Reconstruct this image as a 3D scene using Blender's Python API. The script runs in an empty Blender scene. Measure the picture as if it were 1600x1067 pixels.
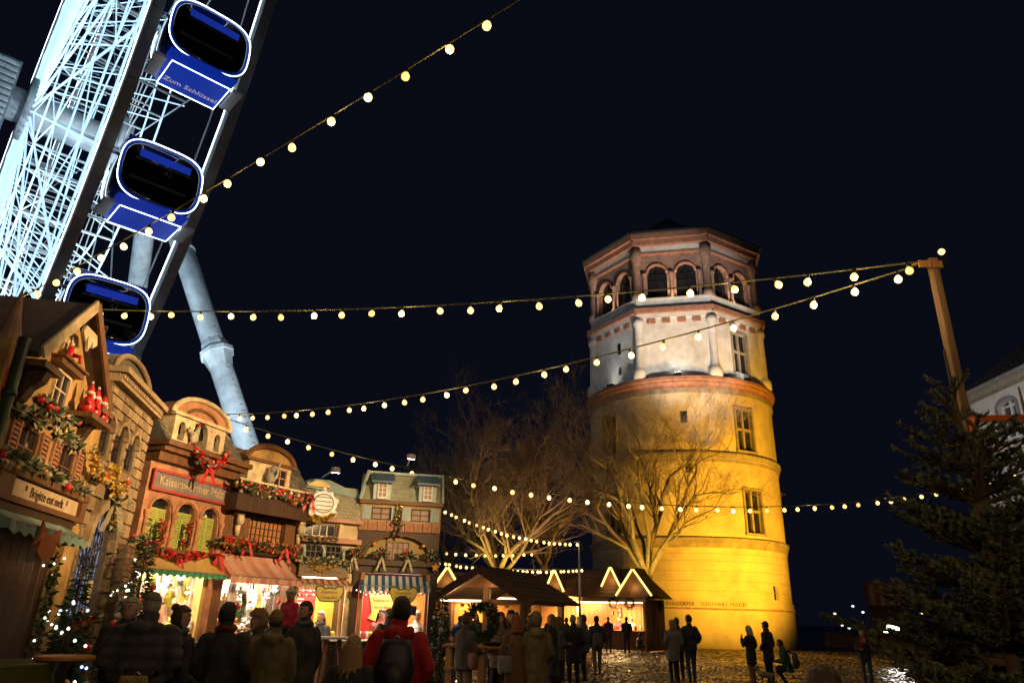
import bpy, bmesh, math, random
from mathutils import Vector, Matrix, kdtree, noise
from math import sin, cos, pi, radians, hypot, atan2, sqrt
random.seed(7)
R = random.random
def U(a, b): return a + (b - a) * random.random()
sc = bpy.context.scene
col = sc.collection

# ------------------------------------------------------------------ camera, sky, exposure
cam = bpy.data.objects.new('camera', bpy.data.cameras.new('camera'))
col.objects.link(cam)
cam.data.sensor_width = 36.0
cam.data.lens = 36.0 * 1109 / 1600
cam.data.clip_end = 2000
cam.location = (0, 0, 1.65)
cam.rotation_euler = (Matrix.Rotation(pi / 2 + radians(21.05), 3, 'X') @ Matrix.Rotation(radians(1.5), 3, 'Z')).to_euler()
sc.camera = cam
sc.view_settings.view_transform = 'Standard'
sc.view_settings.look = 'None'
sc.view_settings.exposure = 0.0
sc.view_settings.gamma = 1.0
sc.cycles.use_denoising = True
sc.cycles.max_bounces = 5
sc.cycles.diffuse_bounces = 3
sc.cycles.glossy_bounces = 3
sc.cycles.caustics_reflective = False
sc.cycles.caustics_refractive = False
sc.cycles.sample_clamp_indirect = 4.0
w = bpy.data.worlds.new('World'); sc.world = w; w.use_nodes = True
wn = w.node_tree.nodes; wl = w.node_tree.links
bg = wn['Background']
sky = wn.new('ShaderNodeTexSky'); sky.sky_type = 'NISHITA'; sky.sun_disc = False
sky.sun_elevation = radians(-6.5); sky.sun_rotation = radians(200)
mixs = wn.new('ShaderNodeMixRGB'); mixs.blend_type = 'ADD'; mixs.inputs[0].default_value = 1.0
mixs.inputs[2].default_value = (0.030, 0.038, 0.088, 1)
wl.new(sky.outputs[0], mixs.inputs[1]); wl.new(mixs.outputs[0], bg.inputs[0])
bg.inputs[1].default_value = 0.085

def lamp(name, kind, loc, power, color, parent=None, target=None, size=0.1, spot=None, blend=0.6):
    d = bpy.data.lights.new(name, kind); d.energy = power; d.color = color
    if kind == 'AREA': d.size = size
    else: d.shadow_soft_size = size
    if spot: d.spot_size = radians(spot); d.spot_blend = blend
    o = bpy.data.objects.new(name, d); col.objects.link(o); o.location = loc
    if target is not None:
        o.rotation_euler = (Vector(target) - Vector(loc)).to_track_quat('-Z', 'Y').to_euler()
    if parent: o.parent = parent
    return o

# ------------------------------------------------------------------ materials
MATS = {}
def mat(name, c, rough=0.6, metal=0.0, var=0.25, scale=4.0, bump=0.0, bscale=40.0, emit=None, es=0.0, spec=0.5, sample=True, coat=0.0, c2=None):
    if name in MATS: return MATS[name]
    m = bpy.data.materials.new(name); m.use_nodes = True
    nt = m.node_tree; b = nt.nodes['Principled BSDF']
    b.inputs['Base Color'].default_value = (*c, 1)
    b.inputs['Roughness'].default_value = rough; b.inputs['Metallic'].default_value = metal
    b.inputs['Specular IOR Level'].default_value = spec
    if coat: b.inputs['Coat Weight'].default_value = coat
    if emit:
        b.inputs['Emission Color'].default_value = (*emit, 1); b.inputs['Emission Strength'].default_value = es
        if not sample: m.cycles.emission_sampling = 'NONE'
    if var > 0 and not emit:
        tc = nt.nodes.new('ShaderNodeTexCoord'); nz = nt.nodes.new('ShaderNodeTexNoise')
        nz.inputs['Scale'].default_value = scale; nz.inputs['Detail'].default_value = 6; nz.inputs['Roughness'].default_value = 0.65
        nt.links.new(tc.outputs['Object'], nz.inputs['Vector'])
        rp = nt.nodes.new('ShaderNodeValToRGB')
        d = c2 if c2 else tuple(x * (1 - var) * 0.8 for x in c)
        l = tuple(min(1, x * (1 + var * 0.5)) for x in c)
        rp.color_ramp.elements[0].position = 0.3; rp.color_ramp.elements[0].color = (*d, 1)
        rp.color_ramp.elements[1].position = 0.68; rp.color_ramp.elements[1].color = (*l, 1)
        nt.links.new(nz.outputs['Fac'], rp.inputs[0]); nt.links.new(rp.outputs[0], b.inputs['Base Color'])
    if bump > 0:
        tc = nt.nodes.new('ShaderNodeTexCoord'); n2 = nt.nodes.new('ShaderNodeTexNoise')
        n2.inputs['Scale'].default_value = bscale; n2.inputs['Detail'].default_value = 5
        nt.links.new(tc.outputs['Object'], n2.inputs['Vector'])
        bp = nt.nodes.new('ShaderNodeBump'); bp.inputs['Strength'].default_value = bump; bp.inputs['Distance'].default_value = 0.02
        nt.links.new(n2.outputs['Fac'], bp.inputs['Height']); nt.links.new(bp.outputs[0], b.inputs['Normal'])
    MATS[name] = m
    return m
def wood(name, c, rough=0.55, sx=3.0, sz=40.0):
    """grain stretched along z or x by the mapping"""
    if name in MATS: return MATS[name]
    m = mat(name, c, rough, var=0)
    nt = m.node_tree; b = nt.nodes['Principled BSDF']
    tc = nt.nodes.new('ShaderNodeTexCoord'); mp = nt.nodes.new('ShaderNodeMapping'); mp.inputs['Scale'].default_value = (sz, sz, sx)
    nz = nt.nodes.new('ShaderNodeTexNoise'); nz.inputs['Scale'].default_value = 1.0; nz.inputs['Detail'].default_value = 6
    nt.links.new(tc.outputs['Object'], mp.inputs[0]); nt.links.new(mp.outputs[0], nz.inputs['Vector'])
    rp = nt.nodes.new('ShaderNodeValToRGB')
    rp.color_ramp.elements[0].position = 0.3; rp.color_ramp.elements[0].color = (*[x * 0.45 for x in c], 1)
    rp.color_ramp.elements[1].position = 0.7; rp.color_ramp.elements[1].color = (*[min(1, x * 1.2) for x in c], 1)
    nt.links.new(nz.outputs['Fac'], rp.inputs[0]); nt.links.new(rp.outputs[0], b.inputs['Base Color'])
    bp = nt.nodes.new('ShaderNodeBump'); bp.inputs['Strength'].default_value = 0.35; bp.inputs['Distance'].default_value = 0.01
    nt.links.new(nz.outputs['Fac'], bp.inputs['Height']); nt.links.new(bp.outputs[0], b.inputs['Normal'])
    return m
def glow(name, c, s, sample=False): return mat(name, c, 0.5, emit=c, es=s, sample=sample)

# ------------------------------------------------------------------ mesh builder
class MB:
    def __init__(s): s.v = []; s.f = []; s.m = []
    def add(s, vs, fs, mi=0):
        o = len(s.v); s.v.extend([tuple(p) for p in vs])
        for f in fs: s.f.append(tuple(i + o for i in f)); s.m.append(mi)
        return s
    def box(s, x0, x1, y0, y1, z0, z1, mi=0, M=None):
        vs = [Vector((x, y, z)) for z in (z0, z1) for y in (y0, y1) for x in (x0, x1)]
        if M is not None: vs = [M @ p for p in vs]
        return s.add(vs, [(0, 2, 3, 1), (4, 5, 7, 6), (0, 1, 5, 4), (2, 6, 7, 3), (0, 4, 6, 2), (1, 3, 7, 5)], mi)
    def bev(s, x0, x1, y0, y1, z0, z1, b=0.01, mi=0, M=None):
        """box whose front (-y) edges are chamfered"""
        pts = [(x0, y1, z0), (x1, y1, z0), (x1, y1, z1), (x0, y1, z1), (x0, y0 + b, z0), (x1, y0 + b, z0), (x1, y0 + b, z1), (x0, y0 + b, z1),
               (x0 + b, y0, z0 + b), (x1 - b, y0, z0 + b), (x1 - b, y0, z1 - b), (x0 + b, y0, z1 - b)]
        if M is not None: pts = [M @ Vector(p) for p in pts]
        return s.add(pts, [(0, 3, 2, 1), (0, 1, 5, 4), (1, 2, 6, 5), (2, 3, 7, 6), (3, 0, 4, 7), (4, 5, 9, 8), (5, 6, 10, 9), (6, 7, 11, 10), (7, 4, 8, 11), (8, 9, 10, 11)], mi)
    def tube(s, pts, rad, n=8, mi=0, cap=True):
        pts = [Vector(p) for p in pts]
        if not hasattr(rad, '__len__'): rad = [rad] * len(pts)
        vs = []; up = None
        for i, p in enumerate(pts):
            t = (pts[min(i + 1, len(pts) - 1)] - pts[max(i - 1, 0)])
            if t.length < 1e-9: t = Vector((0, 0, 1))
            t.normalize()
            if up is None: up = t.orthogonal().normalized()
            else:
                up = up - t * up.dot(t)
                up = up.normalized() if up.length > 1e-6 else t.orthogonal().normalized()
            bi = t.cross(up)
            for k in range(n):
                a = 2 * pi * k / n; vs.append(p + (up * cos(a) + bi * sin(a)) * rad[i])
        fs = []
        for i in range(len(pts) - 1):
            for k in range(n):
                a = i * n + k; b = i * n + (k + 1) % n; fs.append((a, b, b + n, a + n))
        if cap:
            fs.append(tuple(range(n))[::-1]); fs.append(tuple(range((len(pts) - 1) * n, len(pts) * n)))
        return s.add(vs, fs, mi)
    def bar(s, a, b, wx, wy=None, mi=0, up=(0, 0, 1)):
        """rectangular bar from a to b"""
        wy = wy or wx; a = Vector(a); b = Vector(b); t = (b - a).normalized(); u = Vector(up)
        x = t.cross(u)
        if x.length < 1e-4: x = t.orthogonal()
        x.normalize(); y = x.cross(t)
        vs = []
        for p in (a, b):
            for sx, sy in ((-1, -1), (1, -1), (1, 1), (-1, 1)): vs.append(p + x * sx * wx / 2 + y * sy * wy / 2)
        return s.add(vs, [(0, 3, 2, 1), (4, 5, 6, 7), (0, 1, 5, 4), (1, 2, 6, 5), (2, 3, 7, 6), (3, 0, 4, 7)], mi)
    def lathe(s, prof, n=24, c=(0, 0, 0), mi=0, a0=0.0, sx=1, sy=1):
        vs = []; fs = []
        for r, z in prof:
            for k in range(n):
                a = a0 + 2 * pi * k / n; vs.append((c[0] + r * cos(a) * sx, c[1] + r * sin(a) * sy, c[2] + z))
        for i in range(len(prof) - 1):
            for k in range(n):
                a = i * n + k; b = i * n + (k + 1) % n; fs.append((a, b, b + n, a + n))
        if prof[0][0] > 1e-6: fs.append(tuple(range(n))[::-1])
        if prof[-1][0] > 1e-6: fs.append(tuple(range((len(prof) - 1) * n, len(prof) * n)))
        return s.add(vs, fs, mi)
    def sph(s, c, r, n=10, m=6, mi=0):
        if not hasattr(r, '__len__'): r = (r, r, r)
        vs = [(c[0], c[1], c[2] - r[2])]
        for j in range(1, m):
            t = -pi / 2 + pi * j / m
            for k in range(n):
                a = 2 * pi * k / n; vs.append((c[0] + r[0] * cos(t) * cos(a), c[1] + r[1] * cos(t) * sin(a), c[2] + r[2] * sin(t)))
        vs.append((c[0], c[1], c[2] + r[2])); fs = []
        for k in range(n): fs.append((0, 1 + (k + 1) % n, 1 + k))
        for j in range(m - 2):
            for k in range(n):
                a = 1 + j * n + k; b = 1 + j * n + (k + 1) % n; fs.append((a, b, b + n, a + n))
        t = 1 + (m - 2) * n
        for k in range(n): fs.append((t + k, t + (k + 1) % n, len(vs) - 1))
        return s.add(vs, fs, mi)
    def poly(s, pts, y0, y1, mi=0):
        """outline in x,z extruded from y0 to y1"""
        n = len(pts); vs = [(x, y0, z) for x, z in pts] + [(x, y1, z) for x, z in pts]
        fs = [tuple(range(n)), tuple(range(2 * n - 1, n - 1, -1))] + [(i, i + n, (i + 1) % n + n, (i + 1) % n) for i in range(n)]
        return s.add(vs, fs, mi)
    def build(s, name, mats, parent=None, smooth=False, loc=None, rot=None):
        me = bpy.data.meshes.new(name); me.from_pydata(s.v, [], s.f)
        if not isinstance(mats, (list, tuple)): mats = [mats]
        for m in mats: me.materials.append(m)
        if len(mats) > 1: me.polygons.foreach_set('material_index', s.m)
        if smooth: me.polygons.foreach_set('use_smooth', [True] * len(s.f))
        me.update()
        return obj(name, me, parent, loc, rot)
def obj(name, me, parent=None, loc=None, rot=None):
    o = bpy.data.objects.new(name, me); col.objects.link(o)
    if parent: o.parent = parent
    if loc is not None: o.location = loc
    if rot is not None: o.rotation_euler = rot
    return o
def tag(o, label, cat, group=None):
    o['label'] = label; o['category'] = cat
    if group: o['group'] = group
    return o
def thing(name, label, cat, loc=(0, 0, 0), rz=0.0, group=None):
    o = bpy.data.objects.new(name, None); col.objects.link(o); o.location = loc; o.rotation_euler = (0, 0, rz)
    o.empty_display_size = 0.1
    return tag(o, label, cat, group)
def struct(o): o['kind'] = 'structure'; return o
def stuff(o): o['kind'] = 'stuff'; return o
def kids(o): return [c for c in bpy.data.objects if c.parent == o]
def text(s, size, parent, loc, m, rot=(pi / 2, 0, 0), name='lettering', ext=0.004, sx=1.0, shear=0.0):
    cu = bpy.data.curves.new(name, 'FONT'); cu.body = s; cu.size = size; cu.align_x = 'CENTER'; cu.align_y = 'CENTER'; cu.extrude = ext; cu.resolution_u = 2; cu.shear = shear
    t = bpy.data.objects.new(name, cu); col.objects.link(t)
    dg = bpy.context.evaluated_depsgraph_get(); me = bpy.data.meshes.new_from_object(t.evaluated_get(dg))
    bpy.data.objects.remove(t); me.materials.clear(); me.materials.append(m)
    o = obj(name, me, parent, loc, rot); o.scale = (sx, 1, 1)
    return o
def arc(cx, cz, r, a0, a1, n, rz=None):
    rz = rz or r
    return [(cx + r * cos(a0 + (a1 - a0) * i / n), cz + rz * sin(a0 + (a1 - a0) * i / n)) for i in range(n + 1)]

# ------------------------------------------------------------------ shared materials
WARM = (1.0, 0.66, 0.30); COOL = (0.72, 0.88, 1.0); SODIUM = (1.0, 0.47, 0.025)
m_bulb = glow('bulb_glass_lit', (1.0, 0.60, 0.20), 2.7)
m_bulb2 = glow('bulb_glass_dim_lit', (1.0, 0.56, 0.18), 1.6)
m_bulb3 = glow('bulb_glass_bright_lit', (1.0, 0.68, 0.28), 4.0)
m_fairy = glow('fairy_light_lit', (1.0, 0.9, 0.72), 3.0)
m_fairyb = glow('fairy_light_cold_lit', (0.40, 0.55, 1.0), 3.0)
m_tubelit = glow('rope_light_lit', (1.0, 0.70, 0.20), 1.9)
m_whitelit = glow('fluorescent_lit', (1.0, 0.84, 0.58), 2.2)
m_led = glow('cold_led_lit', (0.50, 0.78, 1.0), 1.15)
m_ledhot = glow('cold_led_bright_lit', (0.78, 0.92, 1.0), 6.0)
m_flood = glow('floodlight_glass_lit', (1.0, 0.93, 0.80), 30.0)
m_cable = mat('cable_rubber', (0.10, 0.10, 0.03), 0.5, var=0.1)
m_black = mat('black_iron', (0.015, 0.015, 0.017), 0.45, metal=0.3, var=0.2)
m_dwood = wood('dark_timber', (0.055, 0.026, 0.013))
m_bwood = wood('brown_timber', (0.17, 0.075, 0.028))
m_lwood = wood('honey_timber', (0.42, 0.21, 0.07))
m_green = mat('fir_green', (0.030, 0.062, 0.026), 0.6, var=0.4, scale=30)
m_green2 = mat('fir_green_light', (0.07, 0.115, 0.045), 0.6, var=0.3, scale=30)
m_frost = mat('frosted_leaf', (0.42, 0.38, 0.26), 0.6, var=0.3, scale=20)
m_red = mat('red_ribbon', (0.55, 0.02, 0.02), 0.35, var=0.2)
m_gold = mat('gold_bauble', (0.72, 0.42, 0.09), 0.28, metal=0.6, var=0.1)
m_yel = mat('yellow_blossom', (0.72, 0.46, 0.05), 0.5, var=0.2)
m_glass = mat('dark_window_glass', (0.012, 0.014, 0.018), 0.06, var=0, spec=0.6)
m_white = mat('white_paint', (0.72, 0.70, 0.64), 0.5, var=0.12)
m_tar = mat('slate_dark', (0.045, 0.045, 0.05), 0.5, var=0.4, scale=8, bump=0.3)
m_steel = mat('galvanised_steel', (0.38, 0.39, 0.40), 0.4, metal=0.7, var=0.2)

# ================================================================== SETTING: ground
def arch_wall(mb, x0, x1, z0, z1, ops, y0, y1, mi=0, n=10):
    """wall slab with openings (xc, half width, sill z, spring z, arch rise)"""
    ops = sorted(ops); x = x0
    for xc, hw, zs, zp, rz in ops:
        if xc - hw > x + 1e-4: mb.box(x, xc - hw, y0, y1, z0, z1, mi)
        if zs > z0 + 1e-4: mb.box(xc - hw, xc + hw, y0, y1, z0, zs, mi)
        k = n if rz > 0 else 1
        for i in range(k):
            xa = -hw + 2 * hw * i / k; xb = -hw + 2 * hw * (i + 1) / k
            if rz > 0: za = zp + rz * sqrt(max(0, 1 - (xa / hw) ** 2)); zb = zp + rz * sqrt(max(0, 1 - (xb / hw) ** 2))
            else: za = zb = zp
            p = [(xc + xa, za), (xc + xb, zb), (xc + xb, z1), (xc + xa, z1)]
            mb.poly(p, y0, y1, mi)
        x = xc + hw
    if x1 > x + 1e-4: mb.box(x, x1, y0, y1, z0, z1, mi)

def ground_mat(name, base, rough, bscale):
    m = mat(name, base, rough, var=0.5, scale=0.9)
    nt = m.node_tree; b = nt.nodes['Principled BSDF']
    tc = nt.nodes.new('ShaderNodeTexCoord'); vo = nt.nodes.new('ShaderNodeTexVoronoi'); vo.inputs['Scale'].default_value = bscale
    nt.links.new(tc.outputs['Object'], vo.inputs['Vector'])
    bp = nt.nodes.new('ShaderNodeBump'); bp.inputs['Strength'].default_value = 0.6; bp.inputs['Distance'].default_value = 0.03; bp.invert = True
    nt.links.new(vo.outputs['Distance'], bp.inputs['Height']); nt.links.new(bp.outputs[0], b.inputs['Normal'])
    n3 = nt.nodes.new('ShaderNodeTexNoise'); n3.inputs['Scale'].default_value = 0.5; n3.inputs['Detail'].default_value = 4
    nt.links.new(tc.outputs['Object'], n3.inputs['Vector'])
    mr = nt.nodes.new('ShaderNodeMapRange'); mr.inputs[1].default_value = 0.35; mr.inputs[2].default_value = 0.65; mr.inputs[3].default_value = rough * 0.6; mr.inputs[4].default_value = rough * 1.5
    nt.links.new(n3.outputs['Fac'], mr.inputs[0]); nt.links.new(mr.outputs[0], b.inputs['Roughness'])
    return m
m_ground = ground_mat('wet_paving', (0.055, 0.050, 0.045), 0.34, 7.0)
gm = MB(); gm.add([(-300, -60, 0), (300, -60, 0), (300, 500, 0), (-300, 500, 0)], [(0, 1, 2, 3)])
ground = struct(gm.build('ground', m_ground))
# cobbles: one mesh of separate domed setts laid in slightly wavy rows over the square
def cobbles():
    m = ground_mat('wet_cobble', (0.085, 0.075, 0.062), 0.26, 26.0)
    nt = m.node_tree; b_ = nt.nodes['Principled BSDF']; ge = nt.nodes.new('ShaderNodeNewGeometry'); rp = nt.nodes.new('ShaderNodeValToRGB')
    rp.color_ramp.elements[0].color = (.035, .032, .030, 1); rp.color_ramp.elements[1].color = (.135, .115, .09, 1); nt.links.new(ge.outputs['Random Per Island'], rp.inputs[0]); nt.links.new(rp.outputs[0], b_.inputs['Base Color'])
    for n_ in nt.nodes:
        if n_.type == 'BUMP': n_.inputs['Strength'].default_value = 0.25
    vs = []; fs = []; rr = random.Random(3)
    L = 0.17
    y = 12.0; row = 0
    while y < 47:
        x0 = -0.55 * y if y < 20 else -3 - 0.1 * y; x1 = 0.62 * y + 1.5
        x = x0 + rr.random() * L
        ly = L * (1 if y < 30 else 1.5)
        while x < x1:
            lx = L * rr.uniform(0.85, 1.3) * (1 if y < 30 else 1.5); o = len(vs)
            tx, ty, h = rr.gauss(0, 0.004), rr.gauss(0, 0.004), 0.032 + rr.random() * 0.016
            a, c = lx / 2 - 0.006, ly / 2 - 0.006; b = 0.034; cx = x + lx / 2; cy = y + 0.02 * sin(x * 1.7) + ly / 2
            for sx, sy in ((-1, -1), (1, -1), (1, 1), (-1, 1)): vs.append((cx + sx * a, cy + sy * c, 0.0))
            for sx, sy in ((-1, -1), (1, -1), (1, 1), (-1, 1)): vs.append((cx + sx * (a - b), cy + sy * (c - b), h + sx * tx + sy * ty))
            fs += [(o, o + 1, o + 5, o + 4), (o + 1, o + 2, o + 6, o + 5), (o + 2, o + 3, o + 7, o + 6), (o + 3, o, o + 4, o + 7), (o + 4, o + 5, o + 6, o + 7)]
            x += lx
        y += ly
    me = bpy.data.meshes.new('cobbles'); me.from_pydata(vs, [], fs); me.materials.append(m); me.update()
    o = stuff(obj('cobbles', me, ground)); return o
cobbles()

# ================================================================== TOWER
TC = Vector((13.07, 53.4, 0)); TR = 6.8
m_stuc = mat('tower_render_cream', (0.52, 0.44, 0.30), 0.8, var=0.2, scale=0.5, bump=0.25, bscale=5)
m_stucw = mat('tower_render_white', (0.62, 0.60, 0.56), 0.8, var=0.14, scale=1.2, bump=0.12, bscale=9)
m_terra = mat('red_sandstone', (0.36, 0.17, 0.105), 0.8, var=0.3, scale=3, bump=0.2, bscale=14)
m_terra2 = mat('dark_sandstone', (0.31, 0.185, 0.14), 0.85, var=0.35, scale=3, bump=0.25, bscale=14)
m_ledge = mat('grey_stone_ledge', (0.30, 0.26, 0.19), 0.8, var=0.3, scale=2, bump=0.2, bscale=12)
tower = thing('round_tower', 'tall round cream tower with octagonal red stone arcade on top, lit yellow', 'tower', TC, radians(-13.75))
def cyl_wall(mb, r, z0, z1, ops, depth, mi, n=96, zstep=None, groove=0.0):
    """upright cylinder with real window recesses; ops = (phi, half angle, z0, z1), phi measured from local -y to the right"""
    A = set(round(-pi + 2 * pi * i / n, 5) for i in range(n)); Z = {z0, z1}
    for ph, hw, a, b in ops:
        A = {x for x in A if not (ph - hw - 0.012 < x < ph + hw + 0.012)}; A |= {ph - hw, ph + hw, ph - hw / 3, ph + hw / 3}; Z |= {a, b}
    A = sorted(A); Z = sorted(Z)
    P = lambda a, z, rr: (rr * sin(a), -rr * cos(a), z)
    for j in range(len(Z) - 1):
        zm = (Z[j] + Z[j + 1]) / 2
        for i in range(len(A)):
            a = A[i]; b = A[(i + 1) % len(A)]; 
            if i == len(A) - 1: b += 2 * pi
            am = (a + b) / 2; hole = any(abs(am - ph) < hw and za < zm < zb for ph, hw, za, zb in ops)
            if not hole: mb.add([P(a, Z[j], r), P(b, Z[j], r), P(b, Z[j + 1], r), P(a, Z[j + 1], r)], [(0, 1, 2, 3)], mi)
    for ph, hw, za, zb in ops:
        a, b = ph - hw, ph + hw; q = r - depth
        mb.add([P(a, za, r), P(a, za, q), P(a, zb, q), P(a, zb, r)], [(0, 1, 2, 3)], mi)
        mb.add([P(b, za, r), P(b, zb, r), P(b, zb, q), P(b, za, q)], [(0, 1, 2, 3)], mi)
        mb.add([P(a, za, r), P(b, za, r), P(b, za, q), P(a, za, q)], [(0, 1, 2, 3)], mi)
        mb.add([P(a, zb, r), P(a, zb, q), P(b, zb, q), P(b, zb, r)], [(0, 1, 2, 3)], mi)
D_ = radians
W1 = [(D_(40), D_(6.2), 12.35, 15.3), (D_(-46), D_(6.2), 12.35, 15.3), (D_(3), D_(2.0), 14.1, 14.95)]
W2 = [(D_(41), D_(6.2), 6.95, 9.75), (D_(-44), D_(6.2), 6.95, 9.75), (D_(4), D_(2.0), 10.7, 11.35)]
W3 = [(D_(53), D_(2.3), 2.95, 3.8)]
mb = MB(); cyl_wall(mb, TR, 12.1, 16.5, W1, 0.45, 0); cyl_wall(mb, TR, 6.6, 11.45, W2, 0.45, 0)
mb.build('upper_wall', m_stuc, tower, True)
mb = MB()
cyl_wall(mb, TR, 2.75, 5.95, W3, 0.3, 0)
cyl_wall(mb, TR + 0.10, 0.0, 2.36, [], 0, 0)
mb.build('base_wall', m_stuc, tower, True)
mbj = MB()   # shallow joints between the courses, and a few offset upright ones
for z in (3.35, 3.95, 4.55, 5.15, 5.6): mbj.lathe([(TR - 0.01, z - 0.012), (TR + 0.007, z - 0.012), (TR + 0.007, z + 0.012), (TR - 0.01, z + 0.012)], 96)
mbj.build('course_joint', m_ledge, tower)
for z0, z1, rr, mm, nm in ((16.5, 17.4, 0.32, m_terra, 'cornice'), (11.45, 12.1, 0.22, m_ledge, 'string_course'), (5.95, 6.6, 0.2, m_ledge, 'string_course'), (2.36, 2.75, 0.13, m_stuc, 'base_band')):
    h = z1 - z0; mb = MB()
    if nm == 'base_band': pf = [(TR - .1, z0), (TR + .13, z0), (TR + .13, z0 + .1), (TR + .09, z0 + .12), (TR + .09, z1), (TR - .1, z1)]
    else: pf = [(TR - .1, z0), (TR + rr * .35, z0), (TR + rr * .35, z0 + h * .25), (TR + rr * .7, z0 + h * .45), (TR + rr * .7, z0 + h * .6), (TR + rr, z0 + h * .68), (TR + rr, z0 + h * .92), (TR + rr * .6, z1), (TR - 1.2 if nm == 'cornice' else TR - .1, z1)]
    mb.lathe(pf, 96); mb.build(nm, mm, tower, False)
    if nm == 'cornice':
        mb = MB(); mb.lathe([(TR - .05, 16.18), (TR + .1, 16.2), (TR + .1, 16.5), (TR - .05, 16.5)], 96); mb.build('frieze', m_ledge, tower)
mb = MB(); mb.lathe([(TR + .125, 2.25), (TR + .16, 2.27), (TR + .16, 2.35), (TR + .1, 2.36)], 96); mb.build('base_ledge', m_terra2, tower)
def cross_window(ph, z0, z1, hw, r, parent, glassm=m_glass):
    w_ = r * hw
    root = MB(); M = Matrix.Rotation(ph, 4, 'Z')
    root.box(-w_, w_, -r + .30, -r + .33, z0, z1, 0, M)
    g = root.build('window', glassm, parent)
    f = MB(); zc = z0 + (z1 - z0) * .52
    f.box(-.08, .08, -r + .14, -r + .298, z0, z1, 0, M); f.box(-w_, -.081, -r + .16, -r + .298, zc - .08, zc + .08, 0, M); f.box(.081, w_, -r + .16, -r + .298, zc - .08, zc + .08, 0, M)
    f.build('window_cross', m_ledge, g)
    f = MB(); t = .13
    f.box(-w_ - t, -w_ + .02, -r - .06, -r + .3, z0, z1, 0, M); f.box(w_ - .02, w_ + t, -r - .06, -r + .3, z0, z1, 0, M); f.box(-w_ - t, w_ + t, -r - .07, -r + .3, z1 - .02, z1 + t, 0, M); f.box(-w_ - t - .05, w_ + t + .05, -r - .12, -r + .3, z0 - t, z0 + .02, 0, M)
    f.build('window_surround', m_ledge, g)
for ph, hw, za, zb in W1[:2] + W2[:2]: cross_window(ph, za, zb, hw, TR, tower)
for ph, hw, za, zb in (W1[2], W2[2], W3[0]):
    g = MB(); w_ = TR * hw; g.box(-w_, w_, -TR + .2, -TR + .22, za, zb, 0, Matrix.Rotation(ph, 4, 'Z')); g.build('small_window', m_glass, tower)
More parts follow.
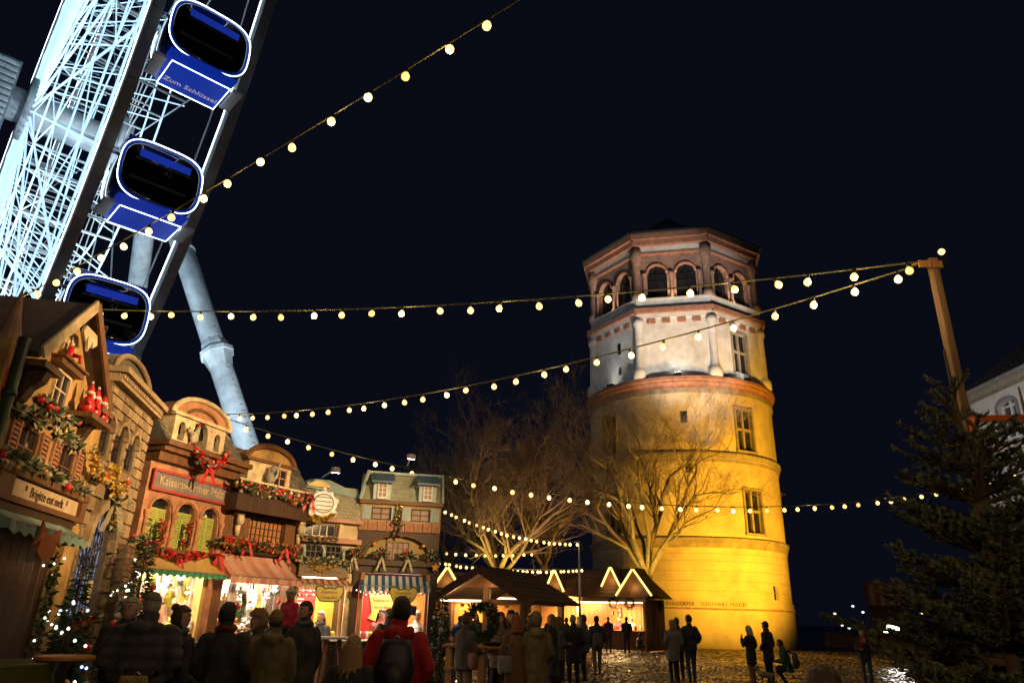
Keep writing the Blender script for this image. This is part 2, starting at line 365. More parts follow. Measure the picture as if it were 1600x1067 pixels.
# octagon
RO = 6.85; AP = RO * cos(pi / 8); FW = RO * sin(pi / 8)
for k in range(8):
    ph = k * pi / 4 + D_(1.0); M = Matrix.Rotation(ph, 4, 'Z')
    front = k in (0, 1, 7, 6, 2)
    mb = MB(); ops = []
    if k == 1: ops = [(0.1, .72, 18.2, 21.2, 0)]
    elif k == 7: ops = [(.55, .17, 18.35, 18.95, 0), (.5, .0, 0, 0, 0)][:1]
    arch_wall(mb, -FW, FW, 17.35, 22.0, ops, -AP, -AP + .4)
    mb.v = [tuple(M @ Vector(p)) for p in mb.v]; mb.build('white_wall', m_stucw, tower)
    if k == 1:
        g = MB(); g.box(-.62, .82, -AP + .25, -AP + .28, 18.2, 21.2, 0, M); g = g.build('window', m_glass, tower)
        f = MB(); f.box(.02, .18, -AP + .1, -AP + .24, 18.2, 21.2, 0, M); f.box(-.62, .019, -AP + .1, -AP + .24, 19.75, 19.9, 0, M); f.box(.181, .82, -AP + .1, -AP + .24, 19.75, 19.9, 0, M)
        f.box(-.8, -.6, -AP - .05, -AP + .2, 18.1, 21.3, 0, M); f.box(.8, 1.0, -AP - .05, -AP + .2, 18.1, 21.3, 0, M); f.box(-.6, .8, -AP - .06, -AP + .2, 21.18, 21.4, 0, M); f.build('window_cross', m_ledge, g)
    if k == 7:
        g = MB(); g.box(.38, .72, -AP + .2, -AP + .22, 18.35, 18.95, 0, M); g.build('small_window', m_glass, tower)
        g = MB(); g.box(.42, .74, -AP - .03, -AP + .02, 19.9, 20.75, 0, M); g.build('small_window', m_glass, tower)
    # corner column of the white storey
    cpt = M @ Vector((FW, -AP, 0)); mb = MB(); mb.lathe([(.5, 17.4), (.5, 18.0), (.42, 18.1), (.3, 18.3), (.27, 21.3), (.4, 21.6), (.4, 22.0)], 12, (cpt.x * .985, cpt.y * .985, 0)); mb.build('corner_column', m_stucw, tower, True)
    # mid entablature: corbels, white fascia, orange cornice, white parapet
    for x in (-1.6, -.55, .55, 1.6): MB().box(x - .28, x + .28, -AP - .16, -AP + .01, 21.62, 21.98, 0, M).build('corbel', m_terra, tower)
    def ring(nm, z0, z1, e, mm):
        a = AP + e; f = a * math.tan(pi / 8); b = MB(); b.box(-f, f, -a, -AP + .4, z0, z1, 0, M)
        b.build(nm, mm, tower)
    ring('fascia', 22.003, 22.38, .12, m_stucw); ring('mid_cornice', 22.383, 22.75, .38, m_terra)
    ring('parapet', 22.753, 23.5, .05, m_stucw); ring('parapet_coping', 23.503, 23.62, .12, m_stucw)
    # arcade storey
    mb = MB(); arch_wall(mb, -FW + .1, FW - .1, 23.0, 27.3, [(-1.05, .72, 23.0, 25.75, .72), (1.05, .72, 23.0, 25.75, .72)], -AP + .25, -AP + .65)
    mb.v = [tuple(M @ Vector(p)) for p in mb.v]; mb.build('arcade_wall', m_terra2, tower)
    if front:
        for xc in (-1.05, 1.05):
            g = MB(); g.box(xc - .72, xc + .72, -AP + .5, -AP + .52, 23.0, 26.5, 0, M); g = g.build('arched_window', m_glass, tower)
            f = MB(); f.box(xc - .05, xc + .05, -AP + .43, -AP + .498, 23.0, 26.4, 0, M)
            for z in (24.2, 25.2, 25.75): f.box(xc - .7, xc - .051, -AP + .44, -AP + .498, z - .035, z + .035, 0, M); f.box(xc + .051, xc + .7, -AP + .44, -AP + .498, z - .035, z + .035, 0, M)
            f.build('glazing_bar', m_black, g)
            f = MB(); pts = [(x, z) for x, z in arc(xc, 25.75, .74, 0, pi, 14)]; f.tube([M @ Vector((x, -AP + .2, z)) for x, z in pts], .12, 6); f.build('arch_moulding', m_terra, tower, True)
        for x in (-2.0, 0.0, 2.0):
            f = MB(); c = M @ Vector((x, -AP + .16, 0)); f.lathe([(.2, 23.6), (.2, 23.8), (.13, 23.9), (.12, 25.4), (.2, 25.6), (.22, 25.78)], 10, (c.x, c.y, 0)); f.build('arcade_column', m_terra2, tower, True)
    c = M @ Vector((FW, -AP, 0)); f = MB(); f.lathe([(.42, 23.6), (.42, 24.0), (.3, 24.1), (.28, 26.7), (.42, 27.0), (.45, 27.8)], 10, (c.x * .97, c.y * .97, 0)); f.build('corner_column', m_terra2, tower, True)
    ring('frieze', 27.3, 27.45, .03, m_terra); ring('white_frieze', 27.453, 27.95, -.04, m_stucw); ring('cornice', 27.953, 28.35, .3, m_terra); ring('cornice', 28.353, 28.8, .55, m_terra); ring('gutter', 28.803, 28.95, .68, m_tar)
mb = MB(); mb.lathe([(RO + .75, 28.95), (3.6, 31.2), (0.0, 34.0)], 8, (0, 0, 0), 0, pi / 8 + D_(1.0)); mb.build('roof', m_tar, tower)
mb = MB(); mb.lathe([(RO - .6, 23.0), (RO - .6, 23.05)], 8, (0, 0, 0), 0, pi / 8); mb.build('gallery_floor', m_ledge, tower)
m_tower_text = mat('bronze_letters', (0.06, 0.035, 0.015), 0.5, var=0.1)
s_ = 'DÜSSELDORFER  SCHIFFAHRT-MUSEUM'
for i, ch in enumerate(s_):
    if ch == ' ': continue
    a = D_(-14) + i * D_(1.42)
    text(ch, .30, tower, (sin(a) * (TR + .095), -cos(a) * (TR + .095), 2.57), m_tower_text, (pi / 2, 0, a), 'letter', .01)
# floodlights standing on the cornice, washing the octagon
for k in (0, 1, 7, 6, 2):
    ph = k * pi / 4 + D_(1.0); M = Matrix.Rotation(ph, 4, 'Z'); p = M @ Vector((0, -AP - .5, 17.42))
    f = MB(); f.box(-.25, .25, -.12, .12, .0, .22); o = f.build('uplight', m_black, tower, loc=p, rot=(0, 0, ph)); g = MB(); g.box(-.2, .2, -.09, .09, .221, .235); g.build('uplight_lens', m_flood, o)
    lamp('uplight_beam', 'SPOT', (p.x * 1.03, p.y * 1.03, 17.72), (110, 90, 80, 70, 70)[(0, 1, 7, 6, 2).index(k)], (1.0, .90, .78) if k in (0, 1, 2) else (.86, .9, 1.0), tower, target=(p.x * .97, p.y * .97, 23.0), size=.5, spot=120, blend=1)
    p2 = M @ Vector((0, -AP - .3, 23.66)); 
    lamp('arcade_uplight_beam', 'SPOT', p2, 190, (1.0, .66, .42), tower, target=(p2.x * 1.0, p2.y * 1.0, 28.8), size=.2, spot=150, blend=1)

# sodium floodlight on the ground to the right of the tower
fl = thing('ground_floodlight', 'yellow floodlight on the ground right of the tower, behind the fir', 'floodlight', (19.7, 33.1, 0), radians(20))
f = MB(); f.box(-.05, .05, -.05, .05, 0, .35); f.box(-.3, .3, -.05, .05, .3, .36); f.build('bracket', m_black, fl)
f = MB(); f.bev(-.28, .28, -.12, .16, .38, .75, .04); f.build('housing', m_black, fl)
f = MB(); f.box(-.24, .24, .161, .17, .42, .71); f.build('lens', glow('sodium_lens', (1.0, .72, .25), 12), fl)
lamp('sodium_beam', 'SPOT', (19.6, 33.4, .6), 47000, SODIUM, None, target=(13.6, 46.8, 8.5), size=1.0, spot=70, blend=.75)
lamp('tower_left_wash', 'SPOT', (3.6, 41.5, 2.0), 9000, (1.0, .60, .28), None, target=(9.0, 49.0, 9.5), size=.8, spot=80, blend=.9)
lamp('octagon_wash', 'SPOT', (13.0, 29.0, 3.0), 34000, (1.0, .94, .87), None, target=(12.2, 47.5, 21.3), size=.5, spot=26, blend=.5)
# ================================================================== far right house
m_housew = mat('house_white_render', (0.62, 0.60, 0.54), 0.85, var=0.12, scale=1.5, bump=0.1)
m_trimgrey = mat('grey_window_surround', (0.23, 0.22, 0.22), 0.7, var=0.2)
hs = thing('white_house', 'white rendered house with dark hipped roof behind the fir trees', 'house', (19.3, 28.6, 0), radians(-90))
mb = MB(); ops = []
WZ = ((8.45, 9.72), (5.0, 6.5), (1.6, 3.1))
xs = [2.1 + 2.4 * i for i in range(6)]
def wall_rows(mb, x1, rows):
    zb = 0.0
    for (a, b), top in zip(sorted(rows), (4.2, 7.6, 10.35)):
        arch_wall(mb, 0, x1, zb, top, [(x, .52, a, b, .22) for x in xs], 0, .35); zb = top
wall_rows(mb, 15.5, WZ)
mb.box(0, .35, .35, 9, 0, 10.35); mb.box(15.15, 15.5, .35, 9, 0, 10.35); mb.box(.35, 15.15, 8.6, 9, 0, 10.35)
mb.build('wall', m_housew, hs)
for x in xs:
    for a, b in WZ:
        g = MB(); g.poly([(x - .52, a), (x + .52, a)] + arc(x, b, .52, 0, pi, 8, .22), .24, .26); g = g.build('window', mat('night_window_glass', (.05, .055, .07), .08, var=0), hs)
        f = MB(); f.box(x - .52, x - .43, .17, .238, a, b + .1); f.box(x + .43, x + .52, .17, .238, a, b + .1); f.box(x - .05, x + .05, .165, .238, a, b + .2); f.box(x - .43, x + .43, .172, .238, a, a + .09); f.box(x - .43, x + .43, .173, .238, b - .02, b + .05); f.build('window_frame', m_white, g)
        f = MB(); o = arc(x, b, .66, 0, pi, 10, .36); i_ = arc(x, b, .53, 0, pi, 10, .23)
        for q in range(10): f.poly([o[q], o[q + 1], i_[q + 1], i_[q]], -.05, .02)
        f.box(x - .66, x - .53, -.05, .02, a - .1, b); f.box(x + .53, x + .66, -.05, .02, a - .1, b); f.box(x - .72, x + .72, -.09, .02, a - .22, a - .1); f.build('window_surround', m_trimgrey, g)
f = MB(); f.box(-.3, 15.8, -.35, 9.35, 10.352, 10.6); f.build('eaves', mat('ochre_eaves', (.30, .27, .19), .7), hs)
f = MB(); f.tube([(-.5, -.5, 10.62), (16, -.5, 10.62)], .09, 8); f.build('gutter', m_trimgrey, hs)
m_rt = mat('dark_roof_tile', (.035, .034, .036), .6, var=.3, scale=6)
f = MB(); f.add([(-.4, -.45, 10.61), (15.9, -.45, 10.61), (15.9, 9.4, 10.61), (-.4, 9.4, 10.61), (4, 4.5, 15.2), (11.5, 4.5, 15.2)], [(0, 1, 5, 4), (1, 2, 5), (2, 3, 4, 5), (3, 0, 4), (0, 3, 2, 1)]); rf = f.build('roof', m_rt, hs)
f = MB()
for i in range(58):   # raised tile columns over the slope facing the square
    x = -.2 + i * .28
    t = min(1.0, (x + .4) / 4.4 if x < 4 else (15.9 - x) / 4.4 if x > 11.5 else 1.0)
    if t > .05: f.bar((x, -.45, 10.63), (x, -.45 + 4.95 * t, 10.63 + 4.59 * t), .09, .05)
f.build('roof_tile_column', m_rt, rf)
f = MB(); f.box(6, 6.9, 3.2, 4.0, 13.5, 16.2); f.build('chimney', m_terra2, hs)
lamp('white_house_wash', 'SPOT', (10.5, 22.5, 6.0), 1300, (.95, .96, 1.0), None, target=(18.9, 25.5, 9.5), size=.3, spot=80, blend=1)  # spot aimed at the upper front of the white house, no fixture modelled
# low parapet wall by the river and far lamps
f = MB(); A_ = Vector((24.2, 57.5, 0)); B_ = Vector((36, 63, 0)); f.bar(A_ + Vector((0, 0, .45)), B_ + Vector((0, 0, .45)), .4, .9)
f.bar(A_ + Vector((0, 0, .96)), B_ + Vector((0, 0, .96)), .52, .12)
tag(f.build('parapet_wall', m_stuc), 'low pale stone parapet wall right of the tower base', 'wall')
for i, (x, y, z, c) in enumerate(((61, 140, 3.2, 0), (65, 141, 4.6, 1), (67.2, 142, 3.6, 1), (62.4, 138, .8, 2), (73.0, 141, 4.4, 0), (76.5, 143, 3.0, 1), (78.2, 142, 3.6, 0), (66.5, 150, 1.2, 1))):
    far = ('amber far street lamp nearest the tower', 'white far lamp second from the tower', 'pale far lamp third from the tower', 'low greenish far lamp closest to the water', 'amber far lamp left of the striped awning', 'dim far lamp between two brighter ones', 'amber far lamp highest on the right bank', 'faint low far lamp behind the tower edge')[i]
    t = thing('far_street_lamp', far, 'street lamp', (x, y, 0), 0, 'lamps across the river')
    f = MB(); f.tube([(0, 0, 0), (0, 0, z)], [.09, .06], 6); f.build('post', m_black, t)
    f = MB(); f.sph((0, 0, z + .15), (.28, .22, .17), 8, 5); f.build('lamp_head', glow('far_lamp_%d' % c, ((1, .75, .35), (1, .92, .8), (.5, 1, .85))[c], 2.2), t)

# ================================================================== FERRIS WHEEL
HX, HY, HZ, PH, SW, A0, ST, DZ = -26.9, 35.9, 28.55, -0.8175, 3.1, -0.371, 0.1795, 0.68
WR = 26.0
NG = 35
ST = 2 * pi / NG
u_ = Vector((cos(PH), sin(PH), 0)); n_ = Vector((-sin(PH), cos(PH), 0)); HUB = Vector((HX, HY, HZ))
wheel = thing('ferris_wheel', 'giant white ferris wheel with cold led lattice on the left', 'ferris wheel', (HX, HY, 0), PH)
# local frame: x = u_, y = n_, z up (hub at z = HZ)
def wp(a, r, y): return (r * cos(a), y, HZ + r * sin(a))
m_beam = mat('wheel_beam_paint', (0.16, 0.17, 0.19), 0.45, metal=0.2, var=0.25, scale=2)
m_truss = mat('wheel_white_paint', (0.62, 0.66, 0.68), 0.45, var=0.2, scale=2)
m_leg = mat('wheel_leg_paint', (0.55, 0.60, 0.62), 0.5, var=0.25, scale=1.2, bump=0.05)
NS = NG * 2
for s in (-1, 1):
    y = s * SW / 2
    mb = MB()
    for i in range(NS):
        a, b = A0 + ST * i / 2, A0 + ST * (i + 1) / 2
        mb.bar(wp(a, WR, y), wp(b, WR, y), .34, .5, up=wp((a + b) / 2, 1, 0)[0:1] + (0, sin((a + b) / 2)))
    mb.build('rim', m_beam, wheel)
    mb = MB()
    for dr, dy in ((-.27, -.18), (-.27, .18)): mb.tube([wp(A0 + ST * i / 2, WR + dr, y + dy) for i in range(NS + 1)], .024, 4, cap=False)
    mb.build('rim_led', m_ledhot, wheel)
    mb = MB(); mb.tube([wp(A0 + ST * i / 2, WR - 2.6, y) for i in range(NS + 1)], .05 if s < 0 else .03, 5, cap=False); mb.build('inner_rim', m_led if s < 0 else m_truss, wheel)
    mb = MB()
    for i in range(NS):
        if s > 0: continue
        a, b = A0 + ST * i / 2, A0 + ST * (i + 1) / 2
        mb.tube([wp(a, WR - .2, y), wp(b, WR - 2.6, y)] if i % 2 else [wp(a, WR - 2.6, y), wp(b, WR - .2, y)], .038, 4)
        mb.tube([wp(a, WR - .2, y), wp(a, WR - 2.6, y)], .03, 4)
    if s < 0: stuff(mb.build('rim_lattice', m_led, wheel))
    for rr in (.30, .48, .66, .80) if s < 0 else (.3, .48):
        yy = s * (2.4 + (SW / 2 - 2.4) * rr)
        mb = MB(); mb.tube([wp(A0 + ST * i / 2, WR * rr, yy) for i in range(NS + 1)], .05, 4, cap=False); mb.build('spoke_ring', m_led, wheel)
    # spokes: one mesh, one object each
    me = None
    for i in range(NG):
        if s > 0 and i % 2: continue
        if me is None:
            b = MB(); b.tube([(1.2, s * 2.4, 0), (WR - (2.6 if s < 0 else .2), y, 0)], .055 if s < 0 else .035, 5); o = b.build('spoke', m_led if s < 0 else m_truss, wheel); me = o.data
        else: o = obj('spoke', me, wheel)
        o.location = (0, 0, HZ); o.rotation_euler = (0, -(A0 + ST * i), 0)
    if s > 0: continue
    mb = MB()   # diagonal webs between neighbouring spokes
    rl = [.10, .30, .48, .66, .80, .9]
    for i in range(NG):
        for j in range(5):
            a, b = A0 + ST * i, A0 + ST * (i + 1)
            if (i + j) % 2: a, b = b, a
            mb.tube([wp(a, WR * rl[j], s * (2.4 + (SW / 2 - 2.4) * rl[j])), wp(b, WR * rl[j + 1], s * (2.4 + (SW / 2 - 2.4) * rl[j + 1]))], .03, 4)
    stuff(mb.build('spoke_lattice', m_led, wheel))
mb = MB(); mb2 = MB()
for i in range(NG):
    a = A0 + ST * (i + .5); b = A0 + ST * i
    if i % 2: mb.bar(wp(a, WR - 2.6, -SW / 2), wp(a, WR - 2.6, SW / 2), .16, .16)
    for rr in (.30, .48, .66, .80):
        yy = 2.4 + (SW / 2 - 2.4) * rr
        if rr < .7: mb.tube([wp(b, WR * rr, -yy), wp(b, WR * rr, yy)], .05, 4)
        if rr < .6: mb2.tube([wp(b, WR * rr, -yy), wp(b, WR * (rr + .15), yy)], .028, 4)
stuff(mb.build('cross_beam', m_truss, wheel)); stuff(mb2.build('cross_brace', m_led, wheel))
mb = MB(); mb.tube([(0, -5.2, HZ), (0, 5.2, HZ)], 1.0, 20); mb.build('axle', m_leg, wheel, True)
for s in (-1, 1):
    mb = MB(); mb.tube([(0, s * 2.2, HZ), (0, s * 2.75, HZ)], 1.9, 24); mb.build('hub_flange', m_truss, wheel, True)
    for d in (-1, 1):
        a = Vector((0, s * 4.6, HZ)); b = Vector((11.9 if d > 0 else -24.0, s * 13.4, 0)); mb = MB()
        mb.tube([a, a.lerp(b, .5), b], [.62, .62, .58], 24)
        lg = mb.build('support_leg', m_leg, wheel, True)
        for t in (.24, .475, .8):
            c = a.lerp(b, t); dr = (b - a).normalized(); mb = MB()
            if t == .475:
                mb.tube([c - dr * .9, c - dr * .5, c - dr * .1], [.62, .76, .84], 8); mb.tube([c - dr * .1, c + dr * .14], .95, 8); mb.tube([c + dr * .14, c + dr * .5, c + dr * 1.1], [.84, .76, .62], 8)
            else: mb.tube([c - dr * .08, c + dr * .08], .68, 24)
            mb.build('leg_flange', m_leg, lg)
        mb = MB()   # ladder rungs and cable duct on the leg
        side = dr.cross(Vector((0, 1, 0))).normalized()
        for q in range(70):
            c = a.lerp(b, .08 + q * .0125); mb.bar(c + side * .64 + Vector((0, .1, 0)), c + side * .64 - Vector((0, .1, 0)), .015)
        stuff(mb.build('leg_rung', m_steel, lg))
        mb = MB(); mb.box(b.x - 1.3, b.x + 1.3, b.y - 1.3, b.y + 1.3, 0, .5); mb.build('footing', m_ledge, wheel)
# louvred service tower of the wheel at the left edge and a cable mast
f = thing('service_tower', 'grey louvred service tower behind the wheel lattice', 'tower', (-29.5, 32.0, 0), PH)
mb = MB(); mb.box(-1.1, 1.1, -1.1, 1.1, 0, 30); mb.build('shaft', mat('service_grey', (.30, .34, .37), .5, var=.2), f)
mb = MB()
for i in range(74): mb.box(-1.0, 1.0, -1.2, -1.11, .4 + i * .4, .6 + i * .4); mb.box(1.11, 1.2, -1.0, 1.0, .4 + i * .4, .6 + i * .4)
stuff(mb.build('louvre', m_truss, f))
# ---- gondolas
m_blue = mat('gondola_blue', (0.01, 0.045, 0.38), 0.25, var=0.15, coat=0.6)
m_gglass = mat('gondola_tinted_glass', (0.004, 0.005, 0.008), 0.05, var=0, spec=0.7)
m_pad = mat('gondola_step_grey', (0.5, 0.53, 0.55), 0.5, var=0.1)
m_gled = glow('gondola_blue_led_lit', (0.02, 0.07, 0.8), 0.30)
def gprofile(wd, h, n=40, zo=0.0):
    """barrel outline in y,z: nearly flat top and bottom, bulging ends"""
    out = []
    for i in range(n):
        a = 2 * pi * i / n; c, s = cos(a), sin(a)
        y = wd / 2 * math.copysign(abs(c) ** 0.55, c); z = h / 2 * math.copysign(abs(s) ** 0.5, s)
        if z < 0: y *= 1 - .10 * (z / (h / 2)) ** 2
        else: y *= 1 - .06 * (z / (h / 2)) ** 2
        out.append((y, z + zo))
    return out
def gondola(i, num, label, txt=None):
    a = A0 - ST * i; p = HUB + u_ * (WR * cos(a)) + Vector((0, 0, WR * sin(a) - DZ))
    g = thing('gondola', label, 'gondola', p, PH, 'ferris wheel gondolas')
    L = 1.55; W_ = 2.5; Hh = 2.15; pr = gprofile(W_, Hh); n = len(pr)
    sec = [(-L / 2, .985), (-L / 2 + .06, 1.0), (L / 2 - .06, 1.0), (L / 2, .985)]
    mb = MB(); vs = [(x, y * k, z * k) for x, k in sec for y, z in pr]; fs = []; mi = []
    for j in range(3):
        for k in range(n):
            zc = (pr[k][1] + pr[(k + 1) % n][1]) / 2
            fs.append((j * n + k, j * n + (k + 1) % n, (j + 1) * n + (k + 1) % n, (j + 1) * n + k)); mi.append(1 if (-.55 < zc < .6) else 0)
    mb.add(vs, fs); mb.m = mi
    mb.add([(sec[0][0], y * .985, z * .985) for y, z in pr], [tuple(range(n))], 0); mb.add([(sec[-1][0], y * .985, z * .985) for y, z in pr], [tuple(range(n - 1, -1, -1))], 0)
    mb.build('shell', [m_blue, m_gglass], g, True)
    for s in (-1, 1):
        x = s * (L / 2)
        q = gprofile(W_ - .22, Hh - .24); mb = MB(); vs = [(x + s * .02, y, z) for y, z in q] + [(x + s * .07, y * .96, z * .95) for y, z in q]
        mb.add(vs, [(k, (k + 1) % n, n + (k + 1) % n, n + k) for k in range(n)] + [tuple(range(n, 2 * n))]); wd = mb.build('window', m_gglass, g, True)
        mb = MB(); mb.box(x + s * .072, x + s * .09, -.85, .85, .28, .34); mb.box(x + s * .072, x + s * .09, -.9, .8, -.42, -.33); mb.build('window_bar', mat('bar_grey', (.12, .13, .15), .4, metal=.4), wd)
        mb = MB(); mb.box(x + s * .0701, x + s * .074, -.75, .8, .40, .66); mb.build('ceiling_light', m_gled, wd)
        mb = MB(); q = gprofile(W_ - .02, Hh - .02, 64); mb.tube([(x + s * .03, y, z) for y, z in q] + [(x + s * .03, *q[0])], .016, 5, cap=False); mb.build('led_outline', m_ledhot, g)
        if num: text(num, .26, wd, (x + s * .1, .15, .12), m_steel, (pi / 2, 0, s * pi / 2), 'number')
    # flat floor pan and its lit edge
    mb = MB(); t = W_ * .42; b = W_ * .36; z0, z1 = -Hh / 2 - .30, -Hh / 2 + .02; l0, l1 = L / 2 - .1, L / 2 + .06
    mb.add([(-l0, -b, z0), (l0, -b, z0), (l0, b, z0), (-l0, b, z0), (-l1, -t, z1), (l1, -t, z1), (l1, t, z1), (-l1, t, z1)], [(0, 3, 2, 1), (4, 5, 6, 7), (0, 1, 5, 4), (1, 2, 6, 5), (2, 3, 7, 6), (3, 0, 4, 7)]); fp = mb.build('floor_pan', mat('floor_pan_blue', (0.012, 0.06, 0.5), .35, emit=(0.004, 0.035, 0.5), es=.5, sample=False), g)  # pan's blue brightened by a weak glow in its own material
    mb = MB(); e = [(-l0, -b, z0), (l0, -b, z0), (l0, b, z0), (-l0, b, z0), (-l0, -b, z0)]; mb.tube(e, .016, 5); mb.build('floor_led', m_ledhot, fp)
    if txt: text(txt, .29, fp, (-.25, 0, z0 - .012), mat('cream_letters', (.75, .7, .55), .5, emit=(.75, .7, .5), es=.4, sample=False), (pi, 0, pi / 2), 'lettering')  # letters brightened the same way, by glow in their cream
    else: text((num or ''), .2, fp, (.1, -.2, z0 - .012), m_pad, (pi, 0, pi / 2), 'lettering')
    for s in (-1, 1):
        mb = MB(); mb.bev(-l0 * .8, l0 * .8, 0, .34, -.05, .05, .02); mb.build('step', m_pad, g, loc=(0, s * (b + .12) - (.34 if s < 0 else 0), z0 + .12))
    mb = MB(); mb.box(-.5, .5, -1.1, 1.1, Hh / 2 + .0, Hh / 2 + .16); mb.tube([(0, -SW / 2 + .1, DZ), (0, SW / 2 - .1, DZ)], .06, 8)
    mb.build('roof_rack', m_blue, g)
    return g
gl = {0: ('42', 'blue gondola with lettering under its floor, topmost of the three in view'), 1: ('42', 'blue gondola with glowing outline, middle of the three in view'), 2: ('41', 'blue gondola just above the gabled stall roof')}
gondola(0, '', gl[0][1], 'Zum Schlüssel'); gondola(1, '42', gl[1][1]); gondola(2, '41', gl[2][1])
gondola(3, '40', 'blue gondola hidden behind the stall facades, lowest of the column'); gondola(-1, '43', 'blue gondola above the top edge, next after the lettered one')
# cold floodlights at the wheel base light the painted steel
for d, pw, tg in (((-17, 31, 4), 16000, (-24, 33, 22)), ((-30, 26, 6), 16000, (-27, 35, 26)), ((-13.5, 29, 1), 2500, (-17, 27, 10))): lamp('wheel_floodlight', 'SPOT', d, pw, COOL, None, target=tg, size=.6, spot=80, blend=.9)
lamp('leg_floodlight', 'SPOT', (-7.0, 22.0, .8), 26000, COOL, None, target=HUB.lerp(Vector((-9, 37.0, 0)), .45), size=.4, spot=50, blend=.8)

# ================================================================== MARKET HOUSES (stall facades, left)
HB = {1: ((-5.22, 7.86), (-5.55, 9.5)), 2: ((-5.55, 9.5), (-6.02, 11.94)), 3: ((-6.02, 11.94), (-5.41, 13.94)), 4: ((-5.41, 13.94), (-4.42, 15.89)), 5: ((-4.42, 15.89), (-3.36, 16.5)), 6: ((-3.36, 16.5), (-1.5, 16.9))}
def hframe(h):
    (a, b), (c, d) = HB[h]; return Vector((a, b, 0)), atan2(d - b, c - a)
def house(h, label):
    p, r = hframe(h); return thing('market_house', label, 'market stall', p, r, 'stalls dressed as old houses')
GSH = {1: -.22, 2: -.42, 3: -.3, 4: -.36, 5: -.1, 6: -.05}
def hworld(h, x, y, z):
    p, r = hframe(h); return p + Matrix.Rotation(r, 3, 'Z') @ Vector((x, y, z))
leafrng = random.Random(11)
BAUB = {}
def bauble_mesh(m, r=.045):
    k = (m.name, r)
    if k not in BAUB:
        b = MB(); b.sph((0, 0, 0), r, 10, 6); b.lathe([(r * .25, r * .9), (r * .25, r * 1.15), (0, r * 1.2)], 6)
        me = bpy.data.meshes.new('bauble'); me.from_pydata(b.v, [], b.f); me.materials.append(m); me.polygons.foreach_set('use_smooth', [True] * len(b.f)); BAUB[k] = me
    return BAUB[k]
def leaves(mb, path, r, n, ln=.09, wd=.018, mis=(0, 0, 1), rng=leafrng, flat=1.0):
    P = [Vector(p) for p in path]; seg = [(P[i + 1] - P[i]).length for i in range(len(P) - 1)]; T = sum(seg)
    for _ in range(n):
        d = rng.random() * T; i = 0
        while i < len(seg) - 1 and d > seg[i]: d -= seg[i]; i += 1
        c = P[i].lerp(P[i + 1], d / max(seg[i], 1e-6))
        v = Vector((rng.gauss(0, 1), rng.gauss(0, flat), rng.gauss(0, 1))).normalized()
        s = c + v * r * rng.random() * .6; e = s + (v + Vector((rng.gauss(0, .4), rng.gauss(0, .4), rng.gauss(0, .4)))).normalized() * ln * rng.uniform(.6, 1.3)
        q = (e - s).cross(Vector((rng.gauss(0, 1), rng.gauss(0, 1), rng.gauss(0, 1))))
        if q.length < 1e-6: continue
        q = q.normalized() * wd * rng.uniform(.7, 1.4); m_ = s.lerp(e, .45)
        mb.add([s, m_ + q, e, m_ - q], [(0, 1, 2), (0, 2, 3)], rng.choice(mis))
def garland(label, h, path, r=.07, n=200, mats=None, mis=(0, 0, 1), baubs=(), ln=.09, wd=.018, lights=0, name='garland', bow=None, cat='garland', lm=None):
    """path in house coordinates (x along the front, y out is negative, z)"""
    W = [hworld(h, p[0] + GSH[h], p[1], p[2]) for p in path] if h else [Vector(p) for p in path]
    base = W[0].copy(); W = [p - base for p in W]
    t = thing(name, label, cat, base); mats = mats or [m_green, m_green2]
    if h: r *= 1.12; n = int(n * 1.5); wd *= 1.25
    mb = MB(); leaves(mb, W, r, n, ln, wd, mis); stuff(mb.build('foliage', mats, t))
    rng = leafrng
    for m, k, rr in baubs:
        for _ in range(k):
            i = rng.randrange(len(W) - 1); c = W[i].lerp(W[i + 1], rng.random()) + Vector((rng.gauss(0, r * .45), rng.gauss(0, r * .45), rng.gauss(0, r * .45)))
            obj('bauble', bauble_mesh(m, rr), t, c, (rng.gauss(0, .4), rng.gauss(0, .4), 0))
    for _ in range(lights):
        i = rng.randrange(len(W) - 1); c = W[i].lerp(W[i + 1], rng.random()) + Vector((rng.gauss(0, r * .6), rng.gauss(0, r * .6), rng.gauss(0, r * .6)))
        obj('fairy_light', bauble_mesh(lm or m_fairy, .014), t, c)
    if bow:
        for c in bow: ribbon(t, hworld(h, c[0] + GSH[h], c[1], c[2]) - base, c[3], c[4] if len(c) > 4 else m_red)
    return t
def ribbon(parent, c, s, m):
    mb = MB(); c = Vector(c)
    for sx in (-1, 1):
        L = [c + Vector((sx * s * a, sx * .02 * s, s * b)) for a, b in ((0, 0), (.5, .35), (.75, .1), (.5, -.12), (0, 0))]
        for i in range(4):
            d = Vector((0.0, -.16 * s, .0)); mb.add([L[i] - d, L[i + 1] - d, L[i + 1] + d, L[i] + d], [(0, 1, 2, 3)])
        a = c; 
        for k in range(5):
            b = c + Vector((sx * s * (.14 + .09 * k), -.04 * s * (k % 2), -s * .28 * (k + 1))); e = Vector((.11 * s, 0.05 * s, 0)); mb.add([a - e, a + e, b + e, b - e], [(0, 1, 2, 3)]); a = b
    mb.sph(c, .12 * s, 8, 5)
    return mb.build('bow', m, parent)
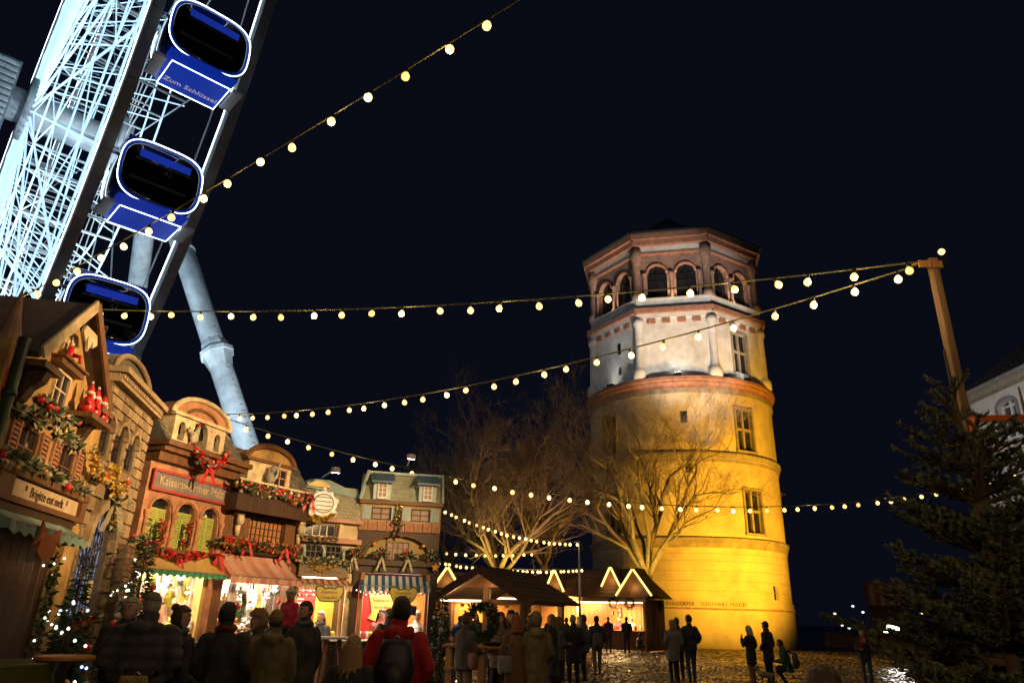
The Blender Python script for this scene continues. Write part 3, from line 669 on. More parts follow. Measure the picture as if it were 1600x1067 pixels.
def awning(parent, x0, x1, zt, zf, pj, val, m1, m2, n, mv=None, scal=True, yb=0.0):
    """sloping cloth roof in n stripes plus scalloped valance and side cheeks"""
    mb = MB(); w = (x1 - x0) / n; K = 5
    for i in range(n):
        for k in range(K):
            t0, t1 = k / K, (k + 1) / K
            S = lambda t: (yb - pj * t, zt + (zf - zt) * t - .035 * sin(pi * t))
            (ya, za), (yb_, zb) = S(t0), S(t1); xa, xb = x0 + w * i, x0 + w * (i + 1)
            dz = .012 * sin(i * 2.1)
            mb.add([(xa, ya, za), (xb, ya, za + dz * 0), (xb, yb_, zb), (xa, yb_, zb)], [(0, 1, 2, 3)], i % 2)
    for x in (x0, x1): mb.add([(x, yb, zt), (x, yb - pj, zf), (x, yb - pj, zf - val * .6), (x, yb, zf - val * .6)], [(0, 1, 2, 3)], 0)
    a = mb.build('awning', [m1, m2], parent)
    mb = MB()
    for i in range(n):
        xa, xb = x0 + w * i, x0 + w * (i + 1); q = 6
        for k in range(q):
            u0, u1 = k / q, (k + 1) / q; f = lambda u: zf - val * (.62 + (.38 * sin(pi * u) if scal else .38)); g = lambda u: yb - pj - .004 - .016 * sin(pi * 2 * u)
            mb.add([(xa + w * u0, g(u0), zf), (xa + w * u0, g(u0), f(u0)), (xa + w * u1, g(u1), f(u1)), (xa + w * u1, g(u1), zf)], [(0, 1, 2, 3)], i % 2)
    mb.build('valance', [mv or m1, mv or m2], a)
    mb = MB(); mb.tube([(x0, yb - pj, zf), (x1, yb - pj, zf)], .013, 6); mb.build('awning_bar', m_steel, a)
    return a
def shutter(parent, x0, x1, z0, z1, y, m, ns=None):
    f = MB(); t = .025
    f.box(x0, x0 + t, y - .03, y, z0, z1); f.box(x1 - t, x1, y - .03, y, z0, z1); f.box(x0 + t, x1 - t, y - .03, y, z1 - t, z1); f.box(x0 + t, x1 - t, y - .03, y, z0, z0 + t)
    s = f.build('shutter', m, parent); ns = ns or max(5, int((z1 - z0) / .05)); me = None
    for i in range(ns):
        z = z0 + t + (z1 - z0 - 2 * t) * (i + .5) / ns
        if me is None:
            b = MB(); M = Matrix.Rotation(radians(-35), 4, 'X'); b.box(-(x1 - x0) / 2 + t, (x1 - x0) / 2 - t, -.006, .006, -.022, .022, 0, M); o = b.build('slat', m, s); me = o.data
        else: o = obj('slat', me, s)
        o.location = ((x0 + x1) / 2, y - .016, z)
    return s
def pane_window(parent, x0, x1, z0, z1, y, mf, nx=2, nz=2, mg=None, name='window'):
    g = MB(); g.box(x0, x1, y, y + .015, z0, z1); w_ = g.build(name, mg or m_glass, parent)
    f = MB(); t = .028
    f.box(x0 - t, x0, y - .03, y + .02, z0 - t, z1 + t); f.box(x1, x1 + t, y - .03, y + .02, z0 - t, z1 + t); f.box(x0, x1, y - .03, y + .02, z1, z1 + t); f.box(x0 - t, x1 + t, y - .05, y + .02, z0 - t * 2, z0 - t); f.box(x0, x1, y - .03, y + .02, z0 - t, z0)
    for i in range(1, nx): x = x0 + (x1 - x0) * i / nx; f.box(x - .01, x + .01, y - .018, y - .001, z0, z1)
    for i in range(1, nz): z = z0 + (z1 - z0) * i / nz; f.box(x0, x1, y - .014, y - .0015, z - .01, z + .01)
    f.build('window_frame', mf, w_)
    return w_
def tiles(parent, x0, x1, zb, zt, yb, yt, tw, th, m, name='roof_tile', lim=300, clip=None):
    """overlapping slates on the slope from (yb, zb) to (yt, zt); each one an object"""
    n = max(1, int(round((x1 - x0) / tw))); tw = (x1 - x0) / n; S = hypot(yt - yb, zt - zb); k = max(1, int(round(S / th))); ang = atan2(zt - zb, yt - yb)
    rng = random.Random(int(x0 * 100) + int(zb * 1000)); me = []
    for q in range(3):
        b = MB(); e = .004; b.add([(-tw / 2 + e, -.03, .020 + .004 * q), (tw / 2 - e, -.03, .022), (tw / 2 - e, S / k, .004), (-tw / 2 + e, S / k, .004), (-tw / 2 + e, -.03, .004), (tw / 2 - e, -.03, .006)], [(0, 1, 2, 3), (4, 5, 1, 0), (1, 5, 2), (0, 3, 4)])
        mm = bpy.data.meshes.new(name); mm.from_pydata(b.v, [], b.f); mm.materials.append(m if not isinstance(m, list) else m[q % len(m)]); me.append(mm)
    for j in range(k):
        for i in range(-1, n + 1):
            x = x0 + tw * (i + .5 + (.5 if j % 2 else 0)); t = j / k
            if x < x0 + tw * .3 or x > x1 - tw * .3: continue
            z = zb + (zt - zb) * t
            if clip and clip(x, z): continue
            obj(name, rng.choice(me), parent, (x, yb + (yt - yb) * t, z), (ang + rng.gauss(0, .012), 0, rng.gauss(0, .012)))
def stones(parent, x0, x1, z0, z1, y, ops, m, ch=.17, lw=.30, name='stone', d=.035, rng=random.Random(5)):
    me = {}
    z = z0; row = 0
    while z < z1 - .02:
        h = min(ch, z1 - z); x = x0 - (lw * .5 if row % 2 else 0)
        while x < x1:
            L = lw * rng.uniform(.7, 1.25); a, b = max(x, x0), min(x + L, x1); x += L
            parts = [(a, b)]
            for xc, hw, zs, zp, rz in ops:
                zm = z + h / 2
                if zs - h / 2 < zm < zp + rz + h / 2:
                    k = hw if zm < zp else hw * sqrt(max(0, 1 - ((zm - zp) / max(rz + h / 2, .01)) ** 2))
                    np_ = []
                    for p, q in parts:
                        if q <= xc - k or p >= xc + k: np_.append((p, q)); continue
                        if p < xc - k: np_.append((p, xc - k))
                        if q > xc + k: np_.append((xc + k, q))
                    parts = np_
            for p, q in parts:
                if q - p < .05: continue
                key = round((q - p) / .05); 
                if key not in me or rng.random() < .3:
                    w_ = key * .05; b_ = MB(); b_.bev(-.5, .5, -d, 0, -.5, .5, .012 / max(w_, .06)); mm = bpy.data.meshes.new(name); mm.from_pydata([(vx, vy + (rng.gauss(0, .004) if vy < 0 else 0), vz) for vx, vy, vz in b_.v], [], b_.f); mm.materials.append(m[rng.randrange(len(m))] if isinstance(m, list) else m); me[key] = mm
                o = obj(name, me[key], parent, ((p + q) / 2, y, z + h / 2)); o.scale = (q - p - .012, 1, h - .012)
        z += h; row += 1
def shell(parent, x0, x1, z1, depth, m, y0=.25, name='side_wall', z0=0):
    b = MB(); b.box(x0, x0 + .06, y0, depth, z0, z1); b.box(x1 - .06, x1, y0, depth, z0, z1); b.box(x0 + .06, x1 - .06, depth - .06, depth, z0, z1); return b.build(name, m, parent)
def counter(parent, x0, x1, m, mt, depth=.25, z=1.08, panel=True):
    b = MB(); b.box(x0, x1, -.02, .06, .12, z - .04)
    n = max(2, int((x1 - x0) / .16))
    cw = b.build('counter_front', m, parent)
    me = None
    for i in range(n):
        if me is None: q = MB(); q.bev(-(x1 - x0) / n / 2 + .006, (x1 - x0) / n / 2 - .006, -.02, 0, .12, z - .05, .006); o = q.build('plank', m, cw); me = o.data
        else: o = obj('plank', me, cw)
        o.location = (x0 + (x1 - x0) * (i + .5) / n, -.021, 0)
    b = MB(); b.bev(x0 - .04, x1 + .04, -.22, depth, z - .04, z, .01); b.build('counter_top', mt, parent)
def spotarm(parent, x, y, z, tx, ty, tz, power, col_=(1.0, .80, .5), spot=110, ln=.5):
    """small floodlight on an arm over the front"""
    b = MB(); b.tube([(x, y + ln, z - .05), (x, y, z)], .018, 6); b.tube([(x - .05, y, z), (x + .05, y, z)], .03, 8)
    o = b.build('lamp_arm', m_steel, parent); b = MB(); b.bev(-.09, .09, -.04, .04, -.05, .05, .01); d = Vector((tx - x, ty - y, tz - z)); 
    hd = b.build('lamp_head', m_steel, o, loc=(x, y, z - .04)); hd.rotation_euler = d.to_track_quat('-Y', 'Z').to_euler()
    g = MB(); g.box(-.08, .08, -.046, -.041, -.04, .04); g.build('lamp_glass', m_flood, hd)
    l = lamp('arm_light', 'SPOT', (x, y, z - .04), power, col_, parent, size=.06, spot=spot, blend=.8); l.rotation_euler = d.to_track_quat('-Z', 'Y').to_euler()
m_ochre = mat('ochre_plaster', (0.48, 0.30, 0.11), 0.9, var=0.42, scale=4, bump=0.6, bscale=24, spec=.2)
m_cream = mat('cream_plaster', (0.64, 0.52, 0.33), 0.9, var=0.34, scale=5, bump=0.4, spec=.2)
m_salmon = mat('salmon_plaster', (0.46, 0.225, 0.125), 0.9, var=0.42, scale=4, bump=0.5, bscale=24, spec=.2)
m_shutb = wood('shutter_salmon', (0.45, 0.22, 0.12))
m_stone = [mat('sandstone_a', (0.34, 0.235, 0.125), 0.85, var=0.3, scale=9, bump=0.4, bscale=30), mat('sandstone_b', (0.27, 0.19, 0.105), 0.85, var=0.3, scale=9, bump=0.4, bscale=30), mat('sandstone_c', (0.40, 0.29, 0.165), 0.85, var=0.3, scale=9, bump=0.4, bscale=30)]
m_mortar = mat('mortar_dark', (0.13, 0.095, 0.06), 0.9, var=0.3, scale=10)
m_signw = mat('sign_cream', (0.60, 0.46, 0.27), 0.6, var=0.15)
m_ink = mat('sign_ink', (0.09, 0.05, 0.025), 0.6, var=0)
m_slate = [mat('slate_a', (0.17, 0.155, 0.125), 0.6, var=0.35, scale=12, bump=0.3), mat('slate_b', (0.125, 0.115, 0.095), 0.6, var=0.35, scale=12, bump=0.3), mat('slate_c', (0.22, 0.195, 0.15), 0.6, var=0.35, scale=12, bump=0.3)]

# ---------------- house 1: ochre gable
h1 = house(1, 'ochre gabled stall front with green awning at the left edge')
OP1 = [(-.35, .26, 2.98, 3.40, 0), (.75, .26, 2.98, 3.40, 0)]
b = MB(); arch_wall(b, -1.25, 1.67, 2.55, 4.1, OP1, 0, .2); b.poly([(-1.0, 4.1), (1.2, 4.1), (.1, 4.9)], 0, .2); b.box(1.3, 1.67, -.02, .2, 0, 2.55); b.box(-1.25, -.75, -.02, .2, 0, 2.55); b.build('wall', m_ochre, h1)
shell(h1, -1.25, 1.67, 4.05, 2.4, m_ochre)
b = MB(); b.box(-.75, 1.3, .12, .18, 0, 2.55); dr = b.build('door_wall', m_dwood, h1)
for i in range(9):
    q = MB(); q.bev(-.11, .11, -.02, 0, .1, 2.5, .006); q.build('plank', m_dwood, dr, loc=(-.64 + i * .228, .12, 0))
for x0, x1 in ((-.61, -.09), (.49, 1.01)):
    pane_window(h1, x0 + .02, x1 - .02, 3.0, 3.38, .035, m_bwood, 2, 2)
    shutter(h1, x0 - .22, x0 - .01, 2.97, 3.42, -.005, m_shutb); shutter(h1, x1 + .01, x1 + .22, 2.97, 3.42, -.005, m_shutb)
# roof: two slabs overhanging the front, pale soffit boards, barge boards
ap = (-.02, 4.95); roofm = mat('gable_roof_brown', (.075, .05, .042), .7, var=.3, scale=8, bump=.4)
for s, ex in ((-1, -1.06), (1, 1.14)):
    d = Vector((ex - ap[0], 0, 3.98 - ap[1])); nn = Vector((-d.z, 0, d.x)).normalized() * (s if s < 0 else -1) ; nn = Vector((abs(nn.x) * s, 0, abs(nn.z)))
    b = MB(); A = Vector((ap[0], 0, ap[1])); E = A + d; t = nn * .07
    vs = [A + Vector((0, -.2, 0)), E + Vector((0, -.2, 0)), E + Vector((0, 2.4, 0)), A + Vector((0, 2.4, 0))]
    b.add(vs + [p + t for p in vs], [(0, 3, 2, 1), (4, 5, 6, 7), (0, 1, 5, 4), (1, 2, 6, 5), (2, 3, 7, 6), (3, 0, 4, 7)]); rr = b.build('roof_slope', roofm, h1)
    b = MB(); A2 = A + Vector((0, -.22, .06)); E2 = E + Vector((0, -.22, .06)); b.bar(A2, E2, .03, .13); b.build('barge_board', m_cream if s < 0 else m_bwood, rr)
    b = MB(); b.box(E.x - .42 if s > 0 else E.x - .02, E.x + .02 if s > 0 else E.x + .42, -.28, -.01, 3.89, 3.96); b.build('eave_shelf', m_bwood, h1)
    b = MB(); xk = E.x - .22 if s > 0 else E.x + .2
    b.poly([(-.0, 3.88), (-.25, 3.88), (-.22, 3.78), (-.13, 3.70), (-.08, 3.58), (0, 3.5)], -.07, .07); b.v = [(xk + y, x, z) for x, y, z in b.v]; b.build('bracket', m_dwood, h1)
b = MB(); b.poly([(x - .40, z - .1) for x, z in [(.2, 4.78), (.55, 4.78), (.62, 4.68), (.5, 4.6), (.47, 4.68), (.38, 4.52), (.3, 4.68), (.26, 4.6), (.14, 4.68)]], -.23, -.20); b.build('gable_ornament', m_cream, h1)
b = MB(); b.poly([(-.06 + .17 * cos(a), 4.44 + .2 * sin(a)) for a in [2 * pi * i / 18 for i in range(18)]], -.05, -.005); ov = b.build('oval_frame', m_cream, h1)
b = MB(); b.poly([(-.06 + .115 * cos(a), 4.44 + .15 * sin(a)) for a in [2 * pi * i / 18 for i in range(18)]], -.06, -.051); b.build('oval_panel', m_signw, ov)
b = MB(); b.bar((-.34, -.06, 4.2), (.36, -.06, 4.2), .12, .06); b.bar((-.36, -.08, 4.25), (.38, -.08, 4.25), .16, .03); b.build('lintel_cornice', m_bwood, h1)
pane_window(h1, -.14, .22, 3.76, 4.12, -.012, m_cream, 2, 2)
b = MB(); b.box(.38, 1.12, -.3, -.005, 3.74, 3.80); b.build('figure_shelf', m_bwood, h1)
# sign
b = MB(); b.box(-.98, 1.5, -.1, -.002, 2.60, 2.66); b.box(-.98, 1.5, -.12, -.002, 2.86, 2.93); b.box(-.95, -.62, -.1, -.002, 2.66, 2.86); b.box(1.32, 1.5, -.1, -.002, 2.66, 2.86); b.build('sign_frame', m_bwood, h1)
b = MB(); b.box(-.6, 1.3, -.06, -.003, 2.66, 2.84); sg = b.build('sign_board', m_signw, h1)
text('*  Brigitte ent melt  *', .15, sg, (.35, -.064, 2.75), m_ink, sx=.95)
b = MB(); b.box(-.75, 1.3, -.06, -.003, 2.42, 2.59); b.build('canopy_beam', m_dwood, h1)
m_mint = mat('mint_canvas', (0.27, 0.40, 0.33), 0.75, var=0.2, scale=5, bump=.1)
awning(h1, -1.25, .85, 2.55, 2.36, .42, .13, m_mint, m_mint, 9)
b = MB(); b.poly([(0, 0), (.14, .05), (.12, -.06), (.24, -.12), (.44, -.12), (.56, -.05), (.54, .06), (.68, .02), (.6, .1), (.6, .2), (.42, .12), (.26, .12), (.1, .24), (.1, .1)], -.01, .01); tag(b.build('banner_scroll', mat('orange_scroll', (.5, .12, .03), .6, var=.2), loc=hworld(1, -.75, -.46, 2.18), rot=(0, 0, hframe(1)[1])), 'orange scroll shaped sign hung on the mint awning', 'sign')
b = MB(); b.box(0, .3, -.01, .01, 0, .36); tag(b.build('notice_board', mat('yellow_notice', (.42, .33, .09), .6), loc=hworld(1, -.55, .05, 1.7), rot=(0, 0, hframe(1)[1])), 'yellow notice sheet on the dark planks below the mint awning', 'notice')
for i, (a, b_) in enumerate(((-.68, .0), (.42, 1.1))):
    garland('frosted garland over the %s shuttered window of the ochre stall' % ('left' if i == 0 else 'right'), 1, [(a, -.06, 3.45), ((a + b_) / 2, -.07, 3.50), (b_, -.06, 3.44)], .06, 170, [m_frost, m_green2, m_green], (0, 0, 1, 2), [(m_gold, 3, .03), (m_red, 2, .025)])
garland('bauble garland in the planter above the ochre stall sign', 1, [(-.9, -.1, 2.98), (.3, -.1, 3.0), (1.5, -.1, 2.97)], .085, 460, [m_green, m_frost, m_green2], (0, 1, 1, 2), [(m_red, 7, .045), (m_gold, 12, .04), (m_frost, 6, .045)])
garland('garland with red baubles under the small gable window', 1, [(-.25, -.07, 3.70), (.15, -.1, 3.63), (.75, -.08, 3.70)], .065, 230, [m_green, m_frost, m_green2], (0, 1, 1, 2), [(m_red, 8, .04), (m_frost, 5, .04)])
def santa(i, x, lab):
    t = thing('santa_figurine', lab, 'figurine', hworld(1, x - .42, -.2, 3.802), hframe(1)[1] + .3 * i, 'santa figurines on the shelf')
    b = MB(); b.lathe([(.075, 0), (.085, .06), (.06, .17), (.035, .19)], 10); b.sph((0, -.01, .22), .045, 8, 6); b.tube([(-.06, 0, .15), (-.09, -.05, .09)], [.025, .02], 6); b.tube([(.06, 0, .15), (.09, -.05, .09)], [.025, .02], 6); b.build('body', m_red, t, True)
    b = MB(); b.lathe([(.05, .235), (.042, .28), (.012, .36), (0, .37)], 10); b.build('hat', m_red, t, True); b = MB(); b.sph((0, 0, .37), .02, 6, 4); b.lathe([(.05, .225), (.055, .24), (.05, .255)], 10); b.sph((0, -.05, .195), (.035, .015, .04), 6, 4); b.build('beard', m_white, t, True)
santa(0, .86, 'red santa figurine at the left end of the gable shelf'); santa(1, 1.1, 'red santa figurine in the middle of the gable shelf'); santa(2, 1.36, 'red santa figurine at the right end of the gable shelf')
santa2 = thing('santa_figurine', 'small red santa figurine sitting on the lintel under the oval', 'figurine', hworld(1, -.2, -.12, 4.27), hframe(1)[1], 'santa figurines on the shelf')
b = MB(); b.lathe([(.05, 0), (.05, .05), (.03, .13), (.012, .15)], 8); b.tube([(0, -.03, .03), (0, -.12, .02), (.0, -.13, -.06)], [.025, .022, .02], 6); b.build('body', m_red, santa2, True); b = MB(); b.sph((0, 0, .16), .03, 6, 5); b.build('head', m_white, santa2, True)
# the drain pipes and a stone roof beyond at the frame edge
for nm, lab, x, y, z, r, c in (('drain_pipe', 'dark green upright pipe at the left edge', -4.84, 6.62, 4.1, .055, (.03, .05, .03)), ('drain_pipe', 'orange red pipe beside the green one', -5.04, 6.72, 4.0, .07, (.42, .07, .02))):
    b = MB(); b.tube([(0, 0, 0), (0, 0, z)], r, 14); 
    for q in (1.2, 2.6, 3.5): b.lathe([(r + .012, q), (r + .012, q + .06)], 14)
    tag(b.build(nm, mat(nm + str(c[0]), c, .45, var=.2), None, True, loc=(x, y, 0)), lab, 'pipe')
t = thing('roof_pinnacle', 'dark brown pointed pinnacle above the red pipe', 'pinnacle', (-5.22, 6.9, 0)); b = MB(); b.lathe([(.11, 3.6), (.11, 4.15), (.13, 4.17), (.07, 4.4), (.0, 4.8)], 12); b.build('cone', m_terra2, t); b = MB(); b.box(-.1, .1, -.1, .1, 0, 3.6); b.build('post', m_dwood, t)
sb = thing('stone_gable', 'grey stone block wall behind the ochre stall roof', 'wall', (-7.3, 6.2, 0), atan2(6.5, -1.6)); b = MB(); b.box(0, 4.6, .0, .3, 0, 5.55); sbw = b.build('backing', m_mortar, sb); m_gst = [mat('grey_block_a', (.36, .34, .29), .85, var=.2, scale=6, bump=.3), mat('grey_block_b', (.29, .27, .23), .85, var=.2, scale=6, bump=.3)]
stones(sb, 0, 4.6, 4.3, 5.55, 0, [], m_gst, .14, .26, 'block')

# ---------------- house 2: sandstone with arches
h2 = house(2, 'sandstone block stall front with three arched windows and iron gate arch')
OP2 = [(.12, .19, 3.55, 3.90, .19), (.72, .19, 3.55, 3.90, .19), (1.32, .19, 3.55, 3.90, .19)]; OPB = [(.74, .50, 0.0, 2.35, .55)]
b = MB(); arch_wall(b, -.0, 2.02, 3.2, 4.55, OP2, 0, .22); arch_wall(b, 0, 2.02, 0, 3.2, OPB, 0, .3); wl2 = b.build('wall', m_mortar, h2)
stones(wl2, 0, 2.02, 3.2, 4.5, -.001, [(x, hw + .05, a, p, r + .05) for x, hw, a, p, r in OP2], m_stone, .15, .27)
stones(wl2, 0, 2.02, .0, 3.2, -.001, [(.74, .62, 0, 2.35, .67)], m_stone, .2, .36)
for x, hw, a, p, r in OP2 + OPB:
    o_, i_ = arc(x, p, hw + (.06 if hw < .3 else .13), 0, pi, 10, r + (.06 if hw < .3 else .13)), arc(x, p, hw, 0, pi, 10, r)
    for q in range(10):
        b = MB(); b.poly([i_[q], o_[q], o_[q + 1], i_[q + 1]], -.07 if hw < .3 else -.11, -.002); b.build('voussoir', m_stone[q % 3], wl2)
    if hw < .3:
        g = MB(); g.box(x - hw, x + hw, .03, .05, a, p + r); g.build('arched_window', m_glass, h2)
shell(h2, 0, 2.02, 4.5, 2.2, m_mortar, .3)
b = MB(); b.box(-.06, 2.1, -.12, .2, 4.552, 4.60); b.box(-.1, 2.14, -.2, .2, 4.68, 4.76); b.box(-.04, 2.08, -.08, .2, 4.603, 4.677); cn = b.build('cornice', m_stone[2], h2)
b = MB()
for i in range(22): b.box(-.02 + i * .098, .035 + i * .098, -.14, -.081, 4.61, 4.67)
stuff(b.build('dentil', m_stone[2], cn))
b = MB()
for j in range(9):
    a0_, a1_ = pi * j / 9, pi * (j + 1) / 9
    b.add([(1.0 + .95 * cos(a0_), .15, 4.76 + .42 * sin(a0_)), (1.0 + .95 * cos(a1_), .15, 4.76 + .42 * sin(a1_)), (1.0 + .95 * cos(a1_), 1.9, 4.76 + .42 * sin(a1_)), (1.0 + .95 * cos(a0_), 1.9, 4.76 + .42 * sin(a0_))], [(0, 1, 2, 3)])
b.poly([(1 + .95 * cos(pi * j / 12), 4.76 + .42 * sin(pi * j / 12)) for j in range(13)], .1, .149); b.build('barrel_roof', m_slate[1], h2)
b = MB(); b.tube([(1 + .9 * cos(pi * j / 16), .06, 4.76 + .40 * sin(pi * j / 16)) for j in range(17)], .045, 6); b.build('arch_rib', m_stone[1], h2, True)
# iron gate with blue lit glass behind
b = MB(); b.poly([(.24, 1.5), (1.24, 1.5)] + arc(.74, 2.35, .5, 0, pi, 10, .55), .09, .11); gt = b.build('gate_glass', mat('blue_gate_glass', (.2, .3, .6), .2, emit=(.25, .35, .8), es=.35, sample=False), h2)
b = MB()
for i in range(9): x = .30 + i * .11; b.tube([(x, .06, 1.45), (x, .06, 2.35 + .55 * sqrt(max(0, 1 - ((x - .74) / .5) ** 2)) - .01)], .011, 5)
for k in range(7):
    a = pi * (k + .5) / 7; b.tube([(.74, .05, 2.0), (.74 + .48 * cos(a), .05, 2.05 + .6 * sin(a))], .010, 5)
b.tube([(.74 + .25 * cos(pi * k / 12), .05, 2.02 + .3 * sin(pi * k / 12)) for k in range(13)], .01, 5); b.tube([(.24, .055, 1.95), (1.24, .055, 1.95)], .014, 5)
for k in range(12): 
    cx, cz = .36 + .19 * (k % 4), 2.2 + .2 * (k // 4); b.tube([(cx + .06 * cos(2 * pi * q / 8), .045, cz + .06 * sin(2 * pi * q / 8)) for q in range(9)], .008, 4)
stuff(b.build('iron_grille', m_black, h2))
b = MB(); b.box(.24, 1.24, .2, .26, 0, 1.5); b.build('gate_panel', m_dwood, h2)
b = MB(); b.box(1.62, 1.98, -.16, -.04, 0, 2.5); bt = b.build('buttress', m_mortar, h2); stones(bt, 1.62, 1.98, 0, 2.5, -.16, [], [m_terra2, mat('brick_brown', (.2, .1, .06), .85, var=.3, scale=9, bump=.3)], .085, .19, 'brick', .02)
garland('yellow flower swag below the arched stone windows', 2, [(-.1, -.14, 3.5), (.12, -.16, 3.26), (.45, -.16, 3.2), (.72, -.16, 3.42), (1.05, -.16, 3.12), (1.42, -.16, 3.3)], .085, 480, [m_yel, m_gold, m_frost], (0, 0, 1, 2), [(m_red, 5, .035), (m_gold, 8, .035)], .05, .02)
garland('hanging yellow flower tassel with a long bow on the stone front', 2, [(1.1, -.16, 3.15), (1.15, -.16, 2.85), (1.2, -.16, 2.6)], .07, 200, [m_yel, m_frost, m_green2], (0, 1, 1, 2), [], .07, .02, bow=[(1.05, -.2, 2.98, .28, m_frost)])
t = thing('hanging_sign', 'small cream sign hanging in the stone arch', 'sign', hworld(2, .58, -.1, 1.95), hframe(2)[1]); b = MB(); b.box(-.08, .08, -.01, .01, -.28, 0); b.build('board', m_signw, t); b = MB(); b.tube([(0, 0, 0), (0, .1, .3)], .006, 4); b.build('hanger', m_black, t)

# ---------------- house 3: salmon front with round arches
h3 = house(3, 'salmon stall front with three arched green shutters and old lettering sign')
OP3 = [(.42, .24, 2.58, 3.12, .24), (1.05, .24, 2.58, 3.12, .24), (1.68, .24, 2.58, 3.12, .24)]
b = MB(); arch_wall(b, 0, 2.1, 2.48, 4.2, OP3, 0, .2); b.box(0, .16, 0, .2, 0, 2.48); b.box(1.78, 2.1, 0, .2, 0, 2.48); b.build('wall', m_salmon, h3)
shell(h3, 0, 2.1, 4.2, 2.0, m_salmon)
m_lime = mat('lime_shutter', (0.40, 0.44, 0.11), 0.6, var=0.2)
for x, hw, a, p, r in OP3:
    shutter(h3, x - hw + .03, x - .015, a, p + .08, .08, m_lime, 14); shutter(h3, x + .015, x + hw - .03, a, p + .08, .1, m_lime, 14)
    g = MB(); g.box(x - hw, x + hw, .11, .13, a, p + r); g.build('arched_window', m_glass, h3)
    b = MB(); b.tube([(xx, -.01, zz) for xx, zz in arc(x, p, hw + .04, 0, pi, 12)], .03, 6); b.build('arch_moulding', m_salmon, h3, True)
for x in (.105, .735, 1.365, 1.995):
    b = MB(); b.lathe([(.055, 2.55), (.055, 2.62), (.035, 2.65), (.032, 3.02), (.06, 3.08), (.065, 3.14)], 10, (x, -.03, 0)); b.build('column', m_salmon, h3, True)
b = MB(); b.box(.08, 2.0, -.05, -.002, 3.48, 3.80); sg = b.build('sign_board', mat('sign_grey', (.20, .18, .17), .6, var=.2), h3)
f = MB(); fr = mat('sign_red_frame', (.38, .06, .05), .5)
f.box(.04, 2.04, -.08, -.051, 3.77, 3.82); f.box(.04, 2.04, -.08, -.051, 3.46, 3.51); f.box(.04, .09, -.079, -.051, 3.51, 3.77); f.box(1.99, 2.04, -.079, -.051, 3.51, 3.77); f.build('sign_frame', fr, sg)
text('Kaiserswerther Pfalz', .215, sg, (1.04, -.056, 3.64), m_signw, sx=.93)
b = MB(); b.box(-.06, 2.16, -.28, .2, 4.10, 4.18); b.box(-.1, 2.2, -.38, .2, 4.182, 4.27); b.box(-.02, 2.12, -.16, .2, 3.95, 4.098); b.build('eave_cornice', m_bwood, h3)
# mansard with small slates
b = MB(); b.add([(0, -.25, 4.27), (2.1, -.25, 4.27), (2.1, .35, 5.0), (0, .35, 5.0), (0, 2, 5.0), (2.1, 2, 5.0), (0, 2, 4.27), (2.1, 2, 4.27)], [(0, 1, 2, 3), (3, 2, 5, 4), (0, 3, 4, 6), (1, 7, 5, 2), (6, 4, 5, 7)]); ms = b.build('mansard', m_slate[1], h3)
tiles(ms, 0, 2.1, 4.27, 5.0, -.25, .35, .13, .1, m_slate)
b = MB(); arch_wall(b, .38, 1.72, 4.28, 4.78, [(.58, .08, 4.34, 4.58, .08), (1.05, .2, 4.3, 4.56, .2), (1.52, .08, 4.34, 4.58, .08)], -.22, -.12); b.box(.38, .46, -.119, .3, 4.28, 4.78); b.box(1.64, 1.72, -.119, .3, 4.28, 4.78); dm = b.build('dormer_wall', m_cream, h3)
g = MB(); g.box(.46, 1.64, -.09, -.07, 4.28, 4.78); g.build('dormer_glass', m_glass, dm)
b = MB(); o_ = arc(1.05, 4.78, .74, 0, pi, 14, .36); b.poly(o_, -.2, .3); b.build('dormer_pediment', m_salmon, h3)
b = MB(); b.tube([(x, -.23, z) for x, z in arc(1.05, 4.78, .76, 0, pi, 14, .37)], .045, 6); b.bar((.3, -.23, 4.78), (1.8, -.23, 4.78), .1, .06); b.build('pediment_moulding', m_cream, h3)
b = MB(); b.tube([(x, -.215, z) for x, z in arc(1.05, 4.78, .4, 0, pi, 12, .2)], .03, 6); b.build('pediment_arch', m_bwood, h3)
fg = thing('bird_figure', 'pale rooster figure standing on the dormer ledge', 'figurine', hworld(3, .88, -.3, 4.27), hframe(3)[1]); b = MB(); b.sph((0, 0, .16), (.09, .06, .12), 8, 6); b.tube([(.04, 0, .22), (.06, 0, .34), (.08, 0, .38)], [.05, .035, .03], 8); b.tube([(-.06, 0, .2), (-.15, 0, .3), (-.17, 0, .22)], [.05, .03, .02], 6); b.tube([(0, 0, .08), (0, 0, 0)], .02, 5); b.build('body', m_frost, fg, True); b = MB(); b.lathe([(.025, .4), (0, .5)], 5, (.07, 0, 0)); b.build('comb', m_red, fg)
b = MB(); b.box(.0, 2.14, -.12, -.002, 2.50, 2.57); b.build('ledge', m_bwood, h3)
m_ycan = mat('yellow_canvas', (0.56, 0.38, 0.12), 0.7, var=0.12, bump=.1); m_gval = mat('green_canvas', (0.03, 0.22, 0.10), 0.7, var=0.15)
awning(h3, -.1, 1.78, 2.52, 2.19, .5, .10, m_ycan, m_ycan, 12, m_gval)
counter(h3, .16, 1.8, m_dwood, m_bwood)
for x0_, x1_ in ((1.72, 1.80), (.14, .2)): MB().box(x0_, x1_, -.06, .1, 1.08, 2.3).build('window_post', mat('yellow_post', (.55, .36, .10), .6), h3)
b = MB(); b.box(.06, 2.04, 1.2, 1.24, 0, 2.45); b.box(.06, 2.04, .2, 1.2, 2.36, 2.4); b.build('stall_lining', mat('pale_lining', (.66, .60, .52), .7, var=.1), h3)
b = MB(); b.box(.3, 1.6, .3, .36, 2.28, 2.34); b.build('lamp_strip', m_flood, h3); lamp('stall_light', 'AREA', (.95, .45, 2.25), 165, (1.0, .86, .66), h3, size=1.0)
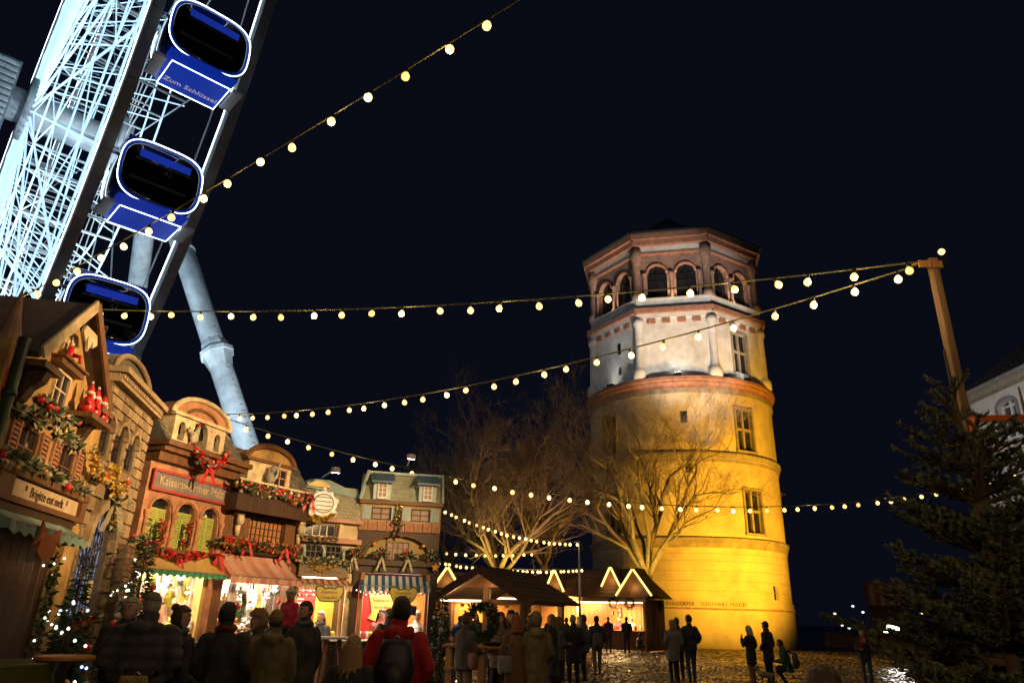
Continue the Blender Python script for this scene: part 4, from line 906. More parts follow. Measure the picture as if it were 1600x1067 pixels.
lamp('stall_light', 'POINT', (.6, .3, 2.0), 50, (1.0, .9, .74), h3, size=.12)
garland('red ribbon garland looped under the green arched shutters', 3, [(.0, -.2, 2.62), (.35, -.22, 2.58), (.75, -.26, 2.46), (1.05, -.28, 2.38), (1.4, -.26, 2.5), (1.7, -.22, 2.5)], .06, 330, [m_red, m_green, m_gold], (0, 0, 1), [(m_red, 8, .035), (m_gold, 4, .03)], .07, .022, bow=[(1.02, -.34, 2.42, .16), (2.05, -.3, 2.55, .26)])
garland('red garland climbing the column between the two left green shutters', 3, [(.73, -.08, 2.5), (.74, -.1, 2.75), (.72, -.09, 3.0)], .05, 120, [m_red, m_green, m_gold], (0, 1, 1, 2), [(m_red, 4, .03)], .06)
garland('red garland climbing the column between the two right green shutters', 3, [(1.37, -.08, 2.5), (1.36, -.1, 2.75), (1.37, -.09, 3.0)], .05, 120, [m_red, m_green, m_gold], (0, 1, 1, 2), [(m_red, 4, .03)], .06)
garland('red flower and fir bunch under the dormer of the salmon stall', 3, [(.8, -.34, 4.28), (1.0, -.42, 4.08), (1.25, -.42, 3.98), (1.5, -.4, 4.1), (1.65, -.36, 4.3)], .075, 330, [m_red, m_green, m_frost], (0, 0, 1, 2), [(m_red, 8, .04), (m_frost, 4, .035)], .08, .024, bow=[(1.18, -.48, 3.98, .22)])
garland('golden wreath with red ribbon at the left corner of the salmon stall', 3, [(.1 + .17 * cos(2 * pi * k / 14), -.3, 2.45 + .2 * sin(2 * pi * k / 14)) for k in range(15)], .045, 260, [m_gold, m_frost, m_green], (0, 1, 2), [(m_red, 4, .03)], .06, .015, bow=[(.24, -.35, 2.3, .2)], name='wreath', cat='wreath')

for o in kids(h3):
    if o.name.startswith(('dormer', 'pediment')): o.location.x -= .27
fg.location = hworld(3, .55, -.3, 4.27)
# ---------------- house 4: slate roof, balcony with garlands, pink awning
h4 = house(4, 'dark timber stall front with slate roof, balcony garlands and pink awning')
b = MB(); arch_wall(b, 0, 2.19, 2.5, 3.9, [(1.15, .5, 2.86, 3.34, 0)], 0, .2); b.box(0, .22, 0, .2, 0, 2.5); b.box(1.97, 2.19, 0, .2, 0, 2.5); b.build('wall', m_bwood, h4)
shell(h4, 0, 2.19, 3.9, 2.0, m_dwood)
pane_window(h4, .68, 1.62, 2.9, 3.3, .1, m_dwood, 8, 3, mat('amber_glass', (.25, .1, .03), .3, emit=(1, .4, .1), es=.12, sample=False))
b = MB(); b.add([(0, -.2, 3.85), (2.19, -.2, 3.85), (2.19, .5, 4.75), (0, .5, 4.75), (0, 2, 4.75), (2.19, 2, 4.75), (0, 2, 3.85), (2.19, 2, 3.85)], [(0, 1, 2, 3), (3, 2, 5, 4), (0, 3, 4, 6), (1, 7, 5, 2), (6, 4, 5, 7), (0, 6, 7, 1)]); ms = b.build('slate_roof', m_slate[1], h4)
tiles(ms, 0, 2.19, 3.85, 4.75, -.2, .5, .17, .14, m_slate)
b = MB(); b.box(.62, 1.78, -.24, .4, 3.86, 4.42); dm = b.build('dormer_wall', m_cream, h4); b = MB(); b.poly(arc(1.2, 4.42, .62, 0, pi, 14, .3), -.22, .4); b.build('dormer_pediment', m_ochre, dm)
b = MB(); b.tube([(x, -.25, z) for x, z in arc(1.2, 4.42, .66, 0, pi, 14, .33)], .06, 6); b.bar((.5, -.26, 4.42), (1.9, -.26, 4.42), .1, .06); b.build('pediment_moulding', m_bwood, dm)
pane_window(dm, 1.3, 1.62, 4.0, 4.32, -.252, mat('peach_frame', (.5, .25, .14), .6), 2, 2)
b = MB(); b.box(.15, 2.12, -.42, -.001, 3.62, 3.70); b.box(.15, 2.12, -.42, -.36, 3.38, 3.62); b.box(.15, .21, -.36, -.001, 3.38, 3.62); b.box(2.06, 2.12, -.36, -.001, 3.38, 3.62); bl = b.build('balcony', m_dwood, h4)
for i in range(9):
    q = MB(); q.lathe([(.03, 3.70), (.04, 3.74), (.018, 3.8), (.035, 3.87), (.02, 3.94)], 8, (.25 + i * .22, -.38, 0)); q.build('baluster', m_cream, bl, True)
b = MB(); b.box(.15, 2.12, -.42, -.34, 3.94, 3.98); b.build('balcony_rail', m_cream, bl)
b = MB(); b.box(.1, 2.15, -.14, -.001, 2.64, 2.75); b.build('beam', m_dwood, h4)
for i in range(13):
    q = MB(); q.lathe([(.02, 2.76), (.028, 2.84), (.02, 2.92)], 6, (.4 + i * .125, -.1, 0)); q.build('spindle', mat('amber_spindle', (.55, .26, .07), .5), h4, True)
def corbel_head(h, x, z):
    b = MB(); b.sph((x, -.12, z), (.08, .09, .11), 8, 6); b.box(x - .08, x + .08, -.16, -.001, z + .09, z + .16); b.lathe([(.04, z - .3), (.06, z - .1)], 8, (x, -.08, 0)); b.build('carved_bracket', m_cream, h, True)
corbel_head(h4, .28, 3.24); corbel_head(h4, 1.98, 3.24)
m_pink = mat('pink_canvas', (0.62, 0.27, 0.20), 0.7, var=0.12, bump=.1); m_pink2 = mat('pale_pink_canvas', (0.66, 0.40, 0.30), 0.7, var=0.12)
awning(h4, -.08, 1.7, 2.60, 2.2, .5, .12, m_pink, m_pink2, 10, None, False)
counter(h4, .22, 1.97, m_dwood, m_bwood)
b = MB(); b.box(.06, 2.13, 1.2, 1.24, 0, 2.5); b.box(.06, 2.13, .2, 1.2, 2.4, 2.44); b.build('stall_lining', MATS['pale_lining'], h4)
b = MB(); b.box(.4, 1.8, .3, .36, 2.3, 2.36); b.build('lamp_strip', m_flood, h4); lamp('stall_light', 'AREA', (1.1, .45, 2.25), 165, (1.0, .86, .66), h4, size=1.0)
garland('long red and green garland along the slate roofed balcony', 4, [(.12, -.44, 3.86), (.6, -.48, 3.78), (1.2, -.48, 3.82), (1.8, -.48, 3.72), (2.15, -.46, 3.85)], .085, 560, [m_green, m_red, m_frost, m_green2], (0, 0, 1, 2, 3), [(m_red, 14, .04), (m_gold, 8, .035)], .09, .024, bow=[(2.05, -.52, 3.9, .26)])
garland('red and green garland on the beam above the pink awning', 4, [(.12, -.24, 2.8), (.7, -.26, 2.76), (1.4, -.26, 2.8), (2.1, -.24, 2.78)], .085, 520, [m_green, m_red, m_green2, m_gold], (0, 0, 1, 2, 3), [(m_red, 12, .04), (m_gold, 5, .03)], .09, .024, bow=[(.75, -.32, 2.85, .2), (1.75, -.32, 2.82, .22)])
fg = thing('cat_figure', 'grey and white cat figure sitting on the balcony rail', 'figurine', hworld(4, .98, -.4, 3.98), hframe(4)[1]); b = MB(); b.sph((0, 0, .12), (.08, .1, .13), 8, 6); b.sph((.02, -.05, .28), .065, 8, 6); b.lathe([(.02, .33), (0, .39)], 4, (.0, -.05, 0)); b.lathe([(.02, .33), (0, .39)], 4, (.06, -.05, 0)); b.build('body', mat('cat_grey', (.3, .27, .24), .8), fg, True); b = MB(); b.tube([(.1, 0, .05), (.2, 0, .2), (.22, 0, .4), (.26, 0, .48)], [.03, .028, .025, .02], 6); b.build('tail', m_frost, fg, True)

for o in kids(h4):
    if o.name.startswith('dormer'): o.location.x -= .45
    if o.name.startswith('balcony'): o.location.x -= .3
fg.location = hworld(4, .6, -.4, 3.98)
# ---------------- house 5: narrow front with fish-scale roof and white clock
h5 = house(5, 'narrow cream stall front with scale roof and round white ornament')
b = MB(); arch_wall(b, 0, 1.22, 2.55, 3.5, [(.38, .34, 3.16, 3.42, 0), (.5, .0, 2, 2, 0)][:1], 0, .2); b.box(0, .07, 0, .2, 0, 2.55); b.box(1.08, 1.22, 0, .2, 0, 2.55); b.build('wall', m_cream, h5)
shell(h5, 0, 1.22, 3.5, 2.0, m_dwood)
m_scale = [mat('scale_tan', (.40, .37, .25), .7, var=.2, scale=10, bump=.3), mat('scale_olive', (.33, .32, .22), .7, var=.2, scale=10, bump=.3)]
b = MB(); b.add([(0, -.12, 3.52), (1.22, -.12, 3.52), (1.22, .25, 4.3), (0, .25, 4.3), (0, 2, 4.3), (1.22, 2, 4.3), (0, 2, 3.52), (1.22, 2, 3.52)], [(0, 1, 2, 3), (3, 2, 5, 4), (0, 3, 4, 6), (1, 7, 5, 2), (6, 4, 5, 7), (0, 6, 7, 1)]); ms = b.build('scale_roof', m_scale[1], h5)
tiles(ms, 0, 1.22, 3.52, 4.2, -.12, .2, .085, .085, m_scale, 'scale')
b = MB(); b.poly([(-.02, 4.2), (1.26, 4.05), (1.26, 4.13), (.9, 4.26), (.5, 4.40), (.1, 4.40), (-.02, 4.36)], .1, .26); b.build('roof_crest', mat('teal_trim', (.20, .30, .27), .6, var=.15), h5)
b = MB(); b.poly(arc(.25, 4.23, .24, 0, pi, 10, .12), .05, .099); b.build('crest_medallion', m_yel, h5)
m_orn = mat('bright_white_lacquer', (.78, .77, .72), .5, var=.08)
b = MB(); b.poly([(.3 + .30 * cos(a), 3.82 + .27 * sin(a)) for a in [2 * pi * i / 22 for i in range(22)]], -.26, -.12); ck = b.build('round_ornament', m_orn, h5)
for (x, z, r) in ((.3, 4.14, .055), (.02, 3.9, .08), (.58, 3.9, .08), (.05, 3.62, .1), (.55, 3.62, .1), (.14, 4.05, .06), (.46, 4.05, .06)): b = MB(); b.sph((x, -.2, z), (r, .06, r), 10, 6); b.build('scroll', m_orn, ck, True)
b = MB()
for k in range(4): b.box(.12, .48, -.272, -.261, 3.68 + k * .09, 3.70 + k * .09)
b.tube([(.3 + .22 * cos(2 * pi * q / 20), -.268, 3.83 + .2 * sin(2 * pi * q / 20)) for q in range(21)], .012, 5); b.build('ornament_lines', m_trimgrey, ck)
b = MB(); b.box(-.04, 1.26, -.2, -.001, 3.46, 3.53); b.box(-.04, 1.26, -.22, -.001, 3.02, 3.12); b.build('ledge', mat('pink_ledge', (.5, .26, .17), .7, var=.15), h5)
pane_window(h5, .06, .70, 3.18, 3.40, .1, m_white, 4, 1)
b = MB(); b.poly([(.74, 3.13), (1.0, 3.13), (.98, 3.25), (.88, 3.3), (.84, 3.42), (.76, 3.44)], -.14, -.08); b.build('fretwork', m_signw, h5)
pane_window(h5, .1, .42, 2.72, 2.95, .0 - .004, m_dwood, 3, 2); pane_window(h5, .55, .85, 2.72, 2.95, -.004, m_dwood, 3, 2)
for i, x in enumerate((.05, .48, .92)): b = MB(); b.lathe([(.05, 2.72), (.035, 2.85), (0, 2.97)], 6, (x, -.1, 0)); tag(b.build('pale_cone_tree', mat('mint_cone', (.35, .52, .45), .6), None, True, loc=hworld(5, 0, 0, 0), rot=(0, 0, hframe(5)[1])), ('small mint cone tree left of the two stall windows', 'small mint cone tree between the two stall windows', 'small mint cone tree right of the two stall windows')[i], 'ornament')
b = MB(); b.box(-.02, 1.05, -.16, -.002, 2.33, 2.52); sg = b.build('sign_board', mat('sign_olive', (.20, .145, .065), .6, var=.2), h5); text('Lustschlösschen', .15, sg, (.5, -.164, 2.425), m_ink, sx=.85)
b = MB(); b.box(-.04, 1.07, -.19, -.161, 2.51, 2.55); b.box(-.04, 1.07, -.19, -.161, 2.30, 2.335); b.build('sign_frame', m_bwood, sg)
m_cr = mat('cream_canvas', (.66, .50, .34), .7, var=.1); m_rdst = mat('rust_canvas', (.40, .12, .05), .7, var=.15)
awning(h5, .0, 1.06, 2.29, 2.14, .5, .12, m_rdst, m_cr, 14, m_cr)
counter(h5, .07, 1.1, m_dwood, m_white)
m_redl = mat('red_lining', (.60, .025, .015), .6, var=.12); m_orl = mat('orange_lining', (.68, .22, .03), .6, var=.12)
b = MB(); b.box(.06, .72, 1.0, 1.04, 0, 2.5); b.box(.06, 1.16, .2, 1.0, 2.4, 2.44); b.build('stall_lining', m_redl, h5); b = MB(); b.box(.73, 1.16, 1.0, 1.04, 0, 2.5); b.build('side_lining', m_yel, h5)
b = MB(); b.box(.2, .95, .3, .35, 2.28, 2.33); b.build('lamp_strip', m_flood, h5); lamp('stall_light', 'AREA', (.55, .4, 2.22), 50, (1.0, .84, .62), h5, size=.7)
b = MB()
for k, (l, z) in enumerate(((.34, 1.86), (.5, 1.78), (.46, 1.68), (.4, 1.62), (.48, 1.55), (.36, 1.48))): b.box(.12, .12 + l, .985, .998, z, z + .018)
b.build('price_lines', m_white, h5)
b = MB(); b.tube([(1.0, -.05, 1.08), (1.0, -.05, 2.3)], .05, 8); b.build('post', m_lwood, h5)
spotarm(h5, .3, -.9, 4.5, .45, 0, 3.6, 120, (1, .88, .64), 100, 1.0)
def cartouche(h, x, y, z, s1, s2, lab):
    t = thing('cartouche_sign', lab, 'sign', hworld(h, x, y, z), hframe(h)[1])
    P = [(-.30, .05), (-.27, .14), (-.17, .15), (-.11, .10), (0, .12), (.11, .10), (.17, .15), (.27, .14), (.30, .05), (.25, -.06), (.19, -.14), (.08, -.15), (-.08, -.15), (-.19, -.14), (-.25, -.06)]
    b = MB(); b.poly(P, -.02, 0); b.build('board', mat('cartouche_yellow', (.58, .46, .10), .6, var=.12), t)
    b = MB(); b.tube([(a, -.02, c) for a, c in P + P[:1]], .014, 5); b.build('edge', mat('cartouche_green', (.06, .13, .03), .6), t)
    text(s1, .085, t, (0, -.024, .03), m_bwood, sx=.8); text(s2, .085, t, (0, -.024, -.07), m_bwood, sx=.8)
    b = MB(); b.tube([(-.15, -.01, .14), (-.15, .0, .3)], .005, 4); b.tube([(.15, -.01, .14), (.15, 0, .3)], .005, 4); b.build('hanger', m_black, t)
cartouche(5, .56, -.54, 1.97, 'Kräuterbrot', 'Crema Brot', 'yellow cartouche sign hung from the cream striped awning')
garland('yellow flower swag beneath the round white ornament', 5, [(-.02, -.26, 3.62), (.12, -.3, 3.5), (.3, -.31, 3.46), (.5, -.3, 3.52), (.66, -.26, 3.62)], .06, 330, [m_yel, m_gold, m_green], (0, 0, 1, 2), [(m_red, 4, .03), (m_gold, 8, .03)], .045, .02)
garland('frosted garland on the narrow stall ledge under its window', 5, [(-.02, -.23, 3.1), (.4, -.26, 3.07), (.82, -.24, 3.1)], .05, 240, [m_frost, m_green, m_gold], (0, 0, 1, 2), [(m_red, 3, .025), (m_gold, 4, .025)], .06)
garland('frosted garland above the lettered sign of the narrow stall', 5, [(-.05, -.22, 2.66), (.3, -.26, 2.62), (.7, -.26, 2.66), (1.2, -.24, 2.58)], .065, 420, [m_frost, m_green2, m_green], (0, 0, 1, 2), [(m_frost, 8, .035), (m_gold, 8, .03)], .07)
garland('hanging golden tinsel in front of the lettered sign', 5, [(.25, -.2, 2.58), (.45, -.21, 2.46), (.6, -.21, 2.46), (.8, -.2, 2.58)], .05, 200, [m_gold, m_yel], (0, 1), [], .05, .01)

# ---------------- house 6: pale blue shutters, striped awning
h6 = house(6, 'tall timber stall front with pale blue shutters and blue striped awning')
m_sage = mat('sage_boards', (.36, .38, .26), .7, var=.15, scale=4); m_pblue = mat('pale_blue_paint', (.42, .53, .53), .6, var=.12); m_tan = mat('tan_plaster', (.40, .30, .13), .8, var=.2, scale=3, bump=.2); m_blk = mat('pink_block', (.42, .21, .115), .8, var=.2, scale=5, bump=.25)
b = MB(); arch_wall(b, 0, 1.85, 3.57, 3.95, [(.48, .22, 3.60, 3.88, 0), (1.38, .22, 3.60, 3.88, 0)], 0, .2); b.build('upper_wall', m_tan, h6)
b = MB(); arch_wall(b, .0, 1.85, 2.62, 3.35, [(.93, .76, 2.74, 2.75, .52)], 0, .12); b.build('arch_wall', m_dwood, h6)
b = MB(); b.box(.1, 1.76, .13, .16, 2.7, 3.35); b.build('arch_infill', m_tan, h6)
b = MB(); b.tube([(x, -.01, z) for x, z in arc(.93, 2.75, .78, 0, pi, 18, .53)], .03, 6); b.build('arch_moulding', m_bwood, h6, True)
pane_window(h6, .70, 1.16, 2.76, 3.12, .1, mat('brown_frame', (.2, .12, .08), .6), 4, 3, mat('curtain_glass', (.32, .22, .18), .3))
for x in (.38, 1.5):
    b = MB(); b.lathe([(.0, 0), (.05, .02), (.06, .05), (.045, .09), (0, .1)], 10); tag(b.build('hanging_bell', m_gold, None, True, loc=hworld(6, x, .02, 3.02), rot=(0, 0, 0)), 'little round lamp on the tan arch, %s of the lattice window' % ('left' if x < 1 else 'right'), 'ornament')
for i in range(9):
    w_ = 1.86 / 9; b = MB(); b.bev(-w_ / 2 + .004, w_ / 2 - .004, -.06, 0, 3.352, 3.568, .01); b.build('stone_block', m_blk, h6, loc=(-.005 + w_ * (i + .5), .0, 0))
b = MB(); b.box(0, 1.85, .001, .2, 3.35, 3.57); b.build('block_backing', m_mortar, h6)
shell(h6, 0, 1.85, 3.95, 2.0, m_dwood)
b = MB(); b.box(-.03, 1.88, -.1, .2, 3.952, 4.03); b.build('eave_board', m_bwood, h6)
b = MB(); b.add([(0, -.04, 4.03), (1.85, -.04, 4.03), (1.85, .22, 4.66), (0, .22, 4.66), (0, 2, 4.66), (1.85, 2, 4.66), (0, 2, 4.03), (1.85, 2, 4.03)], [(0, 1, 2, 3), (3, 2, 5, 4), (0, 3, 4, 6), (1, 7, 5, 2), (6, 4, 5, 7), (0, 6, 7, 1)]); ms = b.build('roof', m_sage, h6)
tiles(ms, 0, 1.85, 4.03, 4.66, -.04, .22, .1, .105, [m_sage, mat('sage_dark', (.30, .32, .22), .7, var=.15)], 'shingle', clip=lambda x, z: .25 < x < .68 or 1.3 < x < 1.72)
b = MB(); b.bar((-.02, -.1, 4.03), (.12, .1, 4.72), .05, .06); b.bar((1.87, -.1, 4.03), (1.87, .18, 4.72), .05, .06); b.bar((.1, .2, 4.70), (1.87, .2, 4.70), .08, .06); b.build('roof_trim', m_pblue, h6)
for x in (.46, 1.5):
    b = MB(); b.box(x - .2, x + .2, -.14, .15, 4.035, 4.46); dm = b.build('dormer', m_pblue, h6); pane_window(dm, x - .08, x + .08, 4.10, 4.40, -.155, m_white, 2, 3, MATS['curtain_glass'])
    b = MB(); b.add([(x - .26, -.3, 4.44), (x + .26, -.3, 4.44), (x + .26, .22, 4.72), (x - .26, .22, 4.72), (x - .26, -.3, 4.40), (x + .26, -.3, 4.40), (x + .26, .22, 4.68), (x - .26, .22, 4.68)], [(0, 1, 2, 3), (7, 6, 5, 4), (0, 4, 5, 1), (1, 5, 6, 2), (2, 6, 7, 3), (3, 7, 4, 0)]); dr_ = b.build('dormer_roof', mat('blue_slate', (.10, .17, .25), .5, var=.25, scale=10), dm)
    for k in range(6): q = MB(); q.bar((x - .22 + k * .088, -.3, 4.455), (x - .22 + k * .088, .22, 4.735), .012, .012); q.build('seam', MATS['blue_slate'], dr_)
for x in (.48, 1.38):
    pane_window(h6, x - .19, x + .19, 3.63, 3.86, .06, m_dwood, 2, 2, MATS['curtain_glass']); shutter(h6, x - .42, x - .23, 3.60, 3.90, -.005, m_pblue, 9); shutter(h6, x + .23, x + .42, 3.60, 3.90, -.005, m_pblue, 9)
b = MB(); b.box(-.02, 1.87, -.2, -.001, 2.60, 2.72); b.box(-.02, 1.87, -.1, -.0015, 2.44, 2.6); b.box(.0, .14, -.08, .2, 0, 2.44); b.box(1.68, 1.85, -.08, .2, 0, 2.44); b.build('timber_frame', m_dwood, h6)
for x0_, r0_ in ((.2, .05), (1.62, .035)): MB().tube([(x0_, -.12, 1.08), (x0_, -.12, 2.44)], r0_, 8).build('post', m_lwood, h6)
m_wst = mat('white_canvas', (.70, .69, .66), .7, var=.08); m_bst = mat('blue_canvas', (.02, .13, .30), .7, var=.15)
awning(h6, .16, 1.66, 2.40, 2.16, .5, .13, m_bst, m_wst, 20)
counter(h6, .14, 1.68, m_dwood, m_white)
b = MB(); b.box(.06, 1.12, 1.0, 1.04, 0, 2.5); b.build('stall_lining', m_redl, h6); b = MB(); b.box(1.13, 1.79, 1.0, 1.04, 0, 2.5); b.box(1.74, 1.78, .2, 1.0, 0, 2.5); b.build('side_lining', m_orl, h6); b = MB(); b.box(.06, 1.79, .2, 1.0, 2.4, 2.44); b.build('stall_ceiling', m_redl, h6)
b = MB(); b.box(.3, 1.5, .3, .35, 2.28, 2.33); b.build('lamp_strip', m_flood, h6); lamp('stall_light', 'AREA', (.9, .4, 2.22), 58, (1.0, .84, .62), h6, size=1.0)
P = [(.42, 1.5), (.5, 1.62), (.46, 1.85), (.4, 2.05), (.52, 2.1), (.62, 2.02), (.8, 2.04), (.95, 2.02), (1.02, 2.1), (1.12, 2.05), (1.04, 1.85), (1.02, 1.62), (1.1, 1.5), (.9, 1.44), (.75, 1.48), (.6, 1.44)]
b = MB(); b.poly(P, .96, .985); mn = b.build('menu_shield', mat('menu_yellow', (.66, .42, .07), .6), h6); text('Reibekuchen', .12, mn, (.76, .95, 1.9), m_redl, sx=.85); text('mit Apfelmus', .09, mn, (.76, .95, 1.75), m_redl, sx=.85)
cartouche(6, 1.08, -.54, 2.0, 'Düsseldorfer', 'Reibekuchen', 'yellow cartouche sign hung from the blue striped awning')
spotarm(h6, 1.0, -.9, 4.95, .9, 0, 3.7, 120, (1, .88, .64), 100, 1.0)
for i, (x, lab) in enumerate(((.02, 'leftmost fir bunch with cream ribbon on the dark timber ledge'), (.62, 'second fir bunch with cream ribbon on the dark timber ledge'), (1.2, 'third fir bunch with cream ribbon on the dark timber ledge'), (1.74, 'rightmost fir bunch, with a gold star, on the dark timber ledge'))):
    t = garland(lab, 6, [(x - .1, -.22, 2.82), (x, -.25, 2.86), (x + .1, -.22, 2.8)], .09, 170, [m_green, m_green2, m_frost], (0, 0, 1, 2), [(m_red, 5, .035), (m_gold, 3, .03)], .1, .02, bow=[(x, -.3, 2.76, .2, m_frost)] if i < 3 else None, name='fir_bunch', cat='decoration')
    if i == 3:
        b = MB(); b.poly([((.1 if k % 2 == 0 else .045) * sin(2 * pi * k / 10), (.1 if k % 2 == 0 else .045) * cos(2 * pi * k / 10)) for k in range(10)], -.02, .02); b.build('star', mat('orange_star', (.75, .33, .04), .5), t, loc=hworld(6, x + .02, -.3, 2.6) - t.location, rot=(0, 0, hframe(6)[1]))
garland('tall gold flower drop with dark ribbon between the blue shutters', 6, [(.93, -.1, 3.95), (.93, -.12, 3.8), (.93, -.13, 3.6), (.93, -.12, 3.42)], .06, 260, [m_frost, m_gold, m_green], (0, 1, 1, 2), [(m_gold, 8, .03)], .06, .018, bow=[(.93, -.18, 3.5, .2, m_dwood)])
garland('white fairy light swag under the blue striped awning', 6, [(.2, -.4, 2.08), (.5, -.42, 2.02), (.9, -.42, 2.06), (1.3, -.42, 2.02), (1.62, -.4, 2.08)], .05, 160, [m_green, m_frost], (0, 1), [], .06, .015, lights=22)

# ================================================================== POLE WITH FLOODS, STRINGS OF BULBS
pole = thing('wooden_mast', 'square wooden mast carrying the light strings, right of the tower', 'mast', (4.7, 7.08, 0))
b = MB(); b.bev(-.043, .043, -.043, .043, 0, 5.5, .008); b.build('post', wood('mast_timber', (.22, .13, .055), .7, 2, 30), pole)
b = MB(); b.box(-.2, .06, -.075, -.051, 5.36, 5.44); b.tube([(-.2, -.05, 5.42), (-.24, 0, 5.42)], .012, 6); b.build('cross_bracket', m_lwood, pole)
b = MB(); b.box(.052, .14, -.05, .05, 5.40, 5.48); b.build('mast_lamp', m_black, pole); b = MB(); b.sph((.06, -.1, 5.54), .036, 10, 6); b.build('mast_bulb', m_bulb, pole)
for tx, ty, tz, pw, sp in ((-5.6, 9.6, 4.1, 7600, 32), (-5.6, 13.2, 3.8, 8600, 28), (-3.6, 16.2, 3.6, 7800, 25)):
    lamp('mast_floodlight', 'SPOT', (4.5, 7.0, 5.2), pw, (1.0, .63, .29), None, target=(tx, ty, tz), size=.12, spot=sp, blend=.9)
b = MB(); b.bar((4.72, 7.04, 3.64), (6.4, 7.15, 3.74), .008, .075); tag(b.build('barrier_tape', mat('orange_tape', (.85, .16, .02), .5, var=.1)), 'orange plastic tape tied to the wooden mast', 'tape')
b = MB(); b.bar((4.70, 6.99, 3.64), (4.68, 6.97, 3.40), .06, .006); tag(b.build('tape_end', MATS['orange_tape']), 'loose end of the orange tape hanging at the mast', 'tape')
ml = thing('fill_lamp_post', 'added lamp post behind the viewer, holding a fill light', 'lamp post', (1.5, -4.5, 0)); MB().tube([(0, 0, 0), (0, 0, 3.9)], [.07, .05], 10).build('post', m_black, ml, True); MB().lathe([(.28, 4.35), (.1, 4.5), (0, 4.52)], 14).build('lamp_shade', m_black, ml); MB().sph((0, 0, 4.15), .14, 12, 8).build('lamp_globe', m_bulb, ml, True)  # added unseen post for the fill light on nearby backs and the fir
lamp('fill_lamp_light', 'POINT', (0, 0, 4.15), 820, (1.0, .70, .42), ml, size=.3)
BULB = {}
def bulb_mesh(r, v=0):
    if (r, v) not in BULB:
        b = MB(); b.lathe([(.012, 0), (.018, -.005), (.018, -.045), (.014, -.055)], 8, (0, 0, 0), 0)
        b.lathe([(.012, -.05), (r * .55, -.06), (r * .95, -.06 - r * .6), (r, -.06 - r), (r * .85, -.06 - r * 1.55), (r * .45, -.06 - r * 1.9), (0, -.06 - r * 2)], 10, (0, 0, 0), 1)
        me = bpy.data.meshes.new('bulb'); me.from_pydata(b.v, [], b.f); me.materials.append(m_black); me.materials.append((m_bulb, m_bulb2, m_bulb3)[v]); me.polygons.foreach_set('material_index', b.m); me.polygons.foreach_set('use_smooth', [True] * len(b.f)); BULB[(r, v)] = me
    return BULB[(r, v)]
def light_string(label, a, c, sag, n, r=.038, every=0, pw=10, rc=.011, skip=0.0):
    a = Vector(a); c = Vector(c); t = thing('light_string', label, 'light string', a, 0, 'strings of round bulbs over the square')
    f = lambda q: a.lerp(c, q) - Vector((0, 0, sag * 4 * q * (1 - q)))
    b = MB(); b.tube([f(i / 60) - a for i in range(61)], rc, 5); b.build('cable', m_cable, t, True); rng = random.Random(n)
    for i in range(n):
        q = (i + .5 + rng.uniform(-.13, .13)) / n
        if rng.random() < skip: continue
        p = f(q); o = obj('bulb', bulb_mesh(r, rng.choice((0, 0, 0, 0, 1, 2, 2))), t, p - a, (rng.gauss(0, .22), rng.gauss(0, .22), 0))
        if every and i % every == every // 2: lamp('bulb_light', 'POINT', p - a - Vector((0, 0, .2)), pw, WARM, t, size=.05)
light_string('bulb string rising steeply to the top edge past the gondolas', (1.5, 4.68, 7.96), (-8.6, 11.2, 6.42), .12, 20, .049, 3, 14)
light_string('long bulb string from the mast top across to the ochre gable', (4.6, 7.05, 5.46), (-8.06, 10.83, 6.22), .30, 28, .042, 3, 14)
light_string('bulb string sagging from the mast to the salmon stall roof', (4.55, 7.05, 5.42), (-8.65, 16.92, 6.08), .62, 34, .042, 4, 14)
light_string('lowest long bulb string across the square in front of the tower', (-7.94, 17.26, 6.3), (19.2, 23.5, 7.2), 2.1, 52, .056, 5, 16, .012)
light_string('bulb string from the blue shuttered stall down to the lamp pole', (-3.09, 33.86, 6.25), (3.73, 37.82, 5.23), .4, 23, .068, 7, 14)
light_string('short level bulb string in front of the left bare tree', (-3.15, 35.86, 4.48), (1.53, 37.97, 4.71), .1, 10, .066)
light_string('bulb string hanging just above the timber pavilion roof', (-3.04, 31.85, 3.75), (3.9, 37.5, 3.95), .2, 30, .062, 9, 12)
lp = thing('lamp_pole', 'slim grey metal pole holding a bulb string beside the pavilion', 'pole', (3.73, 37.82, 0)); b = MB(); b.tube([(0, 0, 0), (0, 0, 5.28)], [.07, .05], 10); b.build('pole', m_steel, lp, True); b = MB(); b.tube([(-.25, 0, 5.25), (.05, 0, 5.25)], .03, 6); b.build('pole_arm', m_steel, lp)

lamp('mast_bulb_light', 'POINT', (4.0, 6.3, 5.2), 22, WARM, None, size=.05)
